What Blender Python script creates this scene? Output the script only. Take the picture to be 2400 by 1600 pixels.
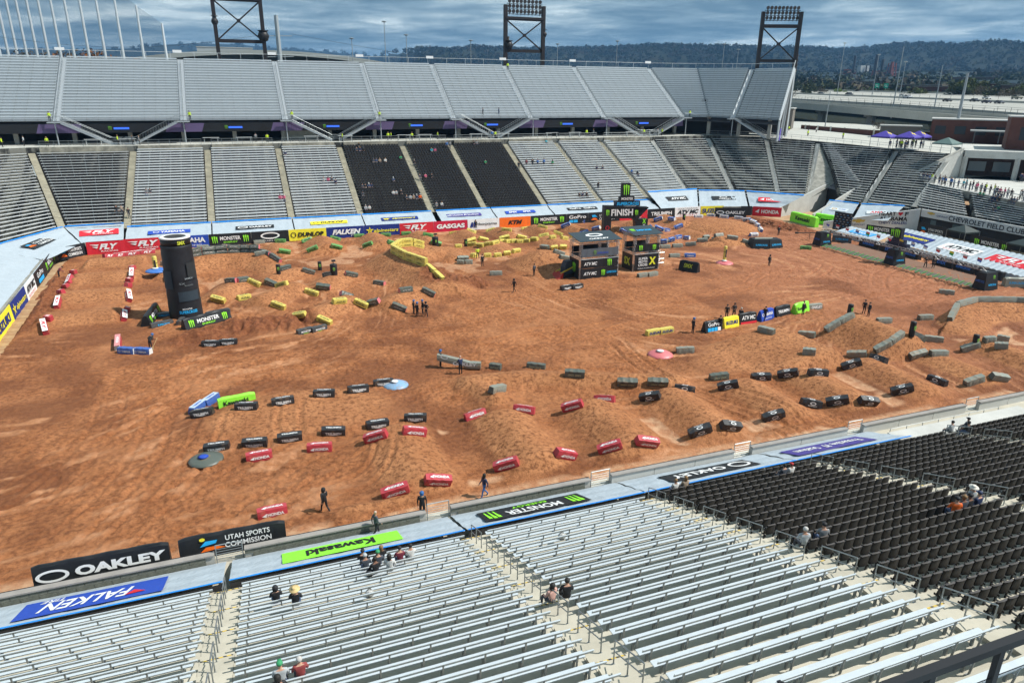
import bpy, bmesh, math, random
import numpy as np
from mathutils import Vector, Matrix, Euler

for _o in list(bpy.data.objects):
    bpy.data.objects.remove(_o)
scene = bpy.context.scene
COL = scene.collection
random.seed(7)
rng = np.random.default_rng(11)
R_ = math.radians

# ------------------------------------------------------------------ camera (club level of the near stand, 24.5 m above the field)
cam_data = bpy.data.cameras.new('camera'); cam = bpy.data.objects.new('camera', cam_data); COL.objects.link(cam)
PITCH, ROLL, YAW = R_(19.88), R_(.5213), R_(20.871)
_fw = Vector((math.sin(YAW) * math.cos(PITCH), math.cos(YAW) * math.cos(PITCH), -math.sin(PITCH)))
_r0 = Vector((math.cos(YAW), -math.sin(YAW), 0)); _u0 = _r0.cross(_fw)
_r = _r0 * math.cos(ROLL) + _u0 * math.sin(ROLL); _u = _u0 * math.cos(ROLL) - _r0 * math.sin(ROLL)
cam.matrix_world = Matrix(((_r.x, _u.x, -_fw.x, 0), (_r.y, _u.y, -_fw.y, 0), (_r.z, _u.z, -_fw.z, 24.5), (0, 0, 0, 1)))
cam_data.sensor_width = 36.0
cam_data.lens = 36.0 * 1648.28 / 2400.0
cam_data.clip_start = .3
cam_data.clip_end = 40000
scene.camera = cam

# ------------------------------------------------------------------ sun, sky with broken cloud, exposure
SUN_DIR = Vector((.895, -.447, 0)).normalized()          # towards the sun, over the right shoulder
SUN_EL = R_(50)
sun_d = bpy.data.lights.new('sun', 'SUN'); sun_d.energy = 5.0; sun_d.angle = R_(.6); sun_d.color = (1.0, .965, .90)
sun = bpy.data.objects.new('sun', sun_d); COL.objects.link(sun)
_sv = Vector((SUN_DIR.x * math.cos(SUN_EL), SUN_DIR.y * math.cos(SUN_EL), math.sin(SUN_EL)))
sun.rotation_euler = _sv.to_track_quat('Z', 'Y').to_euler()
sun.location = (0, 0, 80)

world = bpy.data.worlds.new('World'); scene.world = world; world.use_nodes = True
wn, wl = world.node_tree.nodes, world.node_tree.links
wn.clear()
def _n(t, **k):
    n = wn.new(t)
    for a, b in k.items(): setattr(n, a, b)
    return n
def _math(op, a, b=None, clamp=False):
    m = _n('ShaderNodeMath', operation=op, use_clamp=clamp)
    for i, v in enumerate((a, b)):
        if v is None: continue
        if hasattr(v, 'is_linked'): wl.new(v, m.inputs[i])
        else: m.inputs[i].default_value = v
    return m.outputs[0]
w_out = _n('ShaderNodeOutputWorld'); w_bg = _n('ShaderNodeBackground')
w_sky = _n('ShaderNodeTexSky', sky_type='NISHITA', sun_disc=False)
w_sky.sun_elevation = SUN_EL; w_sky.sun_rotation = math.atan2(_sv.x, _sv.y)
w_sky.altitude = 200; w_sky.air_density = 1.0; w_sky.dust_density = 1.5; w_sky.ozone_density = 2.0
w_geo = _n('ShaderNodeNewGeometry'); w_sep = _n('ShaderNodeSeparateXYZ')
wl.new(w_geo.outputs['Incoming'], w_sep.inputs[0])
_up = _math('MAXIMUM', _math('MULTIPLY', w_sep.outputs[2], -1.0), 0.0)
_den = _math('ADD', _up, .055)                                # flattened cloud deck: farther cloud packs towards the horizon
w_cmb = _n('ShaderNodeCombineXYZ')
wl.new(_math('DIVIDE', w_sep.outputs[0], _den), w_cmb.inputs[0]); wl.new(_math('DIVIDE', w_sep.outputs[1], _den), w_cmb.inputs[1])
def _noise(scale, detail, rough, off, dist=0.0):
    mp = _n('ShaderNodeMapping'); mp.inputs['Location'].default_value = off; wl.new(w_cmb.outputs[0], mp.inputs[0])
    t = _n('ShaderNodeTexNoise'); t.inputs['Scale'].default_value = scale; t.inputs['Detail'].default_value = detail
    t.inputs['Roughness'].default_value = rough; t.inputs['Distortion'].default_value = dist
    wl.new(mp.outputs[0], t.inputs['Vector']); return t.outputs['Fac']
_big = _noise(.42, 6, .56, (3.1, 1.7, 0), .35)
_fine = _noise(1.5, 10, .62, (9.2, 4.4, 0), .3)
_mixf = _math('ADD', _math('MULTIPLY', _big, .58), _math('MULTIPLY', _fine, .42))
w_ramp = _n('ShaderNodeValToRGB'); wl.new(_mixf, w_ramp.inputs[0])
_e = w_ramp.color_ramp.elements
_e[0].position = .38; _e[0].color = (.80, 1.36, 1.80, 1)
_e[1].position = .66; _e[1].color = (6.6, 7.1, 7.0, 1)
for p_, c_ in ((.44, (1.2, 1.85, 2.3, 1)), (.49, (1.85, 2.6, 3.05, 1)), (.54, (2.9, 3.7, 4.0, 1)), (.595, (4.7, 5.5, 5.6, 1))):
    el = _e.new(p_); el.color = c_
_gap = _n('ShaderNodeMapRange'); wl.new(_mixf, _gap.inputs[0]); _gap.inputs[1].default_value = .60; _gap.inputs[2].default_value = .70
_mx = _n('ShaderNodeMixRGB'); wl.new(_gap.outputs[0], _mx.inputs[0]); wl.new(w_ramp.outputs[0], _mx.inputs[1]); wl.new(w_sky.outputs[0], _mx.inputs[2])
_mxk = _n('ShaderNodeMixRGB'); _mxk.inputs[0].default_value = .28; wl.new(w_ramp.outputs[0], _mxk.inputs[1]); wl.new(_mx.outputs[0], _mxk.inputs[2])
wl.new(_mxk.outputs[0], w_bg.inputs['Color']); w_bg.inputs['Strength'].default_value = .145
wl.new(w_bg.outputs[0], w_out.inputs['Surface'])

scene.view_settings.view_transform = 'Standard'; scene.view_settings.look = 'None'
scene.view_settings.exposure = 0.3; scene.view_settings.gamma = 1.0
scene.view_settings.use_curve_mapping = False
scene.cycles.use_adaptive_sampling = True; scene.cycles.adaptive_threshold = .025
scene.cycles.max_bounces = 4; scene.cycles.diffuse_bounces = 2; scene.cycles.glossy_bounces = 2
scene.cycles.transmission_bounces = 3; scene.cycles.transparent_max_bounces = 10; scene.cycles.volume_bounces = 0

# ------------------------------------------------------------------ materials
_mats = {}
def mat(name, col, rough=.7, metal=0., noise=None, bump=None, spec=.35, coords='Object', dark=None):
    """plain or mottled principled material; noise=(scale, amount), bump=(scale, strength, distance)"""
    key = name
    if key in _mats: return _mats[key]
    m = bpy.data.materials.new(name); m.use_nodes = True
    nt = m.node_tree; b = nt.nodes['Principled BSDF']
    b.inputs['Base Color'].default_value = (*col, 1); b.inputs['Roughness'].default_value = rough
    b.inputs['Metallic'].default_value = metal; b.inputs['Specular IOR Level'].default_value = spec
    if noise or bump:
        tc = nt.nodes.new('ShaderNodeTexCoord')
        src = tc.outputs[coords]
        if coords == 'World':
            pass
    if noise:
        t = nt.nodes.new('ShaderNodeTexNoise'); t.inputs['Scale'].default_value = noise[0]; t.inputs['Detail'].default_value = 6; t.inputs['Roughness'].default_value = .65
        nt.links.new(src, t.inputs['Vector'])
        rp = nt.nodes.new('ShaderNodeMapRange'); rp.inputs[1].default_value = .3; rp.inputs[2].default_value = .7
        nt.links.new(t.outputs['Fac'], rp.inputs[0])
        mx = nt.nodes.new('ShaderNodeMixRGB'); nt.links.new(rp.outputs[0], mx.inputs[0])
        d = dark or tuple(c * (1 - noise[1]) for c in col)
        mx.inputs[1].default_value = (*d, 1); mx.inputs[2].default_value = (*(min(1, c * (1 + noise[1] * .4)) for c in col), 1)
        nt.links.new(mx.outputs[0], b.inputs['Base Color'])
    if bump:
        t2 = nt.nodes.new('ShaderNodeTexNoise'); t2.inputs['Scale'].default_value = bump[0]; t2.inputs['Detail'].default_value = 5
        nt.links.new(src, t2.inputs['Vector'])
        bp = nt.nodes.new('ShaderNodeBump'); bp.inputs['Strength'].default_value = bump[1]; bp.inputs['Distance'].default_value = bump[2]
        nt.links.new(t2.outputs['Fac'], bp.inputs['Height']); nt.links.new(bp.outputs[0], b.inputs['Normal'])
    _mats[key] = m
    return m

def paint(col, rough=.65):
    """cached flat colour used for clothing, print and small things"""
    k = 'paint_%02x%02x%02x' % tuple(int(max(0, min(1, c)) * 255) for c in col)
    return mat(k, col, rough, noise=(3.0, .12))

CONC = mat('weathered_concrete', (.40, .39, .35), .85, noise=(.55, .28), bump=(9, .2, .02))
CONC_D = mat('damp_concrete', (.29, .285, .25), .85, noise=(.8, .45), bump=(9, .25, .02))
CONC_L = mat('pale_concrete', (.50, .50, .47), .85, noise=(.4, .18), bump=(12, .15, .02))
ALU = mat('aluminium_plank', (.60, .655, .69), .42, .3, noise=(2.2, .08))
ALU_W = mat('white_bench_plank', (.64, .67, .68), .5, .1, noise=(2.2, .06))
ALU_D = mat('grey_bracket_metal', (.30, .32, .32), .5, .5)
ALU_G = mat('deck_bench_metal', (.60, .65, .68), .45, .25, noise=(2.2, .06))
STEEL = mat('galvanised_rail', (.33, .36, .37), .42, .7, noise=(4, .12))
TARP = mat('grey_tarpaulin', (.39, .45, .50), .6, noise=(1.4, .09), bump=(2.6, .55, .12))
BLUE = mat('blue_tape', (.008, .27, .86), .5)
BLACK = mat('black_vinyl', (.016, .018, .021), .5, noise=(2.5, .3), bump=(3, .25, .04))
SEATB = mat('black_seat_plastic', (.024, .0225, .023), .42, noise=(5, .2))
DARKM = mat('dark_tower_steel', (.030, .026, .028), .55, .3)
WHITE = mat('white_print', (.78, .79, .79), .6)
SHADE = mat('interior_shade', (.035, .033, .034), .8)  # near-black in place of the shade inside openings, recesses and gaps

# ------------------------------------------------------------------ mesh building
class MB:
    def __init__(s): s.v = []; s.f = []; s.m = []
    def quad(s, a, b, c, d, mi=0):
        n = len(s.v); s.v += [tuple(a), tuple(b), tuple(c), tuple(d)]; s.f.append((n, n + 1, n + 2, n + 3)); s.m.append(mi)
    def poly(s, pts, mi=0):
        n = len(s.v); s.v += [tuple(p) for p in pts]; s.f.append(tuple(range(n, n + len(pts)))); s.m.append(mi)
    def hexa(s, p, mi=0):
        """p: 8 points, bottom ring 0-3 counter-clockwise from above, top ring 4-7"""
        n = len(s.v); s.v += [tuple(q) for q in p]
        for f in ((3, 2, 1, 0), (4, 5, 6, 7), (0, 1, 5, 4), (1, 2, 6, 5), (2, 3, 7, 6), (3, 0, 4, 7)):
            s.f.append(tuple(n + i for i in f)); s.m.append(mi)
    def box(s, c, d, mi=0, rz=0.0, M=None):
        x, y, z = (k / 2 for k in d)
        p = [Vector(q) for q in ((-x, -y, -z), (x, -y, -z), (x, y, -z), (-x, y, -z), (-x, -y, z), (x, -y, z), (x, y, z), (-x, y, z))]
        if M is not None: p = [M @ q for q in p]
        elif rz:
            Mz = Matrix.Rotation(rz, 3, 'Z'); p = [Mz @ q for q in p]
        c = Vector(c); s.hexa([c + q for q in p], mi)
    def bar(s, a, b, w, h=None, mi=0, up=(0, 0, 1)):
        """rectangular bar from a to b"""
        a, b = Vector(a), Vector(b); h = h or w; t = (b - a).normalized(); up = Vector(up)
        if abs(t.dot(up)) > .98: up = Vector((0, 1, 0))
        sd = t.cross(up).normalized() * w / 2; u = sd.cross(t).normalized() * h / 2
        s.hexa([a - sd - u, a + sd - u, b + sd - u, b - sd - u, a - sd + u, a + sd + u, b + sd + u, b - sd + u], mi)
    def tube(s, a, b, r, r2=None, n=8, mi=0, cap=True):
        a, b = Vector(a), Vector(b); r2 = r if r2 is None else r2; t = (b - a).normalized()
        x = t.orthogonal().normalized(); y = t.cross(x); k = len(s.v)
        for p, q in ((a, r), (b, r2)):
            for i in range(n):
                an = 2 * math.pi * i / n; s.v.append(tuple(p + x * math.cos(an) * q + y * math.sin(an) * q))
        for i in range(n):
            j = (i + 1) % n; s.f.append((k + i, k + j, k + n + j, k + n + i)); s.m.append(mi)
        if cap:
            s.f.append(tuple(k + i for i in reversed(range(n)))); s.m.append(mi)
            s.f.append(tuple(k + n + i for i in range(n))); s.m.append(mi)
    def path(s, pts, r, n=6, mi=0):
        for i in range(len(pts) - 1): s.tube(pts[i], pts[i + 1], r, n=n, mi=mi)
    def lathe(s, prof, c=(0, 0, 0), n=20, mi=0, M=None):
        k = len(s.v); c = Vector(c)
        for r, z in prof:
            for i in range(n):
                an = 2 * math.pi * i / n; q = Vector((r * math.cos(an), r * math.sin(an), z)); s.v.append(tuple(c + (M @ q if M else q)))
        for a in range(len(prof) - 1):
            for i in range(n):
                j = (i + 1) % n; s.f.append((k + a * n + i, k + a * n + j, k + (a + 1) * n + j, k + (a + 1) * n + i)); s.m.append(mi)
        s.f.append(tuple(k + (len(prof) - 1) * n + i for i in range(n))); s.m.append(mi)
        s.f.append(tuple(k + i for i in reversed(range(n)))); s.m.append(mi)
    def mesh(s, name, mats, smooth=False):
        me = bpy.data.meshes.new(name); me.from_pydata(s.v, [], s.f)
        for m in (mats if isinstance(mats, (list, tuple)) else [mats]): me.materials.append(m)
        me.polygons.foreach_set('material_index', s.m)
        if smooth: me.polygons.foreach_set('use_smooth', [True] * len(me.polygons))
        me.update(); return me
    def build(s, name, mats, parent=None, loc=None, smooth=False):
        return link(name, s.mesh(name, mats, smooth), parent, loc)

def link(name, data, parent=None, loc=None, rot=None, scale=None):
    o = bpy.data.objects.new(name, data); COL.objects.link(o)
    if parent is not None: o.parent = parent
    if loc is not None: o.location = loc
    if rot is not None: o.rotation_euler = rot
    if scale is not None: o.scale = scale
    return o

def tag(o, label=None, cat=None, group=None, kind=None):
    if label: o['label'] = label
    if cat: o['category'] = cat
    if group: o['group'] = group
    if kind: o['kind'] = kind
    return o

def thing(name, label, cat, loc=(0, 0, 0), rz=0., group=None, rot=None):
    o = bpy.data.objects.new(name, None); COL.objects.link(o); o.empty_display_size = .3
    o.location = loc; o.rotation_euler = rot if rot is not None else (0, 0, rz)
    return tag(o, label, cat, group)

def struct(o, label=None): return tag(o, label, kind='structure')

ORD = ['first', 'second', 'third', 'fourth', 'fifth', 'sixth', 'seventh', 'eighth', 'ninth', 'tenth', 'eleventh', 'twelfth', 'thirteenth',
       'fourteenth', 'fifteenth', 'sixteenth', 'seventeenth', 'eighteenth', 'nineteenth', 'twentieth', 'twenty-first', 'twenty-second',
       'twenty-third', 'twenty-fourth', 'twenty-fifth', 'twenty-sixth', 'twenty-seventh', 'twenty-eighth', 'twenty-ninth', 'thirtieth']

# ------------------------------------------------------------------ lettering (built-in font turned to mesh, fitted to a box)
BENCHTOP = bpy.data.scenes.new('workbench')       # a small scene of its own in which text and bodies are turned to mesh
def bake(o):
    BENCHTOP.collection.objects.link(o)
    BENCHTOP.view_layers[0].update(); dg = BENCHTOP.view_layers[0].depsgraph
    me = bpy.data.meshes.new_from_object(o.evaluated_get(dg))
    BENCHTOP.collection.objects.unlink(o)
    return me

_txt = {}
def text_mesh(s, w, h, bold=.0, shear=0., flip=False, squash=True):
    key = (s, round(w, 3), round(h, 3), bold, shear, flip)
    if key in _txt: return _txt[key]
    cu = bpy.data.curves.new('lettering', 'FONT'); cu.body = s; cu.align_x = 'CENTER'; cu.align_y = 'CENTER'
    cu.offset = bold; cu.shear = shear; cu.resolution_u = 3; cu.fill_mode = 'FRONT'
    o = bpy.data.objects.new('lettering', cu)
    me = bake(o); bpy.data.objects.remove(o); bpy.data.curves.remove(cu)
    n = len(me.vertices); a = np.zeros(n * 3); me.vertices.foreach_get('co', a); a = a.reshape(-1, 3)
    if n:
        lo, hi = a.min(0), a.max(0); sz = np.maximum(hi - lo, 1e-6)
        sx, sy = w / sz[0], h / sz[1]
        if not squash: sx = sy = min(sx, sy)
        a = (a - (lo + hi) / 2) * [sx, sy, 0]
        if flip: a[:, :2] *= -1
        me.vertices.foreach_set('co', a.ravel()); me.update()
    _txt[key] = me
    return me

def frame_on(origin, right, up):
    """matrix whose x runs along right, y along up, z out of the face"""
    r = Vector(right).normalized(); u = Vector(up); u = (u - r * u.dot(r)).normalized(); n = r.cross(u)
    o = Vector(origin)
    return Matrix(((r.x, u.x, n.x, o.x), (r.y, u.y, n.y, o.y), (r.z, u.z, n.z, o.z), (0, 0, 0, 1)))

def put(name, me, m, M, parent=None, lift=.012):
    """link a flat print mesh with world matrix M, lifted off the face"""
    key = (me.name, m.name)
    o = bpy.data.objects.new(name, me); COL.objects.link(o)
    if not me.materials: me.materials.append(m)
    if me.materials[0] != m:
        o.material_slots[0].link = 'OBJECT'; o.material_slots[0].material = m
    W = M @ Matrix.Translation((0, 0, lift))
    if parent is not None:
        o.parent = parent; o.matrix_parent_inverse = Matrix.Identity(4)
        o.matrix_basis = world_of(parent).inverted() @ W
    else: o.matrix_basis = W
    return o

def world_of(o):
    M = o.matrix_basis.copy()
    p = o.parent
    while p is not None:
        M = p.matrix_basis @ M; p = p.parent
    return M

def letter(s, M, x, y, w, h, col, parent=None, bold=.0, shear=0., flip=False, lift=.014, name='lettering'):
    c = col if not isinstance(col, tuple) else paint(col)
    return put(name, text_mesh(s, w, h, bold, shear, flip), c, M @ Matrix.Translation((x, y, 0)), parent, lift)

def shape2d(polys, M, col, parent=None, lift=.014, name='emblem'):
    b = MB()
    for p in polys: b.poly([(x, y, 0) for x, y in p])
    me = b.mesh(name, col if not isinstance(col, tuple) else paint(col))
    return put(name, me, me.materials[0], M, parent, lift)

def ring_polys(cx, cy, rx, ry, t, n=28):
    out = []
    for i in range(n):
        a, b = 2 * math.pi * i / n, 2 * math.pi * (i + 1) / n
        out.append([(cx + rx * math.cos(a), cy + ry * math.sin(a)), (cx + rx * math.cos(b), cy + ry * math.sin(b)),
                    (cx + (rx - t * 1.5) * math.cos(b), cy + (ry - t) * math.sin(b)), (cx + (rx - t * 1.5) * math.cos(a), cy + (ry - t) * math.sin(a))])
    return out

def claw_polys(cx, cy, w, h):
    """three ragged vertical scratches"""
    out = []
    for k in range(3):
        x = cx + (k - 1) * w * .34; l = h * (.46, .5, .43)[k]
        out.append([(x - w * .11, cy + l), (x + w * .13, cy + l * .9), (x + w * .07, cy - l), (x - w * .02, cy - l * .8), (x - w * .06, cy + l * .2)])
        out.append([(x - w * .11, cy + l), (x - w * .06, cy + l * .2), (x - w * .13, cy + l * .55)])
    return out
GREEN_P = (.30, .85, .04)
# ------------------------------------------------------------------ dirt track relief (metres, field floor = 0)
RIDGES = [  # crest start, crest end, height, half width on the -X side, half width on the +X side
    # near rhythm lane
    ((8.7, 38.9), (8.7, 46.4), 1.05, 3.9, 3.9), ((16.8, 38.9), (16.8, 46.0), 1.22, 3.6, 3.6), ((24.0, 38.7), (24.0, 45.4), 1.18, 3.5, 3.9),
    ((31.1, 38.9), (31.1, 45.2), 1.22, 3.5, 3.7), ((38.7, 39.5), (38.7, 45.2), 0.97, 3.6, 3.3), ((45.0, 39.2), (45.0, 45.2), 1.09, 3.3, 3.9),
    ((52.3, 39.2), (52.3, 45.2), 1.09, 3.6, 3.8), ((60.0, 39.0), (60.0, 45.2), 0.88, 3.6, 3.6), ((67.4, 40.0), (67.8, 45.6), 1.18, 3.6, 3.6),
    # second lane behind it
    ((16.5, 53.2), (21.5, 52.6), .95, 3.6, 2.2), ((21.5, 52.6), (33.5, 47.6), .95, 3.2, 2.0), ((17.6, 49.6), (16.8, 53.4), .9, 2.2, 2.6),
    ((50.2, 47.0), (50.0, 54.2), 1.6, 12.5, 2.0), ((58.6, 46.4), (58.8, 53.0), 2.35, 6.2, 4.6),
    # diagonal lanes in the middle of the field
    ((-4.4, 87.8), (-1.6, 94.4), 1.0, 3.6, 3.6), ((.6, 84.5), (5.0, 89.4), 1.2, 3.8, 3.8), ((5.9, 76.8), (10.4, 81.4), 1.25, 4.2, 3.4),
    ((1.6, 93.8), (5.8, 98.0), 1.0, 3.2, 3.2), ((7.7, 88.2), (11.2, 93.6), 1.2, 3.6, 3.8), ((14.2, 78.2), (18.8, 82.8), 1.15, 3.8, 3.2),
    # far lanes
    ((11.2, 110.6), (11.2, 117.6), 1.35, 4.0, 4.0), ((19.7, 110.2), (19.7, 117.6), 1.35, 4.0, 3.7), ((27.2, 109.8), (27.2, 116.6), 1.35, 3.7, 3.8),
    ((35.0, 110.4), (35.0, 116.0), 1.25, 3.8, 3.3), ((41.6, 110.8), (41.6, 116.0), 1.25, 3.2, 3.2), ((48.2, 110.8), (48.2, 116.0), 1.3, 3.2, 3.3),
    ((55.0, 110.4), (55.0, 115.5), 1.3, 3.3, 3.2), ((61.0, 108.0), (61.0, 115.5), 1.5, 3.0, 3.4), ((68.0, 108.8), (68.0, 115.0), 1.2, 3.4, 3.8),
    ((76.4, 110.5), (76.6, 118.0), 1.3, 3.8, 3.4), ((4.0, 110.8), (4.0, 116.0), .9, 3.2, 3.2), ((-3.5, 111.0), (-3.5, 115.6), .8, 3.2, 3.2),
    ((36.6, 101.4), (37.2, 107.2), .9, 4.2, 4.2), ((46.8, 101.6), (47.2, 107.4), 1.0, 4.2, 4.2), ((55.6, 98.8), (56.0, 104.6), 1.3, 4.0, 4.0),
    ((28.6, 99.0), (28.9, 105.2), .9, 3.6, 4.0),
    ((73.4, 100.6), (73.6, 105.6), .9, 3.6, 3.4), ((66.0, 99.0), (66.0, 104.6), .9, 3.4, 3.4), ((73.6, 96.6), (76.6, 96.6), 1.3, 2.6, 5.6),
    # clod heaps
    ((-2.4, 76.6), (3.4, 76.2), .75, 2.4, 3.0), ((22.6, 86.0), (27.2, 85.0), .95, 3.2, 3.0), ((-6.0, 74.6), (-2.6, 76.2), .5, 1.8, 2.0),
    ((-23.9, 84.0), (-24.1, 104.0), .38, 1.0, 1.4), ((93.0, 112.0), (95.5, 102.0), .5, 3.0, 3.0), ((54.2, 57.6), (63.2, 56.4), .4, 1.4, 1.6),
    ((4.0, 37.2), (7.5, 37.4), .55, 1.6, 1.2), ((35.0, 36.9), (38.0, 37.1), .35, 1.2, 1.2),
]
BERMS = [  # crest polyline, height, inner half width, outer half width; inner is on the right hand walking along
    ([(71.0, 51.6), (74.0, 53.2), (78.0, 54.0), (82.6, 52.4), (86.0, 48.6), (86.6, 44.0)], 1.6, 5.4, 1.9),
    ([(-9.6, 104.0), (-7.0, 106.8), (-2.6, 107.2), (1.6, 105.6), (4.0, 101.6)], 1.75, 5.2, 1.8),
    ([(22.6, 84.8), (20.4, 92.4), (19.2, 98.4), (21.4, 102.6), (25.6, 103.6)], 2.1, 6.0, 5.4),
]
DOMES = [  # centre, radius x, radius y, height, flatness
    ((39.8, 91.6), 7.0, 7.4, 2.3, 1.0), ((2.3, 52.6), 9.4, 5.6, .5, 3.0), ((82.2, 107.6), 8.0, 8.8, 1.3, 2.6), ((-8.2, 80.6), 2.2, 2.0, .12, 3.0),
    ((-7.9, 93.0), 3.2, 5.2, .9, 1.2), ((71.5, 95.0), 4.6, 3.0, .8, 1.2), ((43.0, 50.6), 8.0, 5.0, .55, 1.6), ((88.0, 41.0), 7.0, 4.0, .8, 1.2),
]

def _bump(t):
    t = np.clip(t, 0, 1)
    return .5 + .5 * np.cos(np.pi * t)

def _seg(x, y, a, b):
    ax, ay = a; dx, dy = b[0] - ax, b[1] - ay
    L = math.hypot(dx, dy); ux, uy = dx / L, dy / L
    s = (x - ax) * ux + (y - ay) * uy
    side = (x - ax) * uy - (y - ay) * ux      # >0 on the right hand
    return s, side, L

def height(x, y):
    """smooth relief of the track, without the churned-up surface"""
    x = np.asarray(x, float); y = np.asarray(y, float)
    h = np.zeros(np.broadcast(x, y).shape)
    for a, b, hh, wl, wr in RIDGES:
        s, side, L = _seg(x, y, a, b)
        w = np.where(side > 0, wr, wl)
        over = np.maximum(0, np.maximum(-s, s - L))
        e = np.clip(1 - over / 2.0, 0, 1); e = e * e * (3 - 2 * e)
        t = np.abs(side) / w
        h = np.maximum(h, hh * _bump(t) * e)
    for pts, hh, wi, wo in BERMS:
        best = np.full(h.shape, 1e9); inner = np.zeros(h.shape)
        for i in range(len(pts) - 1):
            s, side, L = _seg(x, y, pts[i], pts[i + 1])
            sc = np.clip(s, 0, L)
            d = np.hypot(s - sc, side)
            m = d < best
            best = np.where(m, d, best); inner = np.where(m, side, inner)
        # the ends of a berm run out
        d0 = np.hypot(x - pts[0][0], y - pts[0][1]); d1 = np.hypot(x - pts[-1][0], y - pts[-1][1])
        e = np.clip(.45 + np.minimum(d0, d1) / 6, 0, 1)
        h = np.maximum(h, hh * e * _bump(best / np.where(inner > 0, wi, wo)))
    for (cx, cy), rx, ry, hh, fl in DOMES:
        r = np.hypot((x - cx) / rx, (y - cy) / ry)
        h = np.maximum(h, hh * (_bump(np.clip(r, 0, 1) ** fl)))
    # straight lane of rollers along the left end wall
    u = np.clip(np.minimum(x + 22.6, -13.6 - x) / 1.2, 0, 1); v = np.clip(np.minimum(y - 80.5, 119 - y) / 2, 0, 1)
    h = np.maximum(h, (.55 + .38 * np.cos((y - 85.0) * 2 * np.pi / 9.2)) * u * u * (3 - 2 * u) * v)
    # everything dies out towards the walls
    edge = np.clip(np.minimum.reduce([y - 36.0, 121.0 - y, x + 24.9, 101.5 - x]) / 1.6, 0, 1)
    return h * edge

def vnoise(x, y, cell, seed):
    """smooth lattice noise in 0..1"""
    g = np.random.default_rng(seed).random((256, 256))
    u, v = x / cell, y / cell
    i, j = np.floor(u).astype(int), np.floor(v).astype(int); fu, fv = u - i, v - j
    fu = fu * fu * (3 - 2 * fu); fv = fv * fv * (3 - 2 * fv)
    a, b, c, d = g[i & 255, j & 255], g[(i + 1) & 255, j & 255], g[i & 255, (j + 1) & 255], g[(i + 1) & 255, (j + 1) & 255]
    return (a * (1 - fu) + b * fu) * (1 - fv) + (c * (1 - fu) + d * fu) * fv

def track_masks(x, y, h):
    def sm(v, a, b): t = np.clip((v - a) / (b - a), 0, 1); return t * t * (3 - 2 * t)
    groom = sm(h, .12, .5)                                              # packed, raked faces of the jumps
    heap = np.zeros_like(h)
    for a, b, hh, wl_, wr_ in RIDGES[-8:-3]:
        s, side, L = _seg(x, y, a, b); sc = np.clip(s, 0, L); d = np.hypot(s - sc, side); heap = np.maximum(heap, 1 - sm(d, 1.6, 3.4))
    # the outer sides of the jumps are loose
    lane_n = sm(y, 37.6, 38.6) * (1 - sm(y, 46.2, 47.4))
    groom = groom * (1 - heap)
    low = 1 - sm(h, .02, .22)
    n1 = vnoise(x, y, 5.2, 3) * .6 + vnoise(x, y, 1.7, 4) * .4
    wet = low * sm(n1, .52, .64) * (lane_n * sm(x, 9, 12) + .55 * sm(y, 84, 96) * sm(x, -12, -4) * (1 - sm(x, 56, 66)))
    wet = np.maximum(wet, low * (1 - sm(y, 36.4, 37.8)) * sm(n1, .28, .42))
    wet = np.maximum(wet, low * (1 - sm(np.hypot((x - 56.4) / 2.6, (y - 46.2) / 1.0), .6, 1.1)) * .9)
    wet = np.maximum(wet, low * sm(n1, .5, .6) * (1 - sm(np.abs(y - 46.6 - .18 * (x - 66)), 1.0, 2.4)) * sm(x, 50, 56))
    red = sm(x + 6 * (vnoise(x, y, 14, 8) - .5), 40, 82)                # the clay is redder towards the start gate
    return groom, heap, np.clip(wet, 0, 1), red

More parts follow.
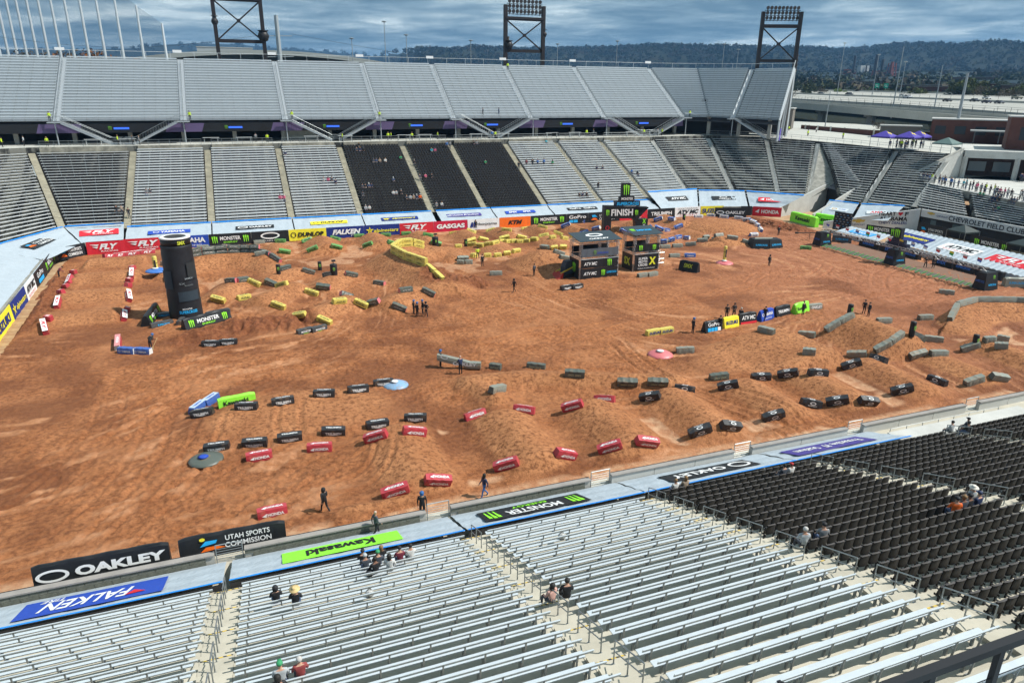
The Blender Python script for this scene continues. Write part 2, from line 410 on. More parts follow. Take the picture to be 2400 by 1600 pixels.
def build_track():
    xs = np.arange(-25.2, 103.0, .145)
    ys = [34.9]
    while ys[-1] < 121.4: ys.append(ys[-1] + .085 + (ys[-1] - 35) * .0019)
    ys = np.array(ys)
    X, Y = np.meshgrid(xs, ys)
    X = X + (rng.random(X.shape) - .5) * .05; Y = Y + (rng.random(X.shape) - .5) * .04
    h = height(X, Y)
    groom, heap, wet, red = track_masks(X, Y, h)
    # churned clods and wheel ruts on the loose dirt
    wx = X + 1.6 * vnoise(X, Y, 6.0, 21); wy = Y + 1.6 * vnoise(X, Y, 7.0, 22)
    def ridged(cx, cy, cell, seed): return 1 - np.abs(2 * vnoise(cx, cy, cell, seed) - 1)
    ang = .25 + 1.2 * (vnoise(X, Y, 24, 31) - .5)
    ca, sa = np.cos(ang), np.sin(ang)
    along, across = wx * ca + wy * sa, -wx * sa + wy * ca
    rut = ridged(along / 5.5, across, .62, 41) * .6 + ridged(along / 9, across, 1.5, 42) * .4
    clod = ridged(wx, wy, .34, 51) * .5 + vnoise(wx, wy, .2, 52) * .3 + ridged(wx, wy, .85, 53) * .35
    patch = np.clip((vnoise(X, Y, 6.5, 61) * .6 + vnoise(X, Y, 2.2, 62) * .4 - .34) * 3.2, .12, 1)
    loose = (1 - .62 * groom) * (1 - .8 * wet)
    smear = np.clip((vnoise(along / 7, across, .55, 91) * .7 + vnoise(along / 4, across, 1.3, 92) * .5 - .70) * 5, 0, 1) * np.clip((vnoise(X, Y, 11, 93) - .38) * 4, 0, 1) * (1 - heap)
    damp = np.clip((vnoise(wx, wy, 8, 94) * .55 + vnoise(wx, wy, 2.6, 95) * .45 - .50) * 5.5, 0, 1) * (1 - smear) * (1 - .5 * groom)
    fringe = np.clip(h / .5, 0, 1) * np.clip((.75 - h) / .4, 0, 1)
    z = h + loose * (.30 * patch * (clod - .55) + .15 * (1 - .55 * patch) * (rut - .5)) + heap * .62 * (ridged(wx, wy, .9, 71) - .45) + heap * .34 * (vnoise(wx, wy, .33, 72) - .5)
    z += fringe * .08 * (vnoise(wx, wy, .4, 73) - .5) + groom * .03 * (vnoise(X, Y, .5, 74) - .5) + .10 * (vnoise(X, Y, 9, 75) - .5)
    # paired wheel tracks: (start, end, bend, gauge)
    for (ax, ay), (bx, by), bend, gauge, dep in TRACKS:
        dx, dy = bx - ax, by - ay; L = math.hypot(dx, dy); ux, uy = dx / L, dy / L
        s = (X - ax) * ux + (Y - ay) * uy; d = -(X - ax) * uy + (Y - ay) * ux
        d = d - bend * np.sin(np.clip(s / L, 0, 1) * np.pi)
        inside = np.clip(np.minimum(s, L - s) / 1.5, 0, 1)
        for o in (-gauge / 2, gauge / 2):
            t = np.abs(d - o)
            z += inside * (dep * .7 * np.exp(-((t - .34) / .14) ** 2) - dep * np.exp(-(t / .2) ** 2))
    left = X - (-23.3 - .048 * (Y - 75) + .9 * (vnoise(X, Y, 3.1, 81) - .5)); right = 99.0 - X + 2.2 * (vnoise(X, Y, 4.0, 82) - .5)
    edge = np.clip(np.minimum.reduce([(Y - 34.9) * 1.5, (121.4 - Y) * 1.5, left, right]) / .7, -.3, 1)
    z = z * np.clip(edge, 0, 1) + .045 + .5 * np.minimum(edge, 0)
    ny, nx = X.shape
    co = np.stack([X, Y, z], -1).reshape(-1, 3)
    idx = np.arange(nx * ny).reshape(ny, nx)
    q = np.stack([idx[:-1, :-1], idx[:-1, 1:], idx[1:, 1:], idx[1:, :-1]], -1).reshape(-1, 4)
    me = bpy.data.meshes.new('dirt_track')
    me.vertices.add(len(co)); me.vertices.foreach_set('co', co.ravel())
    me.loops.add(q.size); me.loops.foreach_set('vertex_index', q.ravel())
    me.polygons.add(len(q)); me.polygons.foreach_set('loop_start', np.arange(0, q.size, 4)); me.polygons.foreach_set('loop_total', np.full(len(q), 4))
    me.update(calc_edges=True); me.validate()
    me.polygons.foreach_set('use_smooth', np.ones(len(q), bool))
    for nm, arr in (('packed', groom), ('heap', heap), ('wet', wet), ('red', red), ('smear', smear), ('damp', damp)):
        at = me.attributes.new(nm, 'FLOAT', 'POINT'); at.data.foreach_set('value', arr.ravel().astype(np.float32))
    me.materials.append(dirt_material())
    o = link('dirt_track', me); struct(o)
    return X, Y, z

TRACKS = [((33.6, 46.5), (36.6, 35.6), .5, 1.5, .13), ((34.3, 60.0), (33.8, 46.5), -.8, 1.6, .12), ((35.5, 47.5), (38.2, 36.0), .4, 1.4, .08),
          ((64, 79), (92, 66), 1.2, 1.8, .07), ((66, 76), (94, 63), 1.0, 1.8, .07), ((70, 83), (92, 72), 1.4, 1.6, .05),
          ((30, 57.5), (40, 56), -2.4, 1.8, .08), ((31, 58.5), (40.5, 57.5), -3.2, 1.8, .06), ((-16, 66), (30, 71), 3.0, 1.8, .05), ((-14, 62), (34, 64), -2.0, 1.9, .05),
          ((-10, 58), (20, 75), 1.0, 1.8, .06), ((-12, 40), (-8, 56), -1.2, 1.9, .08), ((-9, 39), (-4, 55), -1.0, 1.9, .08), ((-3, 38), (8, 47), 1.0, 1.8, .06),
          ((-15, 44), (-12, 62), -1.4, 1.9, .07), ((40, 66), (70, 70), 2.5, 1.8, .05), ((93, 110), (90, 92), 1.5, 1.8, .07), ((96, 110), (92.5, 90), 1.7, 1.8, .07)]
_tg = np.random.default_rng(77)
for _k in range(46):      # criss-crossing machine tracks over the open floor
    _x, _y = _tg.uniform(-18, 88), _tg.uniform(57, 78)
    if _k % 4 == 0: _x, _y = _tg.uniform(-18, 4), _tg.uniform(37, 56)
    _a = _tg.normal(.12, .3) if _k % 4 else _tg.uniform(.6, 1.9)
    _l = _tg.uniform(9, 26) if _k % 4 else _tg.uniform(5, 11)
    TRACKS.append(((_x, _y), (_x + _l * math.cos(_a), min(79, _y + _l * math.sin(_a))), _tg.normal(0, 1.6), 1.7, _tg.uniform(.05, .12)))

def dirt_material():
    m = bpy.data.materials.new('clay_dirt'); m.use_nodes = True; nt = m.node_tree; N, L = nt.nodes, nt.links
    b = N['Principled BSDF']; b.inputs['Specular IOR Level'].default_value = .25
    g = N.new('ShaderNodeNewGeometry')
    def noise(sc, det=7, rough=.62, vec=None):
        t = N.new('ShaderNodeTexNoise'); t.inputs['Scale'].default_value = sc; t.inputs['Detail'].default_value = det; t.inputs['Roughness'].default_value = rough
        L.new(vec or g.outputs['Position'], t.inputs['Vector']); return t.outputs['Fac']
    def attr(n): a = N.new('ShaderNodeAttribute'); a.attribute_name = n; return a.outputs['Fac']
    def mr(v, a, b_, lo=0., hi=1.):
        r = N.new('ShaderNodeMapRange'); r.inputs[1].default_value = a; r.inputs[2].default_value = b_; r.inputs[3].default_value = lo; r.inputs[4].default_value = hi; L.new(v, r.inputs[0]); return r.outputs[0]
    def mix(f, c1, c2, mode='MIX'):
        x = N.new('ShaderNodeMixRGB'); x.blend_type = mode
        if hasattr(f, 'is_linked'): L.new(f, x.inputs[0])
        else: x.inputs[0].default_value = f
        for i, c in ((1, c1), (2, c2)):
            if hasattr(c, 'is_linked'): L.new(c, x.inputs[i])
            else: x.inputs[i].default_value = (*c, 1)
        return x.outputs[0]
    def mul(a, c):
        x = N.new('ShaderNodeMath'); x.operation = 'MULTIPLY'
        for i, v in enumerate((a, c)):
            if hasattr(v, 'is_linked'): L.new(v, x.inputs[i])
            else: x.inputs[i].default_value = v
        return x.outputs[0]
    loose = mix(mr(noise(.5), .34, .66), (.330, .122, .044), (.47, .195, .080))
    loose = mix(mr(noise(2.9, 9, .72), .40, .58), mix(.7, loose, (.130, .042, .016)), loose)
    red_c = mix(mr(noise(.8), .35, .65), (.27, .098, .046), (.40, .172, .094))
    loose = mix(mr(noise(.11, 6, .65), .52, .66, 0., .55), loose, (.46, .205, .092))
    loose = mix(mul(attr('red'), .75), loose, red_c)
    loose = mix(mul(attr('smear'), .75), loose, mix(mr(noise(1.6), .4, .6), (.42, .18, .078), (.56, .285, .150)))
    loose = mix(mul(attr('damp'), .62), loose, (.150, .050, .020))
    packed = mix(mr(noise(.35), .35, .65), (.350, .142, .056), (.48, .212, .090))
    packed = mix(mr(noise(3.2, 9, .74), .47, .60), packed, (.17, .062, .024))
    c = mix(mr(attr('packed'), .25, .9), loose, packed)
    c = mix(mul(attr('heap'), .95), c, mix(mr(noise(3), .4, .6), (.16, .052, .022), (.26, .096, .040)))
    wetc = mix(mr(noise(1.3), .4, .62), (.45, .205, .100), (.60, .36, .21))
    c = mix(mr(attr('wet'), .15, .75), c, wetc)
    L.new(c, b.inputs['Base Color'])
    L.new(mr(attr('wet'), .2, .9, .88, .5), b.inputs['Roughness'])
    bp = N.new('ShaderNodeBump'); bp.inputs['Distance'].default_value = .19
    L.new(mr(attr('packed'), .2, 1., 1., .8), bp.inputs['Strength'])
    L.new(noise(3.4, 10, .78), bp.inputs['Height'])
    L.new(bp.outputs[0], b.inputs['Normal'])
    return m

TRX, TRY, TRZ = build_track()
_tx0, _tdx = -25.2, .145
_tys = TRY.mean(axis=1)
def ground(x, y):
    """height of the finished track surface"""
    i = int(round((x - _tx0) / _tdx)); j = int(np.argmin(np.abs(_tys - y)))
    if 0 <= i < TRX.shape[1] and 35.2 < y < 121: return float(TRZ[max(0, j - 1):j + 2, max(0, i - 1):i + 2].mean())
    return .04
# smoothed ground, for things that bridge the clods
def firm(x, y): return float(height(np.array([x]), np.array([y]))[0]) + .045 if (35 < y < 121.3 and x < 101.5) else .045

# the sheet on which everything stands: level field floor, then the city ground to the horizon
b = MB()
b.poly([(-60, 20, -.2), (101.6, 20, -.2), (101.6, 135, -.2), (-60, 135, -.2)]); b.poly([(98.0, 20, 0), (220, 20, 0), (220, 235, 0), (98.0, 235, 0)]); b.poly([(-90, 135, -.2), (98.0, 135, -.2), (98.0, 235, -.2), (-90, 235, -.2)])
struct(b.build('field_floor', mat('pale_sand_floor', (.42, .30, .18), .9, noise=(.7, .35), bump=(6, .4, .04), dark=(.30, .17, .09))))
# plywood sheets laid along the left end wall
ply = mat('muddy_plywood', (.40, .27, .145), .85, noise=(.9, .4), dark=(.27, .13, .06))
base = MB().mesh('x', ply)
deck = thing('plywood_walkway', 'muddy plywood sheets laid on the ground along the left end wall', 'plywood', (-24.0, 60, -.06), R_(2.9))
k = 0
for r in range(2):
    for q in range(27):
        w = 1.22; l = 2.44
        y = 38 + q * l - 60; x = -.9 + r * 1.24 + (.06 * (y + 20) / 40)
        if not -22 < y < 56: continue
        s_ = MB(); s_.box((0, 0, 0), (w - .03, l - .05, .03)); 
        if k == 0: plym = s_.mesh('plywood_sheet', ply)
        k += 1
        link('plywood_sheet', plym, deck, (x + .6 + random.uniform(-.03, .03), y, .10 + random.uniform(0, .014)), (random.uniform(-.006, .006), random.uniform(-.006, .006), R_(1.6 + random.uniform(-.8, .8))))

# ================================================================== seating
def lerp(a, b, t): return tuple(a[i] + (b[i] - a[i]) * t for i in range(3))
_bench_cache = {}
def bench_mesh(L, style):
    """aluminium plank along local x, the sitter looks towards +y; origin on the tread below the seat"""
    key = (round(L, 2), style)
    if key in _bench_cache: return _bench_cache[key]
    b = MB()
    if style == 'near':
        b.box((0, -.012, .43), (L, .27, .045))
        b.box((.1, -.285, .735), (L + .2, .03, .125), M=Matrix.Rotation(R_(20), 3, 'X')); b.box((.1, -.312, .803), (L + .2, .055, .022))
    elif style in ('back', 'deck'):
        b.box((0, 0, .43), (L, .28, .05)); b.box((0, -.33, .76), (L, .04, .15 if style == 'back' else .18))
    else:
        b.box((0, 0, .43), (L, .28, .055))
    me = b.mesh('bench', ALU if style == 'near' else ALU_G if style == 'deck' else ALU_W); _bench_cache[key] = me
    return me
def bracket_mesh(style):
    key = ('br', style)
    if key in _bench_cache: return _bench_cache[key]
    b = MB()
    b.box((0, -.02, .2), (.06, .09, .4), 0); b.box((0, -.05, .385), (.05, .34, .035)); b.box((0, -.20, .02), (.13, .14, .03))
    b.bar((0, -.20, .03), (0, -.285, .76), .055, .045)
    me = b.mesh('bracket', ALU_D); _bench_cache[key] = me
    return me
def seat_mesh():
    if 'seat' in _bench_cache: return _bench_cache['seat']
    b = MB(); n = 6
    # curved back shell with rolled top edge, folded-up seat pan, side arms
    for i in range(n):
        for j in range(3):
            def P(i_, j_, off):
                u = i_ / n * 2 - 1; z = .34 + .17 * j_ + .03 * (1 - u * u) * (j_ == 3); x = u * (.235 - .02 * (j_ == 3))
                y = -.16 - .05 * (1 - u * u) - .05 * (j_ / 3) + off
                return (x, y, z)
            b.quad(P(i, j, 0), P(i, j + 1, 0), P(i + 1, j + 1, 0), P(i + 1, j, 0)); b.quad(P(i + 1, j, .035), P(i + 1, j + 1, .035), P(i, j + 1, .035), P(i, j, .035))
        u0, u1 = i / n * 2 - 1, (i + 1) / n * 2 - 1
        def T(u, o): return (u * .215, -.21 - .05 * (1 - u * u) + o, .85 + .03 * (1 - u * u))
        b.quad(T(u0, -.02), T(u1, -.02), T(u1, .06), T(u0, .06), 1)
    b.box((0, -.02, .46), (.42, .07, .40), 0, M=Matrix.Rotation(.22, 3, 'X'))
    b.box((-.26, -.06, .30), (.035, .30, .07)); b.box((-.26, -.10, .16), (.05, .06, .32)); b.box((-.26, .0, .56), (.05, .30, .035))
    me = b.mesh('seat', [SEATB, mat('seat_edge_highlight', (.085, .075, .070), .4)]); _bench_cache['seat'] = me  # top edge paler: the highlight along it is put into the colour
    return me

def rail_section(b, pts, r=.024, mid=True, hgt=1.0, posts=True):
    """handrail over a list of base points"""
    P = [Vector(p) for p in pts]; up = Vector((0, 0, hgt))
    b.path([p + up for p in P], r)
    if mid: b.path([p + up * .55 for p in P], r * .85)
    if posts:
        for p in P: b.tube(p, p + up, r, n=6)

def step_point(BL, BR, TL, TR, n, k, side, frac=0.):
    t = (k + frac) / n
    a = lerp(BL, TL, t) if side == 0 else lerp(BR, TR, t)
    z = BL[2] + (TL[2] - BL[2]) * k / n
    return (a[0], a[1], z)

def seating(name, label, cat, BL, BR, TL, TR, n, style, matc, gap=.62, group=None, brackets=1.5, seatpitch=.53, n_from=0, support_join=False, seat_lim=300):
    """one block of seating: a stepped concrete (or metal) deck with a bench or a row of seats on each step"""
    root = thing(name, label, cat, ((BL[0] + BR[0]) / 2, (BL[1] + BR[1]) / 2, BL[2]), 0, group)
    O = Vector(root.location)
    def V(p): return tuple(Vector(p) - O)
    b = MB()
    dz = (TL[2] - BL[2]) / n
    ctr_b = (Vector(BL) + Vector(BR)) / 2; ctr_t = (Vector(TL) + Vector(TR)) / 2
    for k in range(n):
        a0 = step_point(BL, BR, TL, TR, n, k, 0); a1 = step_point(BL, BR, TL, TR, n, k, 1)
        c0 = lerp(BL, TL, (k + 1) / n); c1 = lerp(BR, TR, (k + 1) / n)
        z = BL[2] + dz * k
        b.quad(V((a0[0], a0[1], z)), V((a1[0], a1[1], z)), V((c1[0], c1[1], z)), V((c0[0], c0[1], z)))
        b.quad(V((c0[0], c0[1], z)), V((c1[0], c1[1], z)), V((c1[0], c1[1], z + dz)), V((c0[0], c0[1], z + dz)))
        for s0, s1 in ((a0, c0), (a1, c1)):
            b.quad(V((s0[0], s0[1], z)), V((s1[0], s1[1], z)), V((s1[0], s1[1], z - .8)), V((s0[0], s0[1], z - .8)))
    b.build('stepped_deck', matc, root)
    sup = MB(); cnt = 0; extra = MB() if style == 'seat' else None
    rows = range(n_from, n)
    order = []
    for k in rows:
        f_ = .56
        p = Vector(step_point(BL, BR, TL, TR, n, k, 0, f_)); q = Vector(step_point(BL, BR, TL, TR, n, k, 1, f_))
        d = (q - p); L = d.length; u = d.normalized()
        face = (ctr_b - ctr_t); face.z = 0
        ax = u if u.cross(face.normalized()).z > 0 else -u          # local x so that local +y looks downhill
        ang = math.atan2(ax.y, ax.x); mid = (p + q) / 2; L2 = L - 2 * gap
        if L2 < .5: continue
        if style == 'seat':
            m = int(L2 / seatpitch)
            for i in range(m):
                pos = mid + u * ((i - (m - 1) / 2) * seatpitch)
                order.append((pos - O, ang))
        else:
            bo = link('bench', bench_mesh(L2, style), root, mid - O, (0, 0, ang))
            m = max(2, int(round(L2 / brackets)) + 1)
            for i in range(m):
                off = (i / (m - 1) - .5) * (L2 - .7)
                if style == 'near':
                    link('bracket', bracket_mesh('near'), bo, (off + (.35 if k % 2 else -.1) * (0 < i < m - 1), 0, 0))
                else:
                    c = mid + u * off - O; back = -Vector((face.x, face.y, 0)).normalized()
                    if style in ('back', 'deck'): sup.bar(c + back * .36 + Vector((0, 0, .0)), c + back * .36 + Vector((0, 0, .82)), .06, .05)
                    sup.bar(c + Vector((0, 0, .0)), c + Vector((0, 0, .40)), .07, .07)
    if style == 'seat':
        cam_p = Vector((0, 0, 24.5))
        order.sort(key=lambda t: (Vector(t[0]) + O - cam_p).length)
        me = seat_mesh()
        for pos, ang in order[:seat_lim]: link('seat', me, root, pos, (0, 0, ang))
        rest = order[seat_lim:]
        if rest:
            nv = len(me.vertices); co = np.zeros(nv * 3); me.vertices.foreach_get('co', co); co = co.reshape(-1, 3)
            fs = [tuple(p.vertices) for p in me.polygons]; mi = [p.material_index for p in me.polygons]
            ev = MB()
            for pos, ang in rest:
                c_, s_ = math.cos(ang), math.sin(ang); base = len(ev.v)
                xy = co @ np.array([[c_, s_, 0], [-s_, c_, 0], [0, 0, 1]]) + np.array(pos)
                ev.v += [tuple(r) for r in xy]; ev.f += [tuple(base + i for i in f) for f in fs]; ev.m += mi
            tag(ev.build('seats_in_the_upper_rows', list(me.materials), root), kind='stuff')
    if sup.f: tag(sup.build('bench_supports', ALU_D, root), kind='stuff')
    return root

def aisle_stairs(name, label, BL, TL, width, n, matc, rails='near', n_from=0):
    """flight of aisle steps straight up a stand: two steps to every seating row, rails down the middle"""
    root = thing(name, label, 'stairs', BL); O = Vector(BL); D = Vector(TL) - O
    flat = Vector((D.x, D.y, 0)); L = flat.length; u = flat / L; s = Vector((-u.y, u.x, 0)) * width / 2
    b = MB(); m = 2 * n
    for k in range(m):
        p = u * (L * k / m); q = u * (L * (k + 1) / m); z = D.z * k / m + .02
        b.quad(p - s + Vector((0, 0, z)), p + s + Vector((0, 0, z)), q + s + Vector((0, 0, z)), q - s + Vector((0, 0, z)))
        z2 = z + D.z / m
        b.quad(q - s + Vector((0, 0, z)), q + s + Vector((0, 0, z)), q + s + Vector((0, 0, z2)), q - s + Vector((0, 0, z2)))
        for sd in (-1, 1): b.quad(p + s * sd + Vector((0, 0, z)), q + s * sd + Vector((0, 0, z)), q + s * sd + Vector((0, 0, z - .5)), p + s * sd + Vector((0, 0, z - .5)))
    b.build('flight', matc, root)
    if rails:
        k = n_from
        while k + 2 <= n - 1:
            r = MB(); P = []
            for j in (0, 1, 2):
                t = (k + j + .35) / n; P.append(u * (L * t) + Vector((0, 0, D.z * (k + j) / n + .02)))
            rail_section(r, P, .026 if rails == 'near' else .035)
            if rails == 'near':
                for p in P: r.tube(p, p + Vector((0, 0, .02)), .07, n=8)
            r.build('handrail', STEEL, root)
            k += 3
    return root

# ---- near stand: rows climb towards the camera
TRD, RIS, NR = .847, .309, 26
Y0n, Z0n = 30.92, 1.5
def near_pts(x0, x1): return ((x0, Y0n, Z0n), (x1, Y0n, Z0n), (x0, Y0n - NR * TRD, Z0n + NR * RIS), (x1, Y0n - NR * TRD, Z0n + NR * RIS))
NEAR_CONC = mat('stand_concrete', (.47, .44, .36), .85, noise=(.5, .22), bump=(10, .2, .015))
AIS = (-2.85, 9.45, 20.35, 32.4, 44.4)
near_lab = ['aluminium bench seating with backrests at the lower left corner', 'aluminium bench seating with backrests holding most of the near spectators',
            'aluminium bench seating with backrests beside the black seats', 'block of black folding seats next to the near benches', 'block of black folding seats at the right edge']
xs_ = [(-22, AIS[0] - .62), (AIS[0] + .62, AIS[1] - .62), (AIS[1] + .62, AIS[2] - .62), (AIS[2] + .62, AIS[3] - .62), (AIS[3] + .62, AIS[4] - .62), (AIS[4] + .62, 56)]
for i, (a, c) in enumerate(xs_):
    st = 'near' if i < 3 else 'seat'
    n_ = NR
    if i == 5: seating('seating_section', 'far end block of black folding seats past the last aisle', 'seating', *near_pts(a, c)[:2], (a, Y0n - 12 * TRD, Z0n + 12 * RIS), (c, Y0n - 12 * TRD, Z0n + 12 * RIS), 12, 'seat', NEAR_CONC, gap=.05)
    else: seating('bleacher_section' if i < 3 else 'seating_section', near_lab[i], 'bleachers' if i < 3 else 'seating', *near_pts(a, c), n_, st, NEAR_CONC, gap=.12 if i < 3 else .05, brackets=1.55)
alab = ['concrete aisle stairs at the lower left between two bench blocks', 'concrete aisle stairs between the two bench blocks in the middle foreground',
        'concrete aisle stairs between the benches and the black seats', 'concrete aisle stairs between two blocks of black seats', 'last concrete aisle stairs at the right edge']
for i, x in enumerate(AIS):
    aisle_stairs('aisle_stairs', alab[i], (x, Y0n, Z0n), (x, Y0n - NR * TRD, Z0n + NR * RIS), 1.22, NR, NEAR_CONC)
# yellow and black hazard strips on some of the aisle steps
hz = bpy.data.materials.new('hazard_strip'); hz.use_nodes = True
_nt = hz.node_tree; _tc = _nt.nodes.new('ShaderNodeTexCoord'); _wv = _nt.nodes.new('ShaderNodeTexWave'); _wv.inputs['Scale'].default_value = 2.2; _wv.bands_direction = 'DIAGONAL'
_rp = _nt.nodes.new('ShaderNodeValToRGB'); _rp.color_ramp.interpolation = 'CONSTANT'; _rp.color_ramp.elements[1].position = .42
_rp.color_ramp.elements[0].color = (.03, .03, .03, 1); _rp.color_ramp.elements[1].color = (.62, .43, .06, 1)
_nt.links.new(_tc.outputs['Object'], _wv.inputs[0]); _nt.links.new(_wv.outputs['Fac'], _rp.inputs[0]); _nt.links.new(_rp.outputs[0], _nt.nodes['Principled BSDF'].inputs['Base Color'])
strip = MB(); strip.box((0, 0, 0), (1.15, .055, .004)); stripm = strip.mesh('hazard_strip', hz)
for i, o in enumerate([o for o in COL.objects if o.name.startswith('aisle_stairs') and o.parent is None]):
    for k in range(0, NR, 3): link('hazard_strip', stripm, o, (0, -TRD * k - .06, RIS * k + .03))

# ---- walkway, field wall with gates, tarpaulins of the near stand
b = MB(); b.box((20, 33.2, .2), (80, 4.7, .4)); struct(b.build('walkway', NEAR_CONC))
GATES = [-2.8, 8.7, 19.4, 30.4, 40.5, 52.6]
edges = [-24] + [g for q in GATES for g in (q - .75, q + .75)] + [60]
blk = MB(); blk.box((0, 0, 0), (.775, .05, .245)); blkm = blk.mesh('concrete_block', mat('stained_block', (.155, .155, .125), .9, noise=(2.4, .5), bump=(8, .3, .02), dark=(.075, .08, .062), coords='Generated'))
wall_lab = ['stained concrete block wall at the lower left behind the two black banners', 'stained concrete block wall between the first two gates, left of centre',
            'stained concrete block wall below the red blocks, between two gates', 'grey concrete field wall below the last red blocks', 'pale concrete field wall below the black blocks with ring logos', 'pale concrete field wall past the end of the near tarpaulin', 'pale concrete field wall at the right edge']
for i in range(0, len(edges), 2):
    x0, x1 = edges[i], edges[i + 1]; j = i // 2
    t = thing('field_wall', wall_lab[j], 'wall', ((x0 + x1) / 2, 34.8, 0))
    b = MB(); L = x1 - x0
    b.box((0, .02, .52), (L, .26, 1.04)); b.build('core', CONC_L if j > 2 else CONC, t)
    b = MB(); b.box((0, -.02, 1.09), (L, .40, .08)); b.build('coping', mat('wall_coping', (.30, .28, .26), .85, noise=(1, .2)), t)
    b = MB(); b.box((0, .165, 1.12), (L, .02, .08)); b.build('padding_edge', BLACK, t)
    nb = int(L / .8)
    if j <= 2:
        for c in range(3):
            for k in range(nb):
                link('concrete_block', blkm, t, (-L / 2 + .4 + k * .8 + (.4 if c == 1 else 0) - (.38 if c == 1 and k == nb - 1 else 0), -.135, .90 - c * .262))
    else:
        m_ = max(1, round(L / 3.6)); s_ = MB(); s_.box((0, 0, 0), (L / m_ - .04, .05, .92)); s_ = s_.mesh('wall_panel', CONC_L)
        for k in range(m_): link('wall_panel', s_, t, (-L / 2 + L / m_ * (k + .5), -.135, .56))
for i, g in enumerate(GATES):
    t = thing('field_gate', '%s steel bar gate in the near field wall, counted from the left' % ORD[i], 'gate', (g, 34.8, .4), 0, 'gates in the near field wall')
    b = MB(); rail_section(b, [(-.66, 0, 0), (.66, 0, 0)], .03, False, 1.15); b.build('gate_frame', STEEL, t)
    for k in range(6):
        s_ = MB(); s_.tube((-.64, 0, .12 + k * .155), (.64, 0, .12 + k * .155), .014, n=6); s_.build('bar', STEEL, t)

def tarp_sheet(root, P, nu, nv, wob, matt, name='sheet', ridges=0, ridge_h=.0):
    """sheet through four corners (P[0..3] = low-left, low-right, up-right, up-left) with creases"""
    A, B_, C_, D_ = (Vector(p) for p in P); n_ = (B_ - A).cross(D_ - A).normalized()
    if n_.z < 0: n_ = -n_
    v = []; f = []
    O = Vector(root.location)
    seed = random.randint(0, 9999)
    U, W = np.meshgrid(np.linspace(0, 1, nu + 1), np.linspace(0, 1, nv + 1))
    Lx = (B_ - A).length; Ly = (D_ - A).length
    cr = wob * ((vnoise(U * Lx + seed, W * Ly * .5, .55, seed % 97) - .5) * 1.0 + (vnoise(U * Lx * .6 + seed, W * Ly, 1.4, seed % 89) - .5) * 1.2)
    if ridges: cr = cr + ridge_h * np.abs(np.sin(W * math.pi * ridges)) - ridge_h
    cr = cr * np.clip(np.minimum(W, 1 - W) * 6 + .35, 0, 1)
    for j in range(nv + 1):
        for i in range(nu + 1):
            u, w = i / nu, j / nv
            p = (A * (1 - u) + B_ * u) * (1 - w) + (D_ * (1 - u) + C_ * u) * w + n_ * float(cr[j, i]) - O
            v.append(tuple(p))
    for j in range(nv):
        for i in range(nu):
            a = j * (nu + 1) + i; f.append((a, a + 1, a + nu + 2, a + nu + 1))
    me = bpy.data.meshes.new(name); me.from_pydata(v, [], f); me.materials.append(matt)
    me.polygons.foreach_set('use_smooth', [True] * len(f)); me.update()
    return link(name, me, root)

def tape(root, a, c, w, up, name='blue_edge'):
    O = Vector(root.location); a, c = Vector(a) - O, Vector(c) - O; u = Vector(up).normalized() * w
    t = (c - a); n = 14; b = MB()
    sg = [.03 * math.sin(i * 2.1) + .02 * math.sin(i * 5.3) for i in range(n + 1)]
    lift = Vector((0, 0, .09))
    for i in range(n):
        p, q = a + t * i / n + lift, a + t * (i + 1) / n + lift
        b.quad(p + u * sg[i] * 3, q + u * sg[i + 1] * 3, q + u * (1 + sg[i + 1]), p + u * (1 + sg[i]))
    b.build(name, BLUE, root)

NT = [((-24, -3.0), 'grey tarpaulin with a blue tyre maker panel at the lower left'), ((-2.7, 9.2), 'grey tarpaulin with a bright green panel'), ((9.4, 20.4), 'grey tarpaulin with a black panel and green claw marks in the near stand'),
      ((20.5, 31.6), 'grey tarpaulin with a black panel and ring logo above the near black seats'), ((31.7, 41.6), 'grey tarpaulin with a violet stadium name panel at the right')]
near_tarps = []
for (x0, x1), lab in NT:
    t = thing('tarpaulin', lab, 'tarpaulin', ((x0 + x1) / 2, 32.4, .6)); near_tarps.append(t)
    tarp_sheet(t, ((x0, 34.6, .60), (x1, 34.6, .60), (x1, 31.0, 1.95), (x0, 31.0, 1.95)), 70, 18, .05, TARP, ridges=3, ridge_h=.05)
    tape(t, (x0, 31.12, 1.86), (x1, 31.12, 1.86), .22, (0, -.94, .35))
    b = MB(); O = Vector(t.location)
    b.quad(Vector((x0, 30.99, 1.86)) - O, Vector((x1, 30.99, 1.86)) - O, Vector((x1, 30.99, 1.5)) - O, Vector((x0, 30.99, 1.5)) - O); b.build('gap_shade', SHADE, t)  # near-black sheet painted in for the shade in the gap below the tape
_NF = lambda x: frame_on((x, 32.7, 1.3125), (-1, 0, 0), (0, -3.6, 1.35))   # face of a near tarpaulin; printed to be read from the field
def near_panel(t, x0, x1, w, bg):
    M = _NF((x0 + x1) / 2); L = x1 - x0
    b = MB(); nn = 24
    for i in range(nn): b.quad((-L / 2 + L * i / nn, -w / 2, 0), (-L / 2 + L * (i + 1) / nn, -w / 2, 0), (-L / 2 + L * (i + 1) / nn, w / 2, 0), (-L / 2 + L * i / nn, w / 2, 0))
    me = b.mesh('printed_panel', bg); put('printed_panel', me, bg, M, t, .055)
    return M, L
def flipM(M): return M
NAVY = paint((.012, .03, .20)); KGREEN = paint((.27, .80, .05)); RED = paint((.62, .02, .035)); YEL = paint((.86, .74, .04)); ROYAL = paint((.02, .07, .42)); VIOLET = paint((.07, .055, .26)); ORANGE = paint((.88, .16, .01))
WHT = WHITE; BLK = paint((.012, .012, .013)); GRN = paint(GREEN_P); CYAN = paint((.02, .42, .85)); GOLD = paint((.62, .42, .08))
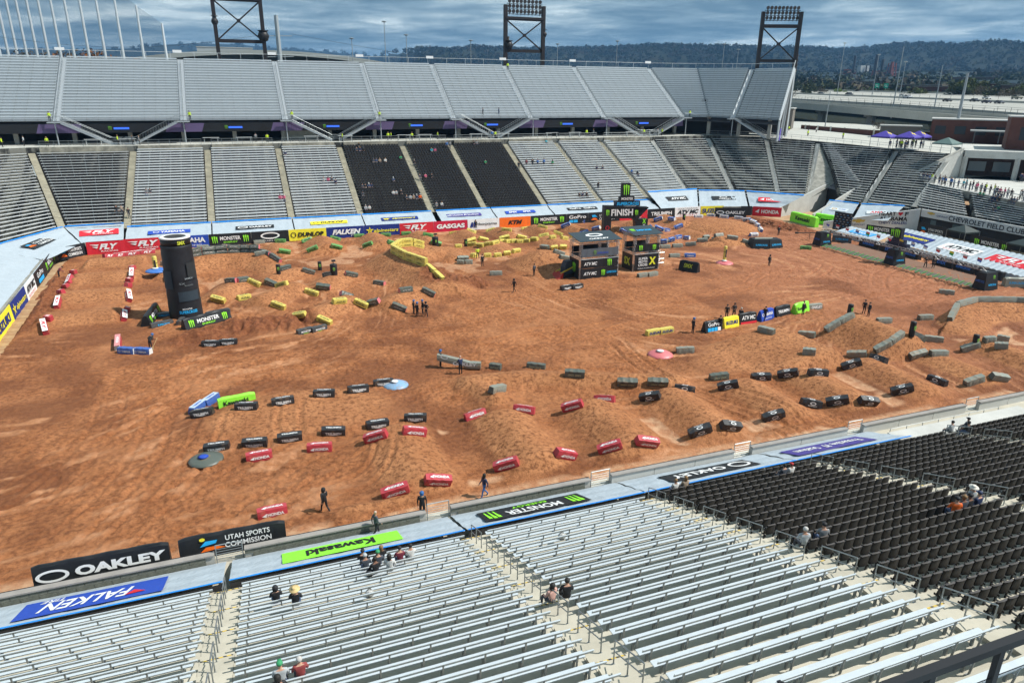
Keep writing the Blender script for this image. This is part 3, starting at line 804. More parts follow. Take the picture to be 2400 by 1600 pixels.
K_ = Matrix.Diagonal((1, 2.1, 1, 1))
M, L = near_panel(near_tarps[0], -11.9, -5.7, 2.42, ROYAL); F = flipM(M) @ K_
letter('FALKEN', F, .3, .05, 3.9, .62, WHT, near_tarps[0], .02, .3, lift=.08); letter('TIRE', F, 1.9, -.40, 1.0, .2, WHT, near_tarps[0], .02, .3, lift=.08)
shape2d([[(-2.3, .3), (-1.4, .35), (-1.75, .05)]], F, RED, near_tarps[0], .09)
M, L = near_panel(near_tarps[1], -.2, 6.0, 1.99, KGREEN); F = flipM(M) @ K_; letter('Kawasaki', F, .1, 0, 3.6, .55, BLK, near_tarps[1], .035, 0, lift=.08)
M, L = near_panel(near_tarps[2], 10.7, 17.2, 2.21, BLACK); F = flipM(M) @ K_
letter('MONSTER', F, .1, .16, 3.4, .46, WHT, near_tarps[2], .02, lift=.08); letter('ENERGY', F, .1, -.3, 2.2, .2, GRN, near_tarps[2], .01, lift=.08)
shape2d(claw_polys(-2.6, 0, .8, .85) + claw_polys(2.6, 0, .8, .85), F, GRN, near_tarps[2], .08)
M, L = near_panel(near_tarps[3], 22.9, 29.5, 1.99, BLACK); F = flipM(M) @ K_
letter('OAKLEY', F, .8, 0, 3.9, .44, WHT, near_tarps[3], .03, lift=.08); shape2d(ring_polys(-2.3, 0, .75, .34, .11), F, WHT, near_tarps[3], .08)
M, L = near_panel(near_tarps[4], 32.6, 39.4, 1.99, VIOLET); F = flipM(M) @ K_
letter('Protective', F, -1.55, 0, 2.4, .42, WHT, near_tarps[4], .015, lift=.08); letter('Stadium', F, 1.85, 0, 1.9, .38, WHT, near_tarps[4], .015, lift=.08)
shape2d([[(-.1, -.2), (.1, .22), (.2, .22), (.0, -.2)], [(.2, -.2), (.4, .22), (.5, .22), (.3, -.2)], [(.1, .05), (.3, .22), (.3, .05)]], F, WHT, near_tarps[4], .08)
# open ledge with low rails past the end of the tarpaulins
b = MB(); b.box((48.6, 32.3, .75), (13.6, 1.5, .9)); struct(b.build('seating_ledge', CONC_L))
t = thing('ledge_railing', 'low steel railing on the pale ledge at the right edge', 'railing', (42.2, 33.2, .4))
b = MB(); rail_section(b, [(k * 1.6, 0, 0) for k in range(8)], .024, True, .95); b.build('rails', STEEL, t)

# ================================================================== far stand, lower bowl
YF = 121.6
FB, FT, NF = (126.3, 2.75), (149.3, 12.75), 27          # first visible step, top step
STAIN = bpy.data.materials.new('streaked_concrete'); STAIN.use_nodes = True
def _stain(m, c_dark, c_light, thr):
    nt = m.node_tree; b_ = nt.nodes['Principled BSDF']; b_.inputs['Roughness'].default_value = .85
    g = nt.nodes.new('ShaderNodeNewGeometry'); mp = nt.nodes.new('ShaderNodeMapping'); mp.inputs['Scale'].default_value = (.34, .03, .03)
    nt.links.new(g.outputs['Position'], mp.inputs[0])
    t = nt.nodes.new('ShaderNodeTexNoise'); t.inputs['Scale'].default_value = 1.3; t.inputs['Detail'].default_value = 5; t.inputs['Roughness'].default_value = .62; nt.links.new(mp.outputs[0], t.inputs['Vector'])
    t2 = nt.nodes.new('ShaderNodeTexNoise'); t2.inputs['Scale'].default_value = .9; t2.inputs['Detail'].default_value = 5; nt.links.new(g.outputs['Position'], t2.inputs['Vector'])
    mx = nt.nodes.new('ShaderNodeMath'); mx.operation = 'MULTIPLY_ADD'; mx.inputs[1].default_value = .35; nt.links.new(t2.outputs['Fac'], mx.inputs[0]); nt.links.new(t.outputs['Fac'], mx.inputs[2])
    r = nt.nodes.new('ShaderNodeValToRGB'); nt.links.new(mx.outputs[0], r.inputs[0])
    r.color_ramp.elements[0].position = thr; r.color_ramp.elements[0].color = (*c_dark, 1); r.color_ramp.elements[1].position = thr + .09; r.color_ramp.elements[1].color = (*c_light, 1)
    nt.links.new(r.outputs[0], b_.inputs['Base Color'])
_stain(STAIN, (.012, .012, .012), (.12, .115, .10), .70)
STAIN2 = bpy.data.materials.new('damp_streaked_concrete'); STAIN2.use_nodes = True; _stain(STAIN2, (.025, .026, .024), (.16, .16, .14), .63)
def far_pts(x0, x1): return ((x0, FB[0], FB[1]), (x1, FB[0], FB[1]), (x0, FT[0], FT[1]), (x1, FT[0], FT[1]))
FA = [-17.9, -5.3, 7.5, 19.3, 32.2, 42.5, 54.9, 67.0, 78.2]
far_def = [((-17.9, -5.3), 'back', 'white bench seating second from the left in the far lower stand'), ((-5.3, 7.5), 'back', 'white bench seating third from the left in the far lower stand'),
           ((7.5, 19.3), 'back', 'white bench seating just left of the dark seats in the far lower stand'), ((19.3, 32.2), 'seat', 'leftmost of the three dark seat blocks in the far lower stand'),
           ((32.2, 42.5), 'seat', 'middle one of the three dark seat blocks in the far lower stand'), ((42.5, 54.9), 'seat', 'rightmost of the three dark seat blocks in the far lower stand'),
           ((54.9, 67.0), 'back', 'white bench seating just right of the dark seats in the far lower stand'), ((67.0, 78.2), 'back', 'white bench seating behind the finish arch in the far lower stand')]
for (x0, x1), st, lab in far_def:
    seating('bleacher_section' if st == 'back' else 'seating_section', lab, 'bleachers' if st == 'back' else 'seating', *far_pts(x0 + .55, x1 - .55), NF, st, STAIN if x0 < 19 else STAIN2, gap=.15, brackets=1.75, seatpitch=.56)
# corner blocks, plain benches
S0 = ((-26.0, 126.3, 2.75), (-18.45, 126.3, 2.75), (-33.3, 149.3, 12.75), (-18.45, 149.3, 12.75))
seating('bleacher_section', 'dark streaked bench seating at the left corner of the far lower stand', 'bleachers', *S0, NF, 'plain', STAIN, gap=.15, brackets=2.2)
L1 = ((-33.2, 113.0, 2.75), (-27.2, 125.4, 2.75), (-57.0, 136.0, 12.75), (-34.6, 149.3, 12.75))
seating('bleacher_section', 'slanting corner bench seating at the left edge of the picture', 'bleachers', *L1, NF, 'plain', STAIN2, gap=.15, brackets=2.2)
WING = [((78.75, 126.3, 2.75), (88.2, 127.0, 2.75), (78.75, 149.3, 12.75), (91.4, 149.8, 13.0), 'back', 'white bench seating right of the finish arch where the far stand starts to bend'),
        ((89.2, 126.9, 2.75), (97.2, 123.8, 2.75), (92.6, 149.9, 13.0), (108.0, 151.0, 13.0), 'plain', 'streaked bench seating above the tarpaulin with the ring logo at the far corner'),
        ((98.2, 123.2, 2.75), (104.2, 118.6, 2.75), (109.2, 150.6, 13.0), (120.2, 144.4, 13.0), 'plain', 'streaked bench seating above the red panel tarpaulin at the far corner'),
        ((105.0, 118.9, 2.75), (111.4, 118.6, 2.75), (121.0, 143.4, 13.0), (125.0, 132.4, 13.0), 'plain', 'wedge of bench seating directly left of the player tunnel'),
        ((114.2, 111.6, 3.2), (115.0, 107.2, 3.2), (126.2, 130.6, 12.6), (132.6, 117.6, 12.1), 'plain', 'bench seating directly right of the player tunnel'),
        ((115.0, 106.2, 3.2), (117.4, 97.6, 4.0), (133.2, 116.4, 12.0), (139.4, 110.0, 11.6), 'plain', 'bench seating rising to the slanted concrete wall at the right')]
for _wi, (BL, BR, TL, TR, st, lab) in enumerate(WING):
    seating('bleacher_section', lab, 'bleachers', BL, BR, TL, TR, 24, st, STAIN2, gap=.3, brackets=2.0)
    aisle_stairs('aisle_stairs', '%s concrete aisle stairs from the left in the far right corner' % ORD[_wi], ((BR[0] + .45), BR[1], BR[2]), (TR[0] + .6, TR[1] - .1, TR[2]), 1.0, 24, CONC_L, 'far', 1)
seating('bleacher_section', 'short bench seating above the lid of the player tunnel', 'bleachers', (120.6, 120.4, 6.5), (119.8, 112.8, 6.3), (125.6, 131.6, 12.9), (127.0, 129.6, 12.7), 16, 'plain', STAIN2, gap=.2, brackets=2.0)
# benches below the spectators' platform
seating('bleacher_section', 'bench seating below the crowded platform at the right', 'bleachers', (117.6, 96.8, 3.9), (117.8, 86.5, 3.9), (127.2, 103.8, 7.2), (124.4, 93.6, 7.2), 11, 'plain', STAIN2, gap=.3, brackets=2.0)
seating('bleacher_section', 'bench seating at the right edge below the crowded platform', 'bleachers', (117.8, 85.5, 3.9), (117.8, 66.0, 3.9), (123.9, 91.8, 7.2), (119.8, 74.5, 7.2), 11, 'plain', STAIN2, gap=.3, brackets=2.0)
for i, x in enumerate(FA):
    aisle_stairs('aisle_stairs', '%s concrete aisle stairs from the left in the far lower stand' % ORD[i], (x, FB[0], FB[1]), (x, FT[0], FT[1]), 1.06, NF, mat('dry_aisle_concrete', (.42, .39, .30), .85, noise=(.8, .3)), 'far' if i > 6 else None)
aisle_stairs('aisle_stairs', 'slanting corner aisle stairs at the far left', (-26.6, 125.9, 2.75), (-33.95, 149.4, 12.75), 1.06, NF, mat('dry_aisle_concrete', ()), None)

# ---- retaining walls below the tarpaulins
def ribbon(name, pts, z0, z1, thick, m, label=None, cat='wall'):
    b = MB(); O = Vector((pts[0][0], pts[0][1], 0))
    for i in range(len(pts) - 1):
        a, c = Vector((*pts[i], 0)) - O, Vector((*pts[i + 1], 0)) - O; n = (c - a).cross(Vector((0, 0, 1))).normalized() * thick
        b.hexa([a + Vector((0, 0, z0)), c + Vector((0, 0, z0)), c - n + Vector((0, 0, z0)), a - n + Vector((0, 0, z0)), a + Vector((0, 0, z1)), c + Vector((0, 0, z1)), c - n + Vector((0, 0, z1)), a - n + Vector((0, 0, z1))])
    o = b.build(name, m, None, tuple(O))
    if label: tag(o, label, cat)
    return o
LW = lambda y: -25.1 - .053 * (y - 83)
ribbon('field_wall', [(LW(40), 40), (LW(117.4), 117.4), (-23.2, 121.2), (-20, YF + .1), (87.4, YF + .1), (97.4, 118.9), (101.9, 115.2)], 0, 1.75, .3, CONC_D, 'long concrete field wall behind the row of sponsor banners', 'wall')

# ---- tarpaulins over the lowest rows of the far stand
def far_tarp(lab, P, tape_on=True, nu=40, wob=.10, ridges=3):
    c = sum((Vector(p) for p in P), Vector()) / 4
    t = thing('tarpaulin', lab, 'tarpaulin', c)
    tarp_sheet(t, P, nu, 12, wob, TARP, ridges=ridges, ridge_h=.06)
    if tape_on:
        up = (Vector(P[3]) - Vector(P[0])).normalized()
        tape(t, Vector(P[3]) - up * .1, Vector(P[2]) - up * .1, .3, up)
    return t
def tarp_panel(t, P, u, w, W, Hh, bg, prints, lf=.07):
    """printed panel lying on a tarpaulin: u, w = centre along / up the sheet"""
    A, B_, C_, D_ = (Vector(p) for p in P)
    c = (A * (1 - u) + B_ * u) * (1 - w) + (D_ * (1 - u) + C_ * u) * w
    M = frame_on(c, B_ - A, D_ - A)
    b = MB(); b.quad((-W / 2, -Hh / 2, 0), (W / 2, -Hh / 2, 0), (W / 2, Hh / 2, 0), (-W / 2, Hh / 2, 0))
    put('printed_panel', b.mesh('printed_panel', bg), bg, M, t, lf)
    for p in prints:
        if p[0] == 'ring': shape2d(ring_polys(*p[1:6]), M, p[6], t, .10)
        elif p[0] == 'claw': shape2d(claw_polys(*p[1:5]), M, p[5], t, .10)
        elif p[0] == 'poly': shape2d(p[1], M, p[2], t, .10)
        else: letter(p[0], M, p[1], p[2], p[3], p[4], p[5], t, *(p[6:] or ()), lift=.10)
    return M
def fP(x0, x1): return ((x0, YF + .25, 1.65), (x1, YF + .25, 1.65), (x1, 126.1, 2.95), (x0, 126.1, 2.95))
FT_LIST = [(-17.8, -5.4, 'grey tarpaulin with a royal blue panel in the far stand', 'yam'), (-5.2, 7.4, 'grey tarpaulin with a black ring logo panel left of centre in the far stand', 'oak'), (7.6, 19.2, 'grey tarpaulin with a yellow panel in the far stand', 'dun'),
           (19.4, 32.0, 'grey tarpaulin with a navy and yellow panel in the far stand', 'alp'), (32.9, 43.4, 'grey tarpaulin with a violet panel in the far stand', 'pro'), (43.6, 55.0, 'grey tarpaulin with a small blue three letter panel in the far stand', 'smx'), (55.2, 69.6, 'grey tarpaulin with a white and black panel left of the finish arch', 'gop'), (70.5, 78.0, 'plain grey tarpaulin behind the finish arch', None)]
for x0, x1, lab, kd in FT_LIST:
    P = fP(x0, x1); t = far_tarp(lab, P); W = x1 - x0
    if kd == 'yam': tarp_panel(t, P, .5, .45, 6.2, 1.15, ROYAL, [('YAMAHA', .5, 0, 3.6, .55, WHT, .03), ('ring', -1.9, 0, .45, .3, .07, WHT)])
    if kd == 'oak': tarp_panel(t, P, .52, .45, 6.0, 1.1, BLACK, [('OAKLEY', .9, 0, 3.6, .5, WHT, .03), ('ring', -1.9, 0, .8, .36, .12, WHT)])
    if kd == 'dun': tarp_panel(t, P, .5, .5, 6.2, 1.1, YEL, [('DUNLOP', .5, 0, 3.9, .6, BLK, .04, .15), ('ring', -2.2, 0, .45, .32, .08, BLK)])
    if kd == 'alp': tarp_panel(t, P, .5, .5, 6.6, 1.15, NAVY, [('alpinestars', .7, 0, 4.2, .62, YEL, .02, .25), ('poly', [[(-2.9, -.2), (-2.3, .35), (-2.1, -.3)], [(-3.0, .15), (-1.7, .2), (-2.6, -.35)]], YEL)])
    if kd == 'pro': tarp_panel(t, P, .45, .5, 6.6, 1.1, VIOLET, [('Protective', -1.5, 0, 2.5, .5, WHT, .01), ('Stadium', 1.7, 0, 2.1, .5, WHT, .01), ('poly', [[(-.1, -.25), (.15, .3), (.3, .3), (.05, -.25)], [(.2, -.25), (.4, .3), (.5, .3), (.35, -.25)]], WHT)])
    if kd == 'smx': tarp_panel(t, P, .45, .5, 6.0, 1.1, ROYAL, [('SMX', -1.5, 0, 1.7, .6, WHT, .03, .2), ('SMX', 1.3, 0, 1.7, .6, WHT, .03, .2)])
    if kd == 'gop': tarp_panel(t, P, .45, .5, 6.4, 1.1, BLACK, [('GoPro', -1.5, .05, 2.4, .6, WHT, .02), ('GoPro', 1.5, .05, 2.4, .6, WHT, .02)])
cP = ((-26.4, 117.2, 1.65), (-18.2, 121.9, 1.65), (-18.4, 126.6, 3.6), (-28.3, 124.9, 4.2))
cP = ((-23.6, 121.3, 1.65), (-18.0, 121.9, 1.65), (-18.4, 127.6, 3.3), (-26.6, 127.2, 3.3))
t = far_tarp('grey tarpaulin with a red and white winged panel at the far left corner', cP)
tarp_panel(t, cP, .52, .55, 5.4, 2.0, RED, [('FLY', .6, .2, 3.2, .95, WHT, .04, .35), ('RACING', .5, -.6, 2.8, .3, WHT, .01, .2), ('poly', [[(-2.4, .6), (-.9, .6), (-1.2, .35)], [(-2.1, .25), (-1.1, .25), (-1.3, 0)]], WHT)])
cP2 = ((-26.3, 110.6, 1.65), (-23.7, 121.2, 1.65), (-26.8, 127.1, 3.3), (-33.4, 113.6, 3.3))
t = far_tarp('grey tarpaulin with a black and orange runner panel at the left edge', cP2)
tarp_panel(t, cP2, .48, .62, 7.2, 1.9, BLACK, [('UTAH SPORTS', .7, .3, 3.9, .5, WHT, .01), ('COMMISSION', .9, -.4, 4.0, .5, WHT, .01), ('poly', [[(-3.2, -.3), (-1.6, -.4), (-2.2, .1), (-2.9, .1)]], ORANGE), ('poly', [[(-3.1, .5), (-2.4, .55), (-1.9, .2), (-2.8, .2)]], CYAN)])
cP3 = ((-24.6, 70.0, 1.65), (-26.35, 110.4, 1.65), (-33.4, 113.3, 3.6), (-32.4, 70.0, 3.6))
t = far_tarp('plain grey tarpaulin beside the left end wall', cP3, nu=60)
wP = [((78.3, 122.0, 1.8), (87.2, 122.2, 1.8), (90.3, 127.6, 4.4), (78.0, 126.9, 4.4)), ((87.5, 122.1, 1.8), (97.2, 119.1, 1.8), (99.3, 123.4, 4.2), (90.6, 127.3, 4.2)), ((97.5, 118.9, 1.8), (102.2, 115.4, 1.8), (107.0, 114.4, 4.2), (99.6, 123.1, 4.2))]
wl_ = ['grey tarpaulin with a white lettered panel right of the finish arch', 'grey tarpaulin with a black ring panel at the far right corner', 'grey tarpaulin with a red winged panel at the far right corner']
wpr = [(BLACK, [('ATV MC', .3, 0, 3.6, .7, WHT, .03, .25)]), (BLACK, [('OAKLEY', .2, -.35, 2.6, .4, WHT, .02), ('ring', 0, .28, .8, .3, .1, WHT)]), (RED, [('HONDA', .7, 0, 3.2, .65, WHT, .03), ('poly', [[(-2.2, -.1), (-1.3, .45), (-1.4, -.3)]], WHT)])]
for P, lab, (bg, pr_) in zip(wP, wl_, wpr):
    t = far_tarp(lab, P); tarp_panel(t, P, .52, .52, 5.0, 1.4, bg, pr_)

# ================================================================== concourse, upper deck
LIPP = [(-60, 138.5), (-34.4, 149.6), (92, 149.6), (108.4, 151.4), (120.6, 145.0), (124.6, 133.6), (129.4, 126.0), (133.4, 117.2), (140.2, 110.0)]
LIPZ = [13.75, 13.75, 13.75, 13.75, 13.6, 13.4, 13.0, 12.6, 12.1]
b = MB(); OUT = [(-75, 200), (-34, 215), (92, 215), (125, 225), (190, 215), (205, 190), (205, 170), (205, 150), (205, 120)]
for i in range(len(LIPP) - 1):
    b.quad((*LIPP[i], LIPZ[i]), (*LIPP[i + 1], LIPZ[i + 1]), (*OUT[i + 1], LIPZ[i + 1]), (*OUT[i], LIPZ[i]))
struct(b.build('concourse_floor', mat('bleached_concourse', (.45, .45, .41), .85, noise=(.25, .15))))
b = MB()
for i in range(len(LIPP) - 1):
    b.quad((*LIPP[i], LIPZ[i]), (*LIPP[i + 1], LIPZ[i + 1]), (*LIPP[i + 1], LIPZ[i + 1] - 3), (*LIPP[i], LIPZ[i] - 3))
tag(b.build('concourse_edge', STAIN2), kind='structure')
# lip panels between the aisles
lm = mat('lip_concrete', (.33, .31, .25), .9, noise=(.7, .45), dark=(.10, .095, .08))
for i, (x0, x1) in enumerate([(-32.6, -18.9)] + [(FA[k] + .9, FA[k + 1] - .9) for k in range(8)] + [(79.1, 91.2)]):
    b = MB(); b.box((0, 0, 0), (x1 - x0, .3, 1.15)); o = b.build('parapet', lm, None, ((x0 + x1) / 2, 149.42, 13.2)); tag(o, '%s weathered concrete parapet from the left above the far lower seats' % ORD[i], 'parapet', 'parapets along the far concourse')
    t = thing('guard_rail', '%s steel guard rail from the left along the far concourse edge' % ORD[i], 'railing', ((x0 + x1) / 2, 149.6, 13.78), 0, 'guard rails along the far concourse'); b = MB(); W = (x1 - x0) / 2
    rail_section(b, [(-W + k * (2 * W) / 6, 0, 0) for k in range(7)], .03, True, 1.0); b.build('rails', STEEL, t)
for i in range(3, len(LIPP) - 1):
    a, c = Vector((*LIPP[i], LIPZ[i])), Vector((*LIPP[i + 1], LIPZ[i + 1])); t = thing('guard_rail', '%s steel guard rail along the plaza edge at the right' % ORD[i - 3], 'railing', a, 0, 'guard rails along the plaza edge'); b = MB()
    rail_section(b, [(c - a) * k / 5 + Vector((0, .1, 0)) for k in range(6)], .03, True, 1.05); b.build('rails', STEEL, t)

DECKM = mat('grey_deck_metal', (.34, .375, .40), .5, .35, noise=(.3, .1))
UA = [-52, -30.3, -9.0, 9.8, 28.7, 45.0, 63.2, 81.9, 103.7]
UB, UT, NU = (155.0, 17.9), (172.6, 29.2), 22
upper_root = []
for i in range(8):
    lab = '%s block of grey metal benches from the left in the far upper deck' % ORD[i]
    seating('upper_deck_section', lab, 'bleachers', (UA[i] + .6, UB[0], UB[1]), (UA[i + 1] - .6, UB[0], UB[1]), (UA[i] + .6, UT[0], UT[1]), (UA[i + 1] - .6, UT[0], UT[1]), NU, 'deck', DECKM, gap=.05, brackets=2.1)
UW = [((104.3, 155.0, 17.9), (109.15, 152.25, 17.9), (104.3, 172.4, 29.2), (116.15, 169.05, 29.2), 'ninth block of grey metal benches from the left in the far upper deck'),
      ((109.2, 152.2, 17.9), (112.0, 147.6, 17.9), (116.2, 169.0, 29.2), (123.6, 157.8, 29.0), 'second last block of metal benches on the angled wing of the upper deck'),
      ((112.5, 146.4, 17.9), (114.4, 133.4, 17.9), (124.4, 156.2, 29.0), (126.6, 145.0, 28.9), 'last block of metal benches on the angled wing of the upper deck')]
for BL, BR, TL, TR, lab in UW: seating('upper_deck_section', lab, 'bleachers', BL, BR, TL, TR, NU, 'deck', DECKM, gap=.05, brackets=2.1)
for i, x in enumerate(UA[1:]):
    aisle_stairs('aisle_stairs', '%s metal aisle stairs from the left up the far upper deck' % ORD[i], (x, UB[0], UB[1]), (x, UT[0], UT[1]), 1.15, NU, mat('stair_metal', (.55, .58, .60), .5, .3), 'far')
aisle_stairs('aisle_stairs', 'metal aisle stairs up the angled wing of the upper deck', (112.2, 147.0, 17.9), (124.0, 157.0, 29.0), 1.15, NU, mat('stair_metal', ()), 'far')
# top rail with its mesh infill and block signs
TOPP = [(-52, 172.9, 29.2), (103.7, 172.9, 29.2), (116, 169.6, 29.2), (124.2, 157.2, 29.0), (126.9, 145.0, 28.9)]
t = thing('top_railing', 'long thin railing along the top of the far upper deck', 'railing', (0, 172.9, 29.2)); b = MB()
for i in range(len(TOPP) - 1):
    a, c = Vector(TOPP[i]) - Vector(t.location), Vector(TOPP[i + 1]) - Vector(t.location); m_ = max(2, int((c - a).length / 4.5))
    rail_section(b, [a + (c - a) * k / m_ for k in range(m_ + 1)], .035, False, 1.5); b.path([a + Vector((0, 0, .1)), c + Vector((0, 0, .1))], .03)
b.build('rails', mat('pale_rail', (.60, .64, .66), .5, .2), t)
for i, x in enumerate(UA[1:]):
    b = MB(); b.box((0, 0, 0), (1.7, .06, .55)); o = b.build('block_sign', WHITE, None, (x - .4, 172.75, 30.85)); tag(o, '%s small white block sign from the left on the upper deck railing' % ORD[i], 'sign', 'block signs along the upper deck')
# the back of the upper deck, its underside, columns, dark rooms below
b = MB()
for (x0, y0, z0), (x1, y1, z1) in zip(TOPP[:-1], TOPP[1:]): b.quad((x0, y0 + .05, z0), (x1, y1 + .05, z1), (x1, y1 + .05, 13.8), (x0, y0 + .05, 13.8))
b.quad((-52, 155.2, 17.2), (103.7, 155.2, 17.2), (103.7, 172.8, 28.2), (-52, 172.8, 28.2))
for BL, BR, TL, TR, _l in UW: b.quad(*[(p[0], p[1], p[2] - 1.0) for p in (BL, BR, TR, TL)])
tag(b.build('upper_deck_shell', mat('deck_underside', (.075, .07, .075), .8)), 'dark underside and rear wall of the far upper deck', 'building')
# right end of the deck: pale raking beam and stair stringers
t = thing('deck_end_frame', 'pale raking steel frame closing the right end of the upper deck', 'frame', (114.5, 133.2, 13.5)); b = MB()
A_, B_ = Vector((0, 0, 4.2)), Vector((12.4, 11.6, 15.6))
b.bar(A_, B_, .3, .7); b.bar(A_ + Vector((0, 0, 1.6)), B_ + Vector((0, 0, 1.9)), .12, .12); b.bar(Vector((12.2, 11.4, -.2)), B_, .45, .45); b.bar(Vector((0, 0, -.1)), A_, .35, .35)
b.bar(Vector((3, 2.8, -.1)), Vector((7.4, 7.0, 11.0)), .3, .3); b.bar(Vector((6.5, 6.1, .0)), Vector((10.6, 10.0, 13.8)), .3, .3)
b.build('raking_beam', mat('pale_frame', (.52, .55, .56), .5, .2), t)
for k in range(4):
    s_ = MB(); s_.quad((1.0 + k * .5, .6 + k * .5, .0), (1.5 + k * .5, 1.0 + k * .5, 0), (1.5 + k * .5, 1.0 + k * .5, 2.6), (1.0 + k * .5, .6 + k * .5, 2.6)); s_.build('violet_banner', paint((.10, .07, .38)), t)
# fascia panels: black with violet stretches and small lit boards
pan = []
x = -52.0; i = 0
LEDB = mat('lit_board_blue', (.02, .08, .5)); LEDB.node_tree.nodes['Principled BSDF'].inputs['Emission Color'].default_value = (.06, .2, 1, 1); LEDB.node_tree.nodes['Principled BSDF'].inputs['Emission Strength'].default_value = .55
fas = thing('fascia', 'black and violet fascia band below the far upper deck', 'fascia', (0, 154.9, 16.6))
for i in range(8):
    x0, x1 = UA[i], UA[i + 1]; W = x1 - x0
    for a, c, m_ in ((.0, .16, 'v'), (.16, .36, 'b'), (.36, .62, 'b'), (.62, .84, 'b'), (.84, 1.0, 'v')):
        b = MB(); sk = .6
        b.poly([(x0 + W * a + (sk if a else 0), 0, .78), (x0 + W * c + (sk if c < 1 else 0), 0, .78), (x0 + W * c, 0, -.82), (x0 + W * a, 0, -.82)])
        b.build('fascia_panel', mat('violet_fascia', (.105, .075, .165), .6) if m_ == 'v' else mat('black_fascia', (.012, .012, .014), .5), fas)
    b = MB(); b.box((x0 + W * .49, -.06, -.05), (2.6, .05, .36)); b.build('lit_board', LEDB, fas)
    shape2d(claw_polys(x0 + W * .40, 154.9 * 0 + 0, .6, .8), Matrix.Translation((0, 154.86, 16.6)) @ Matrix.Rotation(R_(90), 4, 'X'), paint((.12, .30, .03)), fas, .03)
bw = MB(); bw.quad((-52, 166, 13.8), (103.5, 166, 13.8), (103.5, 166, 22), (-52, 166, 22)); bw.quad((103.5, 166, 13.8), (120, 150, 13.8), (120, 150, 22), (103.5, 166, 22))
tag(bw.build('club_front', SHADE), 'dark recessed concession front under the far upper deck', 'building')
colm = MB(); colm.box((0, 0, 0), (.75, .75, 4.4)); colm.box((0, .3, 2.0), (.9, 2.0, .6)); colm = colm.mesh('deck_column', mat('column_concrete', (.36, .35, .31), .85, noise=(.6, .2)))
i = 0
for x in np.arange(-47, 104, 9.38):
    o = link('deck_column', colm, None, (float(x), 157.6, 15.95)); tag(o, '%s concrete column from the left under the far upper deck' % ORD[i], 'column', 'columns under the far upper deck'); i += 1
for i, (x, y) in enumerate([(110, 153), (113.6, 146), (115.2, 137)]):
    o = link('deck_column', colm, None, (x, y, 15.9), (0, 0, R_(-50))); tag(o, '%s concrete column from the left under the angled wing' % ORD[i], 'column', 'columns under the angled wing')
wsg = MB(); wsg.box((0, 0, 0), (.95, .06, .42)); wsg = wsg.mesh('white_sign', WHITE)
i = 0
for k in range(8):
    for dx in (-1.6, 0.1):
        o = link('door_sign', wsg, None, (UA[k] + (UA[k + 1] - UA[k]) * .76 + dx, 158.9, 16.7)); tag(o, '%s small white hanging sign from the left in the dark concourse' % ORD[i], 'sign', 'hanging signs in the far concourse'); i += 1
# switchback stairs from the concourse to the upper deck
SM = mat('grey_stair_steel', (.38, .41, .43), .5, .5)
def deck_stair(lab, x, y, z, d, rz=0.):
    t = thing('access_stair', lab, 'stairs', (x, y, z), rz)
    b = MB(); rise, run = -3.9, 7.6
    b.box((0, 0, -.12), (2.2, 1.7, .2)); b.build('landing', SM, t)
    b = MB()
    for s in (-.75, .75): b.bar((1.1 * d, s, -.2), (d * (1.1 + run), s, rise - .1), .08, .36)
    b.build('stringers', SM, t)
    st = MB(); st.box((0, 0, 0), (.36, 1.45, .05)); st = st.mesh('tread', SM)
    for k in range(20): link('tread', st, t, (d * (1.2 + run * (k + .5) / 20), 0, rise * (k + .5) / 20 - .05))
    b = MB(); b.box((d * (2.0 + run), 0, rise - .05), (1.9, 1.7, .2)); b.build('foot_platform', SM, t)
    for s in (-.78, .78):
        b = MB(); n = 16
        P = [Vector((d * (1.1 + run * k / n), s, rise * k / n)) for k in range(n + 1)]; up = Vector((0, 0, 1.05))
        b.path([P[0] + up, P[-1] + up], .035); b.path([P[0] + up * .15, P[-1] + up * .15], .025)
        for p in P: b.tube(p, p + up, .018, n=4)
        e = P[-1]; b.path([e + up, e + up + Vector((1.8 * d, 0, 0))], .035)
        for k in range(6): b.tube(e + Vector((d * k * .36, 0, 0)), e + up + Vector((d * k * .36, 0, 0)), .018, n=4)
        b.path([Vector((-1.1, s, 1.0)), Vector((1.1, s, 1.0))], .035) if s < 0 else None
        b.build('balustrade', STEEL, t)
    b = MB(); b.tube((0, 0, -.2), (0, 0, -4.0), .12, n=8); b.tube((d * (run + 2), .0, rise - .2), (d * (run + 2), 0, rise - .25), .1, n=8); b.build('post', SM, t)
for i, x in enumerate(UA[1:]): deck_stair('%s steel stair from the left climbing from the concourse to the upper deck' % ORD[i], x, 153.6, 17.85, 1 if i % 2 == 0 else -1)
deck_stair('steel stair climbing to the angled wing of the upper deck', 111.6, 146.0, 17.85, 1, R_(-62))
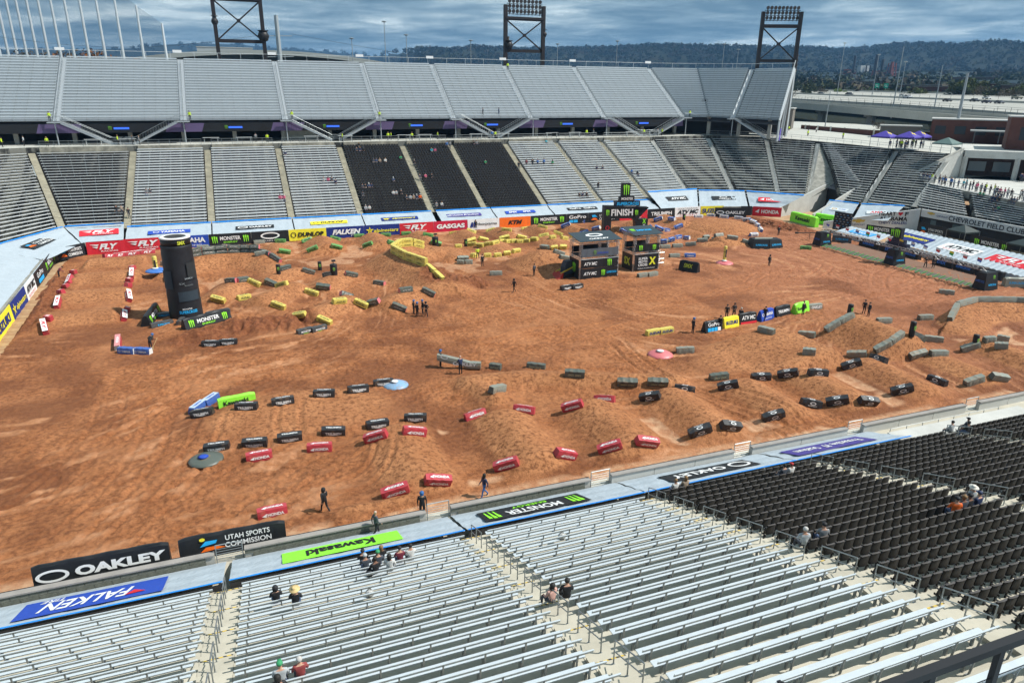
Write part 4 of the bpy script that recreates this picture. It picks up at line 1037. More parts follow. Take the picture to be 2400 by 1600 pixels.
# counters and high tables along the concourse
tb = MB(); tb.box((0, 0, 1.05), (3.0, .6, .06)); tb.box((-1.2, 0, .5), (.08, .4, 1.0)); tb.box((1.2, 0, .5), (.08, .4, 1.0)); tb = tb.mesh('drink_counter', mat('counter_grey', (.45, .47, .47), .6))
i = 0
for k in range(8):
    for f in (.24, .56):
        o = link('drink_counter', tb, None, (UA[k] + (UA[k + 1] - UA[k]) * f + random.uniform(-.8, .8), 152.2 + random.uniform(-.3, .3), 13.75)); tag(o, '%s pale drinks counter from the left on the far concourse' % ORD[i], 'counter', 'drinks counters on the far concourse'); i += 1
for i in range(2):
    b = MB(); b.box((0, 0, 1.2), (11 if i else 7, 2.6, 2.2)); b.box((0, -1.35, 1.5), (9 if i else 5.6, .1, .6)); b.box((0, 0, 2.45), (11.4 if i else 7.4, 3, .18))
    o = b.build('kiosk', mat('pale_kiosk', (.52, .50, .42), .7, noise=(.6, .2)), None, ((11.6, 14.5)[i] if i else 12.5, 160 + i * 4, 13.75)) if i == 0 else None
    if o: tag(o, 'pale sales kiosk in the bright gap of the far concourse', 'kiosk')

# ================================================================== right end of the stadium
ES = mat('end_wall_grey', (.66, .68, .68), .7, noise=(.8, .1))
# player tunnel between two raking walls
t = thing('player_tunnel', 'concrete player tunnel with raking walls and a dark mouth at the far right corner', 'tunnel', (102, 112, 0))
O = Vector(t.location)
def wallseg(b, a, c, z0a, z1a, z0c, z1c, th, mi=0):
    a, c = Vector((*a, 0)) - O, Vector((*c, 0)) - O; n = (c - a).cross(Vector((0, 0, 1))).normalized() * th
    Z = lambda v, z: v + Vector((0, 0, z))
    b.hexa([Z(a, z0a), Z(c, z0c), Z(c - n, z0c), Z(a - n, z0a), Z(a, z1a), Z(c, z1c), Z(c - n, z1c), Z(a - n, z1a)], mi)
b = MB(); wallseg(b, (102.0, 115.1), (119.2, 120.4), 0, 1.9, 0, 5.6, .35); b.build('left_wall', CONC_L, t)
b = MB(); wallseg(b, (103.4, 107.2), (118.4, 112.6), 0, 1.8, 0, 5.4, .35); b.build('right_wall', CONC_L, t)
b = MB(); b.quad(*[Vector(p) - O for p in ((118.6, 120.2, .1), (117.8, 112.8, .1), (117.8, 112.8, 5.0), (118.6, 120.2, 5.2))]); b.build('mouth_shade', SHADE, t)  # flat near-black sheet stands in for the shade inside the tunnel
b = MB(); b.quad(*[Vector(p) - O for p in ((117.7, 120.0, 4.7), (116.9, 112.6, 4.5), (120.3, 112.4, 6.3), (121.9, 119.6, 6.5))]); b.build('lid', mat('tunnel_lid', (.10, .10, .11), .6), t)
M = frame_on((119.2, 116.2, 5.52), (-.9, -7.4, -.2), (3.8, -.2, 1.8))
letter('THE', M, -.2, 1.1, 1.2, .6, WHT, t, .01, lift=.05); letter('BLAZERS', M, .2, .2, 3.4, .7, paint((.45, .47, .48)), t, .01, lift=.05); letter('WAY', M, .2, -.8, 1.8, .6, WHT, t, .01, lift=.05)
b = MB(); b.quad(*[Vector(p) - O for p in ((110.6, 118.0, 2.2), (121.9, 120.2, 6.3), (126.2, 131.8, 12.7), (124.4, 133.0, 12.7))]); b.quad(*[Vector(p) - O for p in ((121.9, 120.2, 6.2), (119.6, 112.2, 6.0), (115.6, 111.0, 3.0), (127.4, 129.4, 12.2))]); b.build('flank_slab', CONC_D, t)
# tarpaulins and green boxes right of the tunnel
eP = [((104.6, 107.0, 1.5), (106.6, 101.5, 1.5), (112.4, 105.4, 3.6), (110.4, 111.0, 3.6)), ((106.9, 101.0, 1.5), (111.0, 96.8, 1.9), (116.6, 98.6, 4.0), (112.7, 105.0, 3.6))]
for P, lab, pr_ in ((eP[0], 'grey tarpaulin with a small pale panel right of the tunnel', [('ring', -.9, 0, .5, .35, .1, paint((.7, .4, .05))), ('SUPER', .6, .1, 1.3, .4, ROYAL)]), (eP[1], 'grey tarpaulin with a red and white panel behind the heart sign', [('AMA', 0, 0, 2.2, .8, RED, .02, .2)])):
    t = far_tarp(lab, P, nu=24); tarp_panel(t, P, .5, .5, 3.4, 1.3, paint((.62, .68, .72)), pr_)
# heart sign wall and field club wall
t = thing('sponsor_wall', 'pale grey wall with the heart sign rising behind the start area', 'wall', (101.6, 102.6, 0))
O = Vector(t.location); a, c = Vector((101.6, 102.6, 0)), Vector((116.6, 95.0, 0)); d_ = (c - a)
b = MB(); n_ = Vector((.45, .9, 0)) * .25
b.hexa([a - O, c - O, c + n_ - O, a + n_ - O, a + Vector((0, 0, 1.2)) - O, c + Vector((0, 0, 4.05)) - O, c + n_ + Vector((0, 0, 4.05)) - O, a + n_ + Vector((0, 0, 1.2)) - O]); b.build('wall_sheet', ES, t)
M = frame_on(a, d_, (0, 0, 1))
letter('HEART', M, 11.1, 3.0, 3.0, .74, BLK, t, .03, lift=.04); letter('F', M, 14.5, 3.0, .6, .74, BLK, t, .03, lift=.04); letter('ALABAMA', M, 12.3, 2.1, 5.0, .74, BLK, t, .03, lift=.04); letter('CHEVY DEALERS', M, 12.3, 1.35, 5.0, .5, NAVY, t, .02, lift=.04)
hp = [(13.4 + .42 * (16 * math.sin(q) ** 3) / 16, 3.05 + .42 * (13 * math.cos(q) - 5 * math.cos(2 * q) - 2 * math.cos(3 * q) - math.cos(4 * q)) / 16) for q in np.linspace(0, 2 * math.pi, 24, endpoint=False)]
shape2d([hp], M, RED, t, .04, 'heart')
def bowtie(cx, cy, s): return [[(cx - s, cy - s * .12), (cx - s * .75, cy + s * .18), (cx - s * .3, cy + s * .18), (cx - s * .22, cy + s * .3), (cx + s * .4, cy + s * .3), (cx + s * .36, cy + s * .18), (cx + s, cy + s * .18), (cx + s * .75, cy - s * .14), (cx + s * .3, cy - s * .14), (cx + s * .22, cy - s * .28), (cx - s * .4, cy - s * .28), (cx - s * .36, cy - s * .12)]]
shape2d(bowtie(6.2, 1.55, 1.25), M, GOLD, t, .04); letter('CHEVROLET', M, 6.2, .85, 2.5, .28, NAVY, t, .01, lift=.04); letter('THE', M, 9.1, 2.6, .5, .2, BLK, t, lift=.04)
t = thing('field_club', 'long dark field club front under a pale lettered band at the right edge', 'building', (116.8, 95.0, 0)); O = Vector(t.location)
M = frame_on((116.8, 94.9, 0), (0, -1, 0), (0, 0, 1)); Lc = 40
b = MB(); b.box((.15, -Lc / 2, 3.35), (.3, Lc, 1.35)); b.build('lettered_band', ES, t)
b = MB(); b.box((.5, -Lc / 2, 1.3), (.2, Lc, 2.75)); b.build('recess_shade', SHADE, t)  # shade of the recess put into the colour of a flat box
letter('CHEVROLET FIELD CLUB', M, 12.4, 3.3, 13.6, .85, paint((.03, .035, .05)), t, .02, lift=.04)
shape2d(bowtie(2.0, 3.5, .85), M, GOLD, t, .04); letter('CHEVROLET', M, 4.3, 3.3, 2.3, .3, NAVY, t, .01, lift=.04)
for k, y in enumerate((-2.6, -7.0, -20.5)):
    b = MB(); b.box((.36, y, 1.7), (.08, 1.1, 1.3)); b.build('window', mat('club_glass', (.10, .14, .15), .15), t)
rl = MB(); rl.quad((115.0, 96.8, 3.95), (118, 96.8, 3.95), (118, 55, 3.95), (115.0, 55, 3.95)); 
# platform with its rail, recess with columns, slanted wall
b = MB(); b.poly([(128.6, 107.6, 7.3), (141.6, 108, 7.3), (165, 108, 7.3), (165, 60, 7.3), (117.6, 60, 7.3), (120.0, 78.0, 7.3), (124.4, 94.0, 7.3)]); struct(b.build('platform_floor', CONC_L))
b = MB(); PL = [(128.4, 107.4), (124.3, 94.0), (119.9, 78.0), (117.5, 60)]
for p, q in zip(PL[:-1], PL[1:]): b.quad((*p, 7.3), (*q, 7.3), (*q, 6.0), (*p, 6.0))
struct(b.build('platform_edge', CONC_D))
t = thing('platform_railing', 'steel railing along the front of the crowded platform', 'railing', (128.4, 107.4, 7.3)); b = MB(); O = Vector(t.location)
for p, q in zip(PL[:-1], PL[1:]):
    P_, Q_ = Vector((*p, 7.3)) - O, Vector((*q, 7.3)) - O; m_ = int((Q_ - P_).length / 2)
    rail_section(b, [P_ + (Q_ - P_) * k / m_ + Vector((.15, 0, 0)) for k in range(m_ + 1)], .03, True, 1.05)
    b.bar(P_ + Vector((.15, 0, 1.08)), Q_ + Vector((.15, 0, 1.08)), .28, .05)
b.build('rails', STEEL, t)
t = thing('slanted_wall', 'tall pale concrete wall with a raking top beside the platform', 'wall', (129.6, 108.2, 7)); b = MB()
b.hexa([(0, 0, -1), (12.2, .1, -1), (12.2, .6, -1), (0, .5, -1), (0, 0, 1.7), (12.2, .1, 6.2), (12.2, .6, 6.2), (0, .5, 1.7)]); b.build('wall_sheet', CONC_L, t)
b = MB(); b.bar((0, .25, 1.76), (12.2, .35, 6.26), .62, .12); b.build('coping', CONC, t)
t = thing('concourse_building', 'concrete framed opening with brick and glass behind the crowded platform', 'building', (141.8, 108, 7.3)); O = Vector(t.location)
a, c = Vector((0, 0, 0)), Vector((26, -24, 0)); u = (c - a).normalized()
b = MB(); b.bar(a + Vector((0, 0, 4.9)), c + Vector((0, 0, 4.9)), .6, 1.5); b.build('beam', CONC_L, t)
for k in (.3, 9.6, 19, 28):
    b = MB(); b.bar(a + u * k, a + u * k + Vector((0, 0, 4.3)), .7, .7); b.build('column', CONC_L, t)
nrm = Vector((u.y, -u.x, 0)) * -1
bk = Vector((4.5, 4.5, 0))
b = MB(); b.quad(a + bk, c + bk, c + bk + Vector((0, 0, 4.6)), a + bk + Vector((0, 0, 4.6))); b.build('rear_wall', mat('dark_brick', (.09, .055, .045), .85, noise=(1.2, .4)), t)
b = MB(); b.quad(a, c, c + bk, a + bk); b.build('recess_floor', CONC, t)
for k in (2.0, 6.5, 13.0, 18):
    b = MB(); p = a + bk * .97 + u * k; b.quad(p + Vector((0, 0, 1.0)), p + u * 3.2 + Vector((0, 0, 1.0)), p + u * 3.2 + Vector((0, 0, 3.0)), p + Vector((0, 0, 3.0))); b.build('window', mat('pale_glass', (.20, .25, .27), .2), t)
b = MB(); b.quad(a + Vector((-.1, .2, 5.6)), c + Vector((-.1, .2, 5.6)), c + Vector((12, 12, 5.9)), a + Vector((12, 12, 5.9))); b.build('roof_slab', CONC_L, t)
# ribbed tarpaulins in front of the club
for P, lab, pr_ in ((((98.0, 96.4, .7), (98.2, 87.0, .7), (102.2, 88.0, 1.35), (102.0, 96.6, 1.35)), 'ribbed grey tarpaulin with a pale blue panel behind the start gate', (paint((.05, .35, .75)), [('YAMALUBE', 0, 0, 3.8, .7, WHT, .02, .2)])),
                    (((99.2, 86.2, 1.0), (96.6, 57.5, 1.0), (103.6, 57.5, 2.4), (104.8, 87.6, 2.4)), 'long ribbed grey tarpaulin with three sponsor panels at the right', None)):
    c = sum((Vector(p) for p in P), Vector()) / 4; t = thing('tarpaulin', lab, 'tarpaulin', c)
    A, B_, C_, D_ = (Vector(p) for p in P); L = (B_ - A).length; nn = int(L / .9); b = MB()
    for i in range(nn * 4):
        u0, u1 = i / (nn * 4), (i + 1) / (nn * 4); z0, z1 = .11 * abs(math.sin(i * math.pi / 4)), .11 * abs(math.sin((i + 1) * math.pi / 4))
        p = [(A.lerp(B_, u0) + Vector((0, 0, z0))), (A.lerp(B_, u1) + Vector((0, 0, z1))), (D_.lerp(C_, u1) + Vector((0, 0, z1))), (D_.lerp(C_, u0) + Vector((0, 0, z0)))]
        b.quad(*[q - c for q in p])
    b.quad(A - c, B_ - c, B_ - c - Vector((0, 0, 1)), A - c - Vector((0, 0, 1)))
    b.build('sheet', TARP, t)
    if pr_: tarp_panel(t, P, .5, .5, 5.0, 1.6, pr_[0], [], .13); letter('YAMALUBE', frame_on(c, B_ - A, D_ - A), 0, 0, 3.8, .7, WHT, t, .02, .2, lift=.16)
    else:
        def up_panel(u, bg, pr2, W=6.4, Hh=2.4):
            M = tarp_panel(t, P, u, .52, W, Hh, bg, [], .14); 
            for p in pr2:
                if p[0] == 'poly': shape2d(p[1], M, p[2], t, .18)
                else: letter(p[0], M, p[1], p[2], p[3], p[4], p[5], t, *(p[6:] or ()), lift=.18)
        up_panel(.13, NAVY, [('alpinestars', .2, 0, 5.0, 1.1, YEL, .02, .25)]); up_panel(.42, WHITE, [('ATV MC', .2, .2, 5.2, 1.2, BLK, .04, .25), ('ROCKY MOUNTAIN', 0, -.8, 4.6, .3, RED)]); up_panel(.70, RED, [('FLY', .8, .3, 3.6, 1.2, WHT, .04, .35), ('RACING', .6, -.75, 3.2, .3, WHT), ('poly', [[(-2.8, .8), (-1.2, .8), (-1.5, .4)], [(-2.4, .25), (-1.4, .25), (-1.6, -.1)]], WHT)])

# ================================================================== sponsor banners along the walls
def banner(lab, a, c, z0, z1, bg, prints, lean=.12, thick=.05, lumps=True):
    """fabric banner from a to c on the ground, facing the field"""
    a, c = Vector((*a, 0)), Vector((*c, 0)); L = (c - a).length
    t = thing('banner', lab, 'banner', (a + c) / 2)
    M = frame_on((a + c) / 2 + Vector((0, 0, (z0 + z1) / 2)), c - a, (0, 0, 1))
    h = z1 - z0; b = MB(); nn = max(6, int(L * 1.6)); sd = random.random() * 9
    f_ = lambda i: .035 * math.sin(i * 1.7 + sd) + .02 * math.sin(i * 3.1)
    for i in range(nn):
        x0, x1 = -L / 2 + L * i / nn, -L / 2 + L * (i + 1) / nn
        b.quad((x0, -h / 2, lean + f_(i)), (x1, -h / 2, lean + f_(i + 1)), (x1, h / 2, 0), (x0, h / 2, 0))
        b.quad((x0, h / 2, 0), (x1, h / 2, 0), (x1, h / 2, -thick), (x0, h / 2, -thick))
    me = b.mesh('cloth', bg); put('cloth', me, bg, M, t, 0)
    ML = M @ Matrix.Rotation(-math.atan2(lean, h), 4, 'X') @ Matrix.Translation((0, 0, lean * .5 + .05))
    for p in prints:
        if p[0] == 'ring': shape2d(ring_polys(*p[1:6]), ML, p[6], t, .02)
        elif p[0] == 'claw': shape2d(claw_polys(*p[1:5]), ML, p[5], t, .02)
        elif p[0] == 'poly': shape2d(p[1], ML, p[2], t, .02)
        else: letter(p[0], ML, p[1], p[2], p[3], p[4], p[5], t, *(p[6:] or ()), lift=.025)
    return t
def flypr(w, s=1.): return [('FLY', .35 * s, .18 * s, w * .5, .85 * s, WHT, .05, .35), ('RACING', .4 * s, -.5 * s, w * .45, .22 * s, WHT, .01, .2), ('poly', [[(-w * .42, .55 * s), (-w * .17, .55 * s), (-w * .22, .3 * s)], [(-w * .36, .2 * s), (-w * .2, .2 * s), (-w * .24, -.05 * s)]], WHT)]
MONP = lambda w: [('MONSTER', 0, .2, w * .5, .6, WHT, .025), ('ENERGY', 0, -.42, w * .34, .26, GRN, .01), ('claw', -w * .38, 0, .9, 1.2, GRN), ('claw', w * .38, 0, .9, 1.2, GRN)]
UTAH = lambda w: [('UTAH SPORTS', w * .1, .28, w * .5, .45, WHT, .01), ('COMMISSION', w * .1, -.36, w * .5, .45, WHT, .01), ('poly', [[(-w * .42, -.5), (-w * .2, -.5), (-w * .27, -.1), (-w * .36, -.1)]], ORANGE), ('poly', [[(-w * .4, .45), (-w * .3, .5), (-w * .22, .1), (-w * .38, .05)]], CYAN)]
STAR = lambda x, s: ('poly', [[(x - s, s * .35), (x + s, s * .35), (x, -s * .3)], [(x, s), (x + s * .55, -s * .8), (x - s * .1, -s * .1)], [(x, s), (x - s * .55, -s * .8), (x + s * .1, -s * .1)]], YEL)
yb = YF - .35
FBN = [((-22.9, 120.4), (-17.7, yb - .7), RED, flypr(5.2), 'red winged banner standing forward of the far wall at the left'), ((-18.0, yb), (-11.9, yb), RED, flypr(6), 'red winged banner on the far wall left of the black column'),
       ((-11.85, yb), (-5.85, yb), ROYAL, [('YAMAHA', .2, .2, 4.6, .8, WHT, .04), ('RACING', .4, -.6, 3, .25, WHT)], 'royal blue banner half hidden by the black column'), ((-5.8, yb), (.55, yb), BLACK, MONP(6.2), 'black banner with green claws right of the black column'),
       ((.6, yb), (6.4, yb), BLACK, [('ring', 0, .2, 1.5, .55, .2, WHT), ('OAKLEY', 0, -.62, 2.4, .2, WHT)], 'black banner with a white ring on the far wall'), ((6.45, yb), (12.5, yb), YEL, [('DUNLOP', .5, .05, 4.2, .75, BLK, .05, .12), ('ring', -2.3, .05, .45, .45, .1, BLK)], 'yellow tyre maker banner on the far wall'),
       ((12.55, yb), (18.8, yb), NAVY, [('FALKEN', .2, .1, 4.8, .85, WHT, .05, .3), ('TIRES', 1.6, -.6, 1.5, .25, WHT, .01, .3)], 'navy tyre maker banner on the far wall'), ((18.85, yb), (25.0, yb), NAVY, [('alpinestars', .7, -.1, 4.3, .75, YEL, .02, .2), STAR(-2.1, .7)], 'navy banner with yellow star lettering on the far wall'),
       ((25.05, yb), (31.1, yb), RED, flypr(6), 'red winged banner left of centre on the far wall'), ((31.15, yb), (37.4, yb), paint((.55, .015, .05)), [('GASGAS', 0, 0, 5.2, .8, WHT, .05)], 'dark red banner on the far wall'),
       ((37.45, yb), (43.5, yb), WHITE, [('Husqvarna', .6, 0, 3.9, .6, BLK, .015), ('poly', [[(-2.6, -.45), (-2.3, .45), (-2.05, .45), (-2.05, -.45)], [(-1.9, -.45), (-1.9, .45), (-1.65, .45), (-1.65, -.45)]], NAVY)], 'white banner on the far wall'),
       ((43.55, yb), (49.7, yb), ORANGE, [('KTM', 0, 0, 2.8, .75, BLK, .05, .3)], 'orange banner on the far wall'), ((49.75, yb), (57.1, yb), BLACK, MONP(7), 'black banner with green claws right of the orange banner'),
       ((57.15, yb), (61.6, yb), BLACK, [('GoPro', 0, .3, 3.6, .65, WHT, .02), ('poly', [[(-1.7, -.25), (-.9, -.25), (-.9, -.75), (-1.7, -.75)], [(-.8, -.25), (0, -.25), (0, -.75), (-.8, -.75)]], CYAN)], 'black banner with blue squares left of the finish arch'), ((61.65, yb), (68.4, yb), BLACK, UTAH(6.6), 'black banner with an orange runner behind the finish arch'),
       ((68.5, yb), (74.7, yb), RED, flypr(6), 'red banner behind the finish arch'), ((74.8, yb), (81.0, yb), BLACK, [('TRIUMPH', 0, 0, 4.8, .7, WHT, .03), ('poly', [[(-1.6, -.38), (1.6, -.38), (.2, -.55)]], WHT)], 'black banner right of the finish arch'),
       ((81.1, yb), (87.2, yb + .1), WHITE, [('ATV MC', 0, .0, 5.2, .8, BLK, .05, .25), ('ROCKY MOUNTAIN', 0, .65, 4.6, .25, BLK), ('.COM', 0, -.65, 4.4, .18, RED)], 'white banner with black lettering right of the finish arch'), ((87.3, yb + .1), (92.2, 120.4), YEL, [('SUZUKI', 0, 0, 4.4, .9, NAVY, .04)], 'yellow banner with blue letters at the far right bend'),
       ((89.0, 119.0), (95.0, 116.6), BLACK, [('OAKLEY', .9, 0, 3.9, .6, WHT, .03), ('ring', -2.1, 0, .8, .35, .13, WHT)], 'black ring banner standing in front of the yellow one at the far right bend'), ((95.3, 118.9), (97.5, 118.2), BLACK, [], 'narrow plain black banner at the far right bend'), ((97.6, 118.0), (102.0, 114.6), RED, [('HONDA', .6, 0, 3.4, .75, WHT, .04), ('poly', [[(-2.3, -.1), (-1.5, .5), (-1.6, -.35)]], WHT)], 'red banner with a white wing left of the tunnel')]
for a, c, bg, pr_, lab in FBN: banner(lab, a, c, .05, 1.95, bg, pr_)
def lwp(y): return (LW(y) + .38, y)
LBN = [((-26.2, 117.3), (-23.1, 120.7), BLACK, UTAH(4.4), 'black banner with an orange runner on the chamfered left corner'), ((-23.0, 120.9), (-18.0, yb - .05), BLACK, [('TRIUMPH', 0, .3, 4, .6, WHT, .03)], 'black banner behind the forward red one at the left'),
       (lwp(108.5), lwp(117.2), BLACK, MONP(8), 'black banner with green claws on the left end wall'), (lwp(101.5), lwp(108.4), BLACK, [('GoPro', 0, .3, 4, .65, WHT, .02), ('poly', [[(-1.7, -.25), (1.7, -.25), (1.7, -.75), (-1.7, -.75)]], CYAN)], 'black banner with a blue block on the left end wall'),
       (lwp(95.5), lwp(101.4), WHITE, [('ATV MC', 0, .2, 5, .8, BLK, .05, .25), ('ROCKY', 0, -.6, 4, .3, RED)], 'white banner on the left end wall'), (lwp(87.6), lwp(95.4), NAVY, [('alpinestars', .7, -.1, 5.2, .8, YEL, .02, .2), STAR(-2.9, .75)], 'navy star banner on the left end wall'), (lwp(78.5), lwp(87.5), YEL, [('SUZUKI', 0, 0, 6.2, 1.0, NAVY, .04)], 'yellow banner at the left edge on the end wall')]
for a, c, bg, pr_, lab in LBN: banner(lab, a, c, .05, 1.9, bg, pr_)
# two big inflatable barriers at the lower left, and green boxes by the tunnel
def soft_barrier(name, lab, a, c, h, wb, wt, m, prints, back=False):
    """soft A-shaped barrier: fabric over foam with rounded, slightly slumped edges"""
    a, c = Vector((*a, 0)), Vector((*c, 0)); L = (c - a).length; mid = (a + c) / 2
    zs = min(firm(a.x, a.y), firm(c.x, c.y), firm(mid.x, mid.y)) if name != 'wall_bag' else .04
    t = thing(name, lab, 'barrier', (mid.x, mid.y, zs + .0), math.atan2(c.y - a.y, c.x - a.x))
    b = MB(); n = max(8, int(L * 3)); sd = random.random() * 9
    def ringp(x, k):
        s = 1 - .06 * max(0, abs(x) / (L / 2) - .9) * 10; w = .02 * math.sin(k * 1.3 + sd)
        return [(x, -wb / 2, .0), (x, -wb / 2 * .98, .15), (x, -wt / 2 + w, h * .93 * s), (x, -wt / 4, h * s + w), (x, wt / 4, h * s + w), (x, wt / 2 - w, h * .93 * s), (x, wb / 2 * .98, .15), (x, wb / 2, .0)]
    R = [ringp(-L / 2 + L * k / n, k) for k in range(n + 1)]; base = len(b.v)
    for r in R: b.v += r
    for k in range(n):
        for i in range(7):
            p = k * 8 + i; b.f.append((p, p + 8, p + 9, p + 1)); b.m.append(0)
    b.f.append(tuple(range(8))); b.m.append(0); b.f.append(tuple(n * 8 + i for i in reversed(range(8)))); b.m.append(0)
    b.build('cover', m, t)
    W = world_of(t); ang = math.atan2((wb - wt) / 2, h)
    F = W @ frame_on((0, -(wb + wt) / 4 * .98 - .015, h * .5), (1, 0, 0), (0, math.sin(ang), math.cos(ang)))
    for p in prints:
        if p[0] == 'ring': shape2d(ring_polys(*p[1:6]), F, p[6], t, .03)
        elif p[0] == 'claw': shape2d(claw_polys(*p[1:5]), F, p[5], t, .03)
        elif p[0] == 'poly': shape2d(p[1], F, p[2], t, .03)
        else: letter(p[0], F, p[1], p[2], p[3], p[4], p[5], t, *(p[6:] or ()), lift=.03)
    return t
soft_barrier('wall_bag', 'long black barrier with a white ring and wide lettering at the lower left', (-12.0, 35.75), (-5.75, 35.75), 1.75, .55, .22, BLACK, [('OAKLEY', .85, .24, 4.2, .55, WHT, .05), ('ring', -2.25, .22, .75, .34, .12, WHT)])
soft_barrier('wall_bag', 'long black barrier with an orange and blue runner at the lower left', (-5.3, 35.8), (.15, 35.8), 1.7, .55, .22, BLACK, [('UTAH SPORTS', .75, .5, 2.3, .3, WHT, .015), ('COMMISSION', .75, .08, 2.4, .3, WHT, .015), ('poly', [[(-1.7, -.12), (-.4, -.02), (-.9, .14), (-1.4, .14)]], ORANGE), ('poly', [[(-1.7, .2), (-.9, .3), (-.8, .48), (-1.4, .5)]], CYAN), ('ring', -1.55, .62, .14, .1, .1, YEL)])
for lab, a, c in (('green box barrier with black lettering nearest the start area', (101.2, 110.6), (100.8, 103.4)), ('green box barrier with black lettering beside the tunnel wall', (104.4, 107.6), (105.6, 102.4))):
    soft_barrier('box_barrier', lab, a, c, 1.9, .9, .8, KGREEN, [('Kawasaki', 0, 0, 4.0, .75, BLK, .035)])
LANES = ['upper edge of the low table-top', 'lower edge of the low table-top', 'far edge of the nearest lane', 'near edge of the nearest lane', 'dirt ramp below the carried block', 'on the dirt bank behind the red blocks', 'flat dirt beside the pink disc', 'far edge, rhythm lane right of the red blocks', 'near edge, rhythm lane right of the red blocks', 'big jumps at the right', 'steep sides of the big jump', 'loop behind the right-hand black barrel', 'open dirt below the start gate', 'open dirt left of the start gate', 'curve left of the tall yellow post', 'dirt left of the tall yellow post', 'rim of the oval berm', 'far lane', 'winding line in the second far lane', 'short row beside the green-vested worker', 'dirt around the tall mound', 'open dirt left of the towers', 'open dirt below the right-hand tower', 'lane under the finish arch', 'middle diagonal lane', 'lane right of the black column', 'open dirt right of the shoveller', 'foot of the dark clod heap', 'far lane left end', 'roller lane along the left wall', 'dirt left of the black column', 'corner by the shoveller', 'corner at the left of the low table-top', 'open dirt left of the banner row']
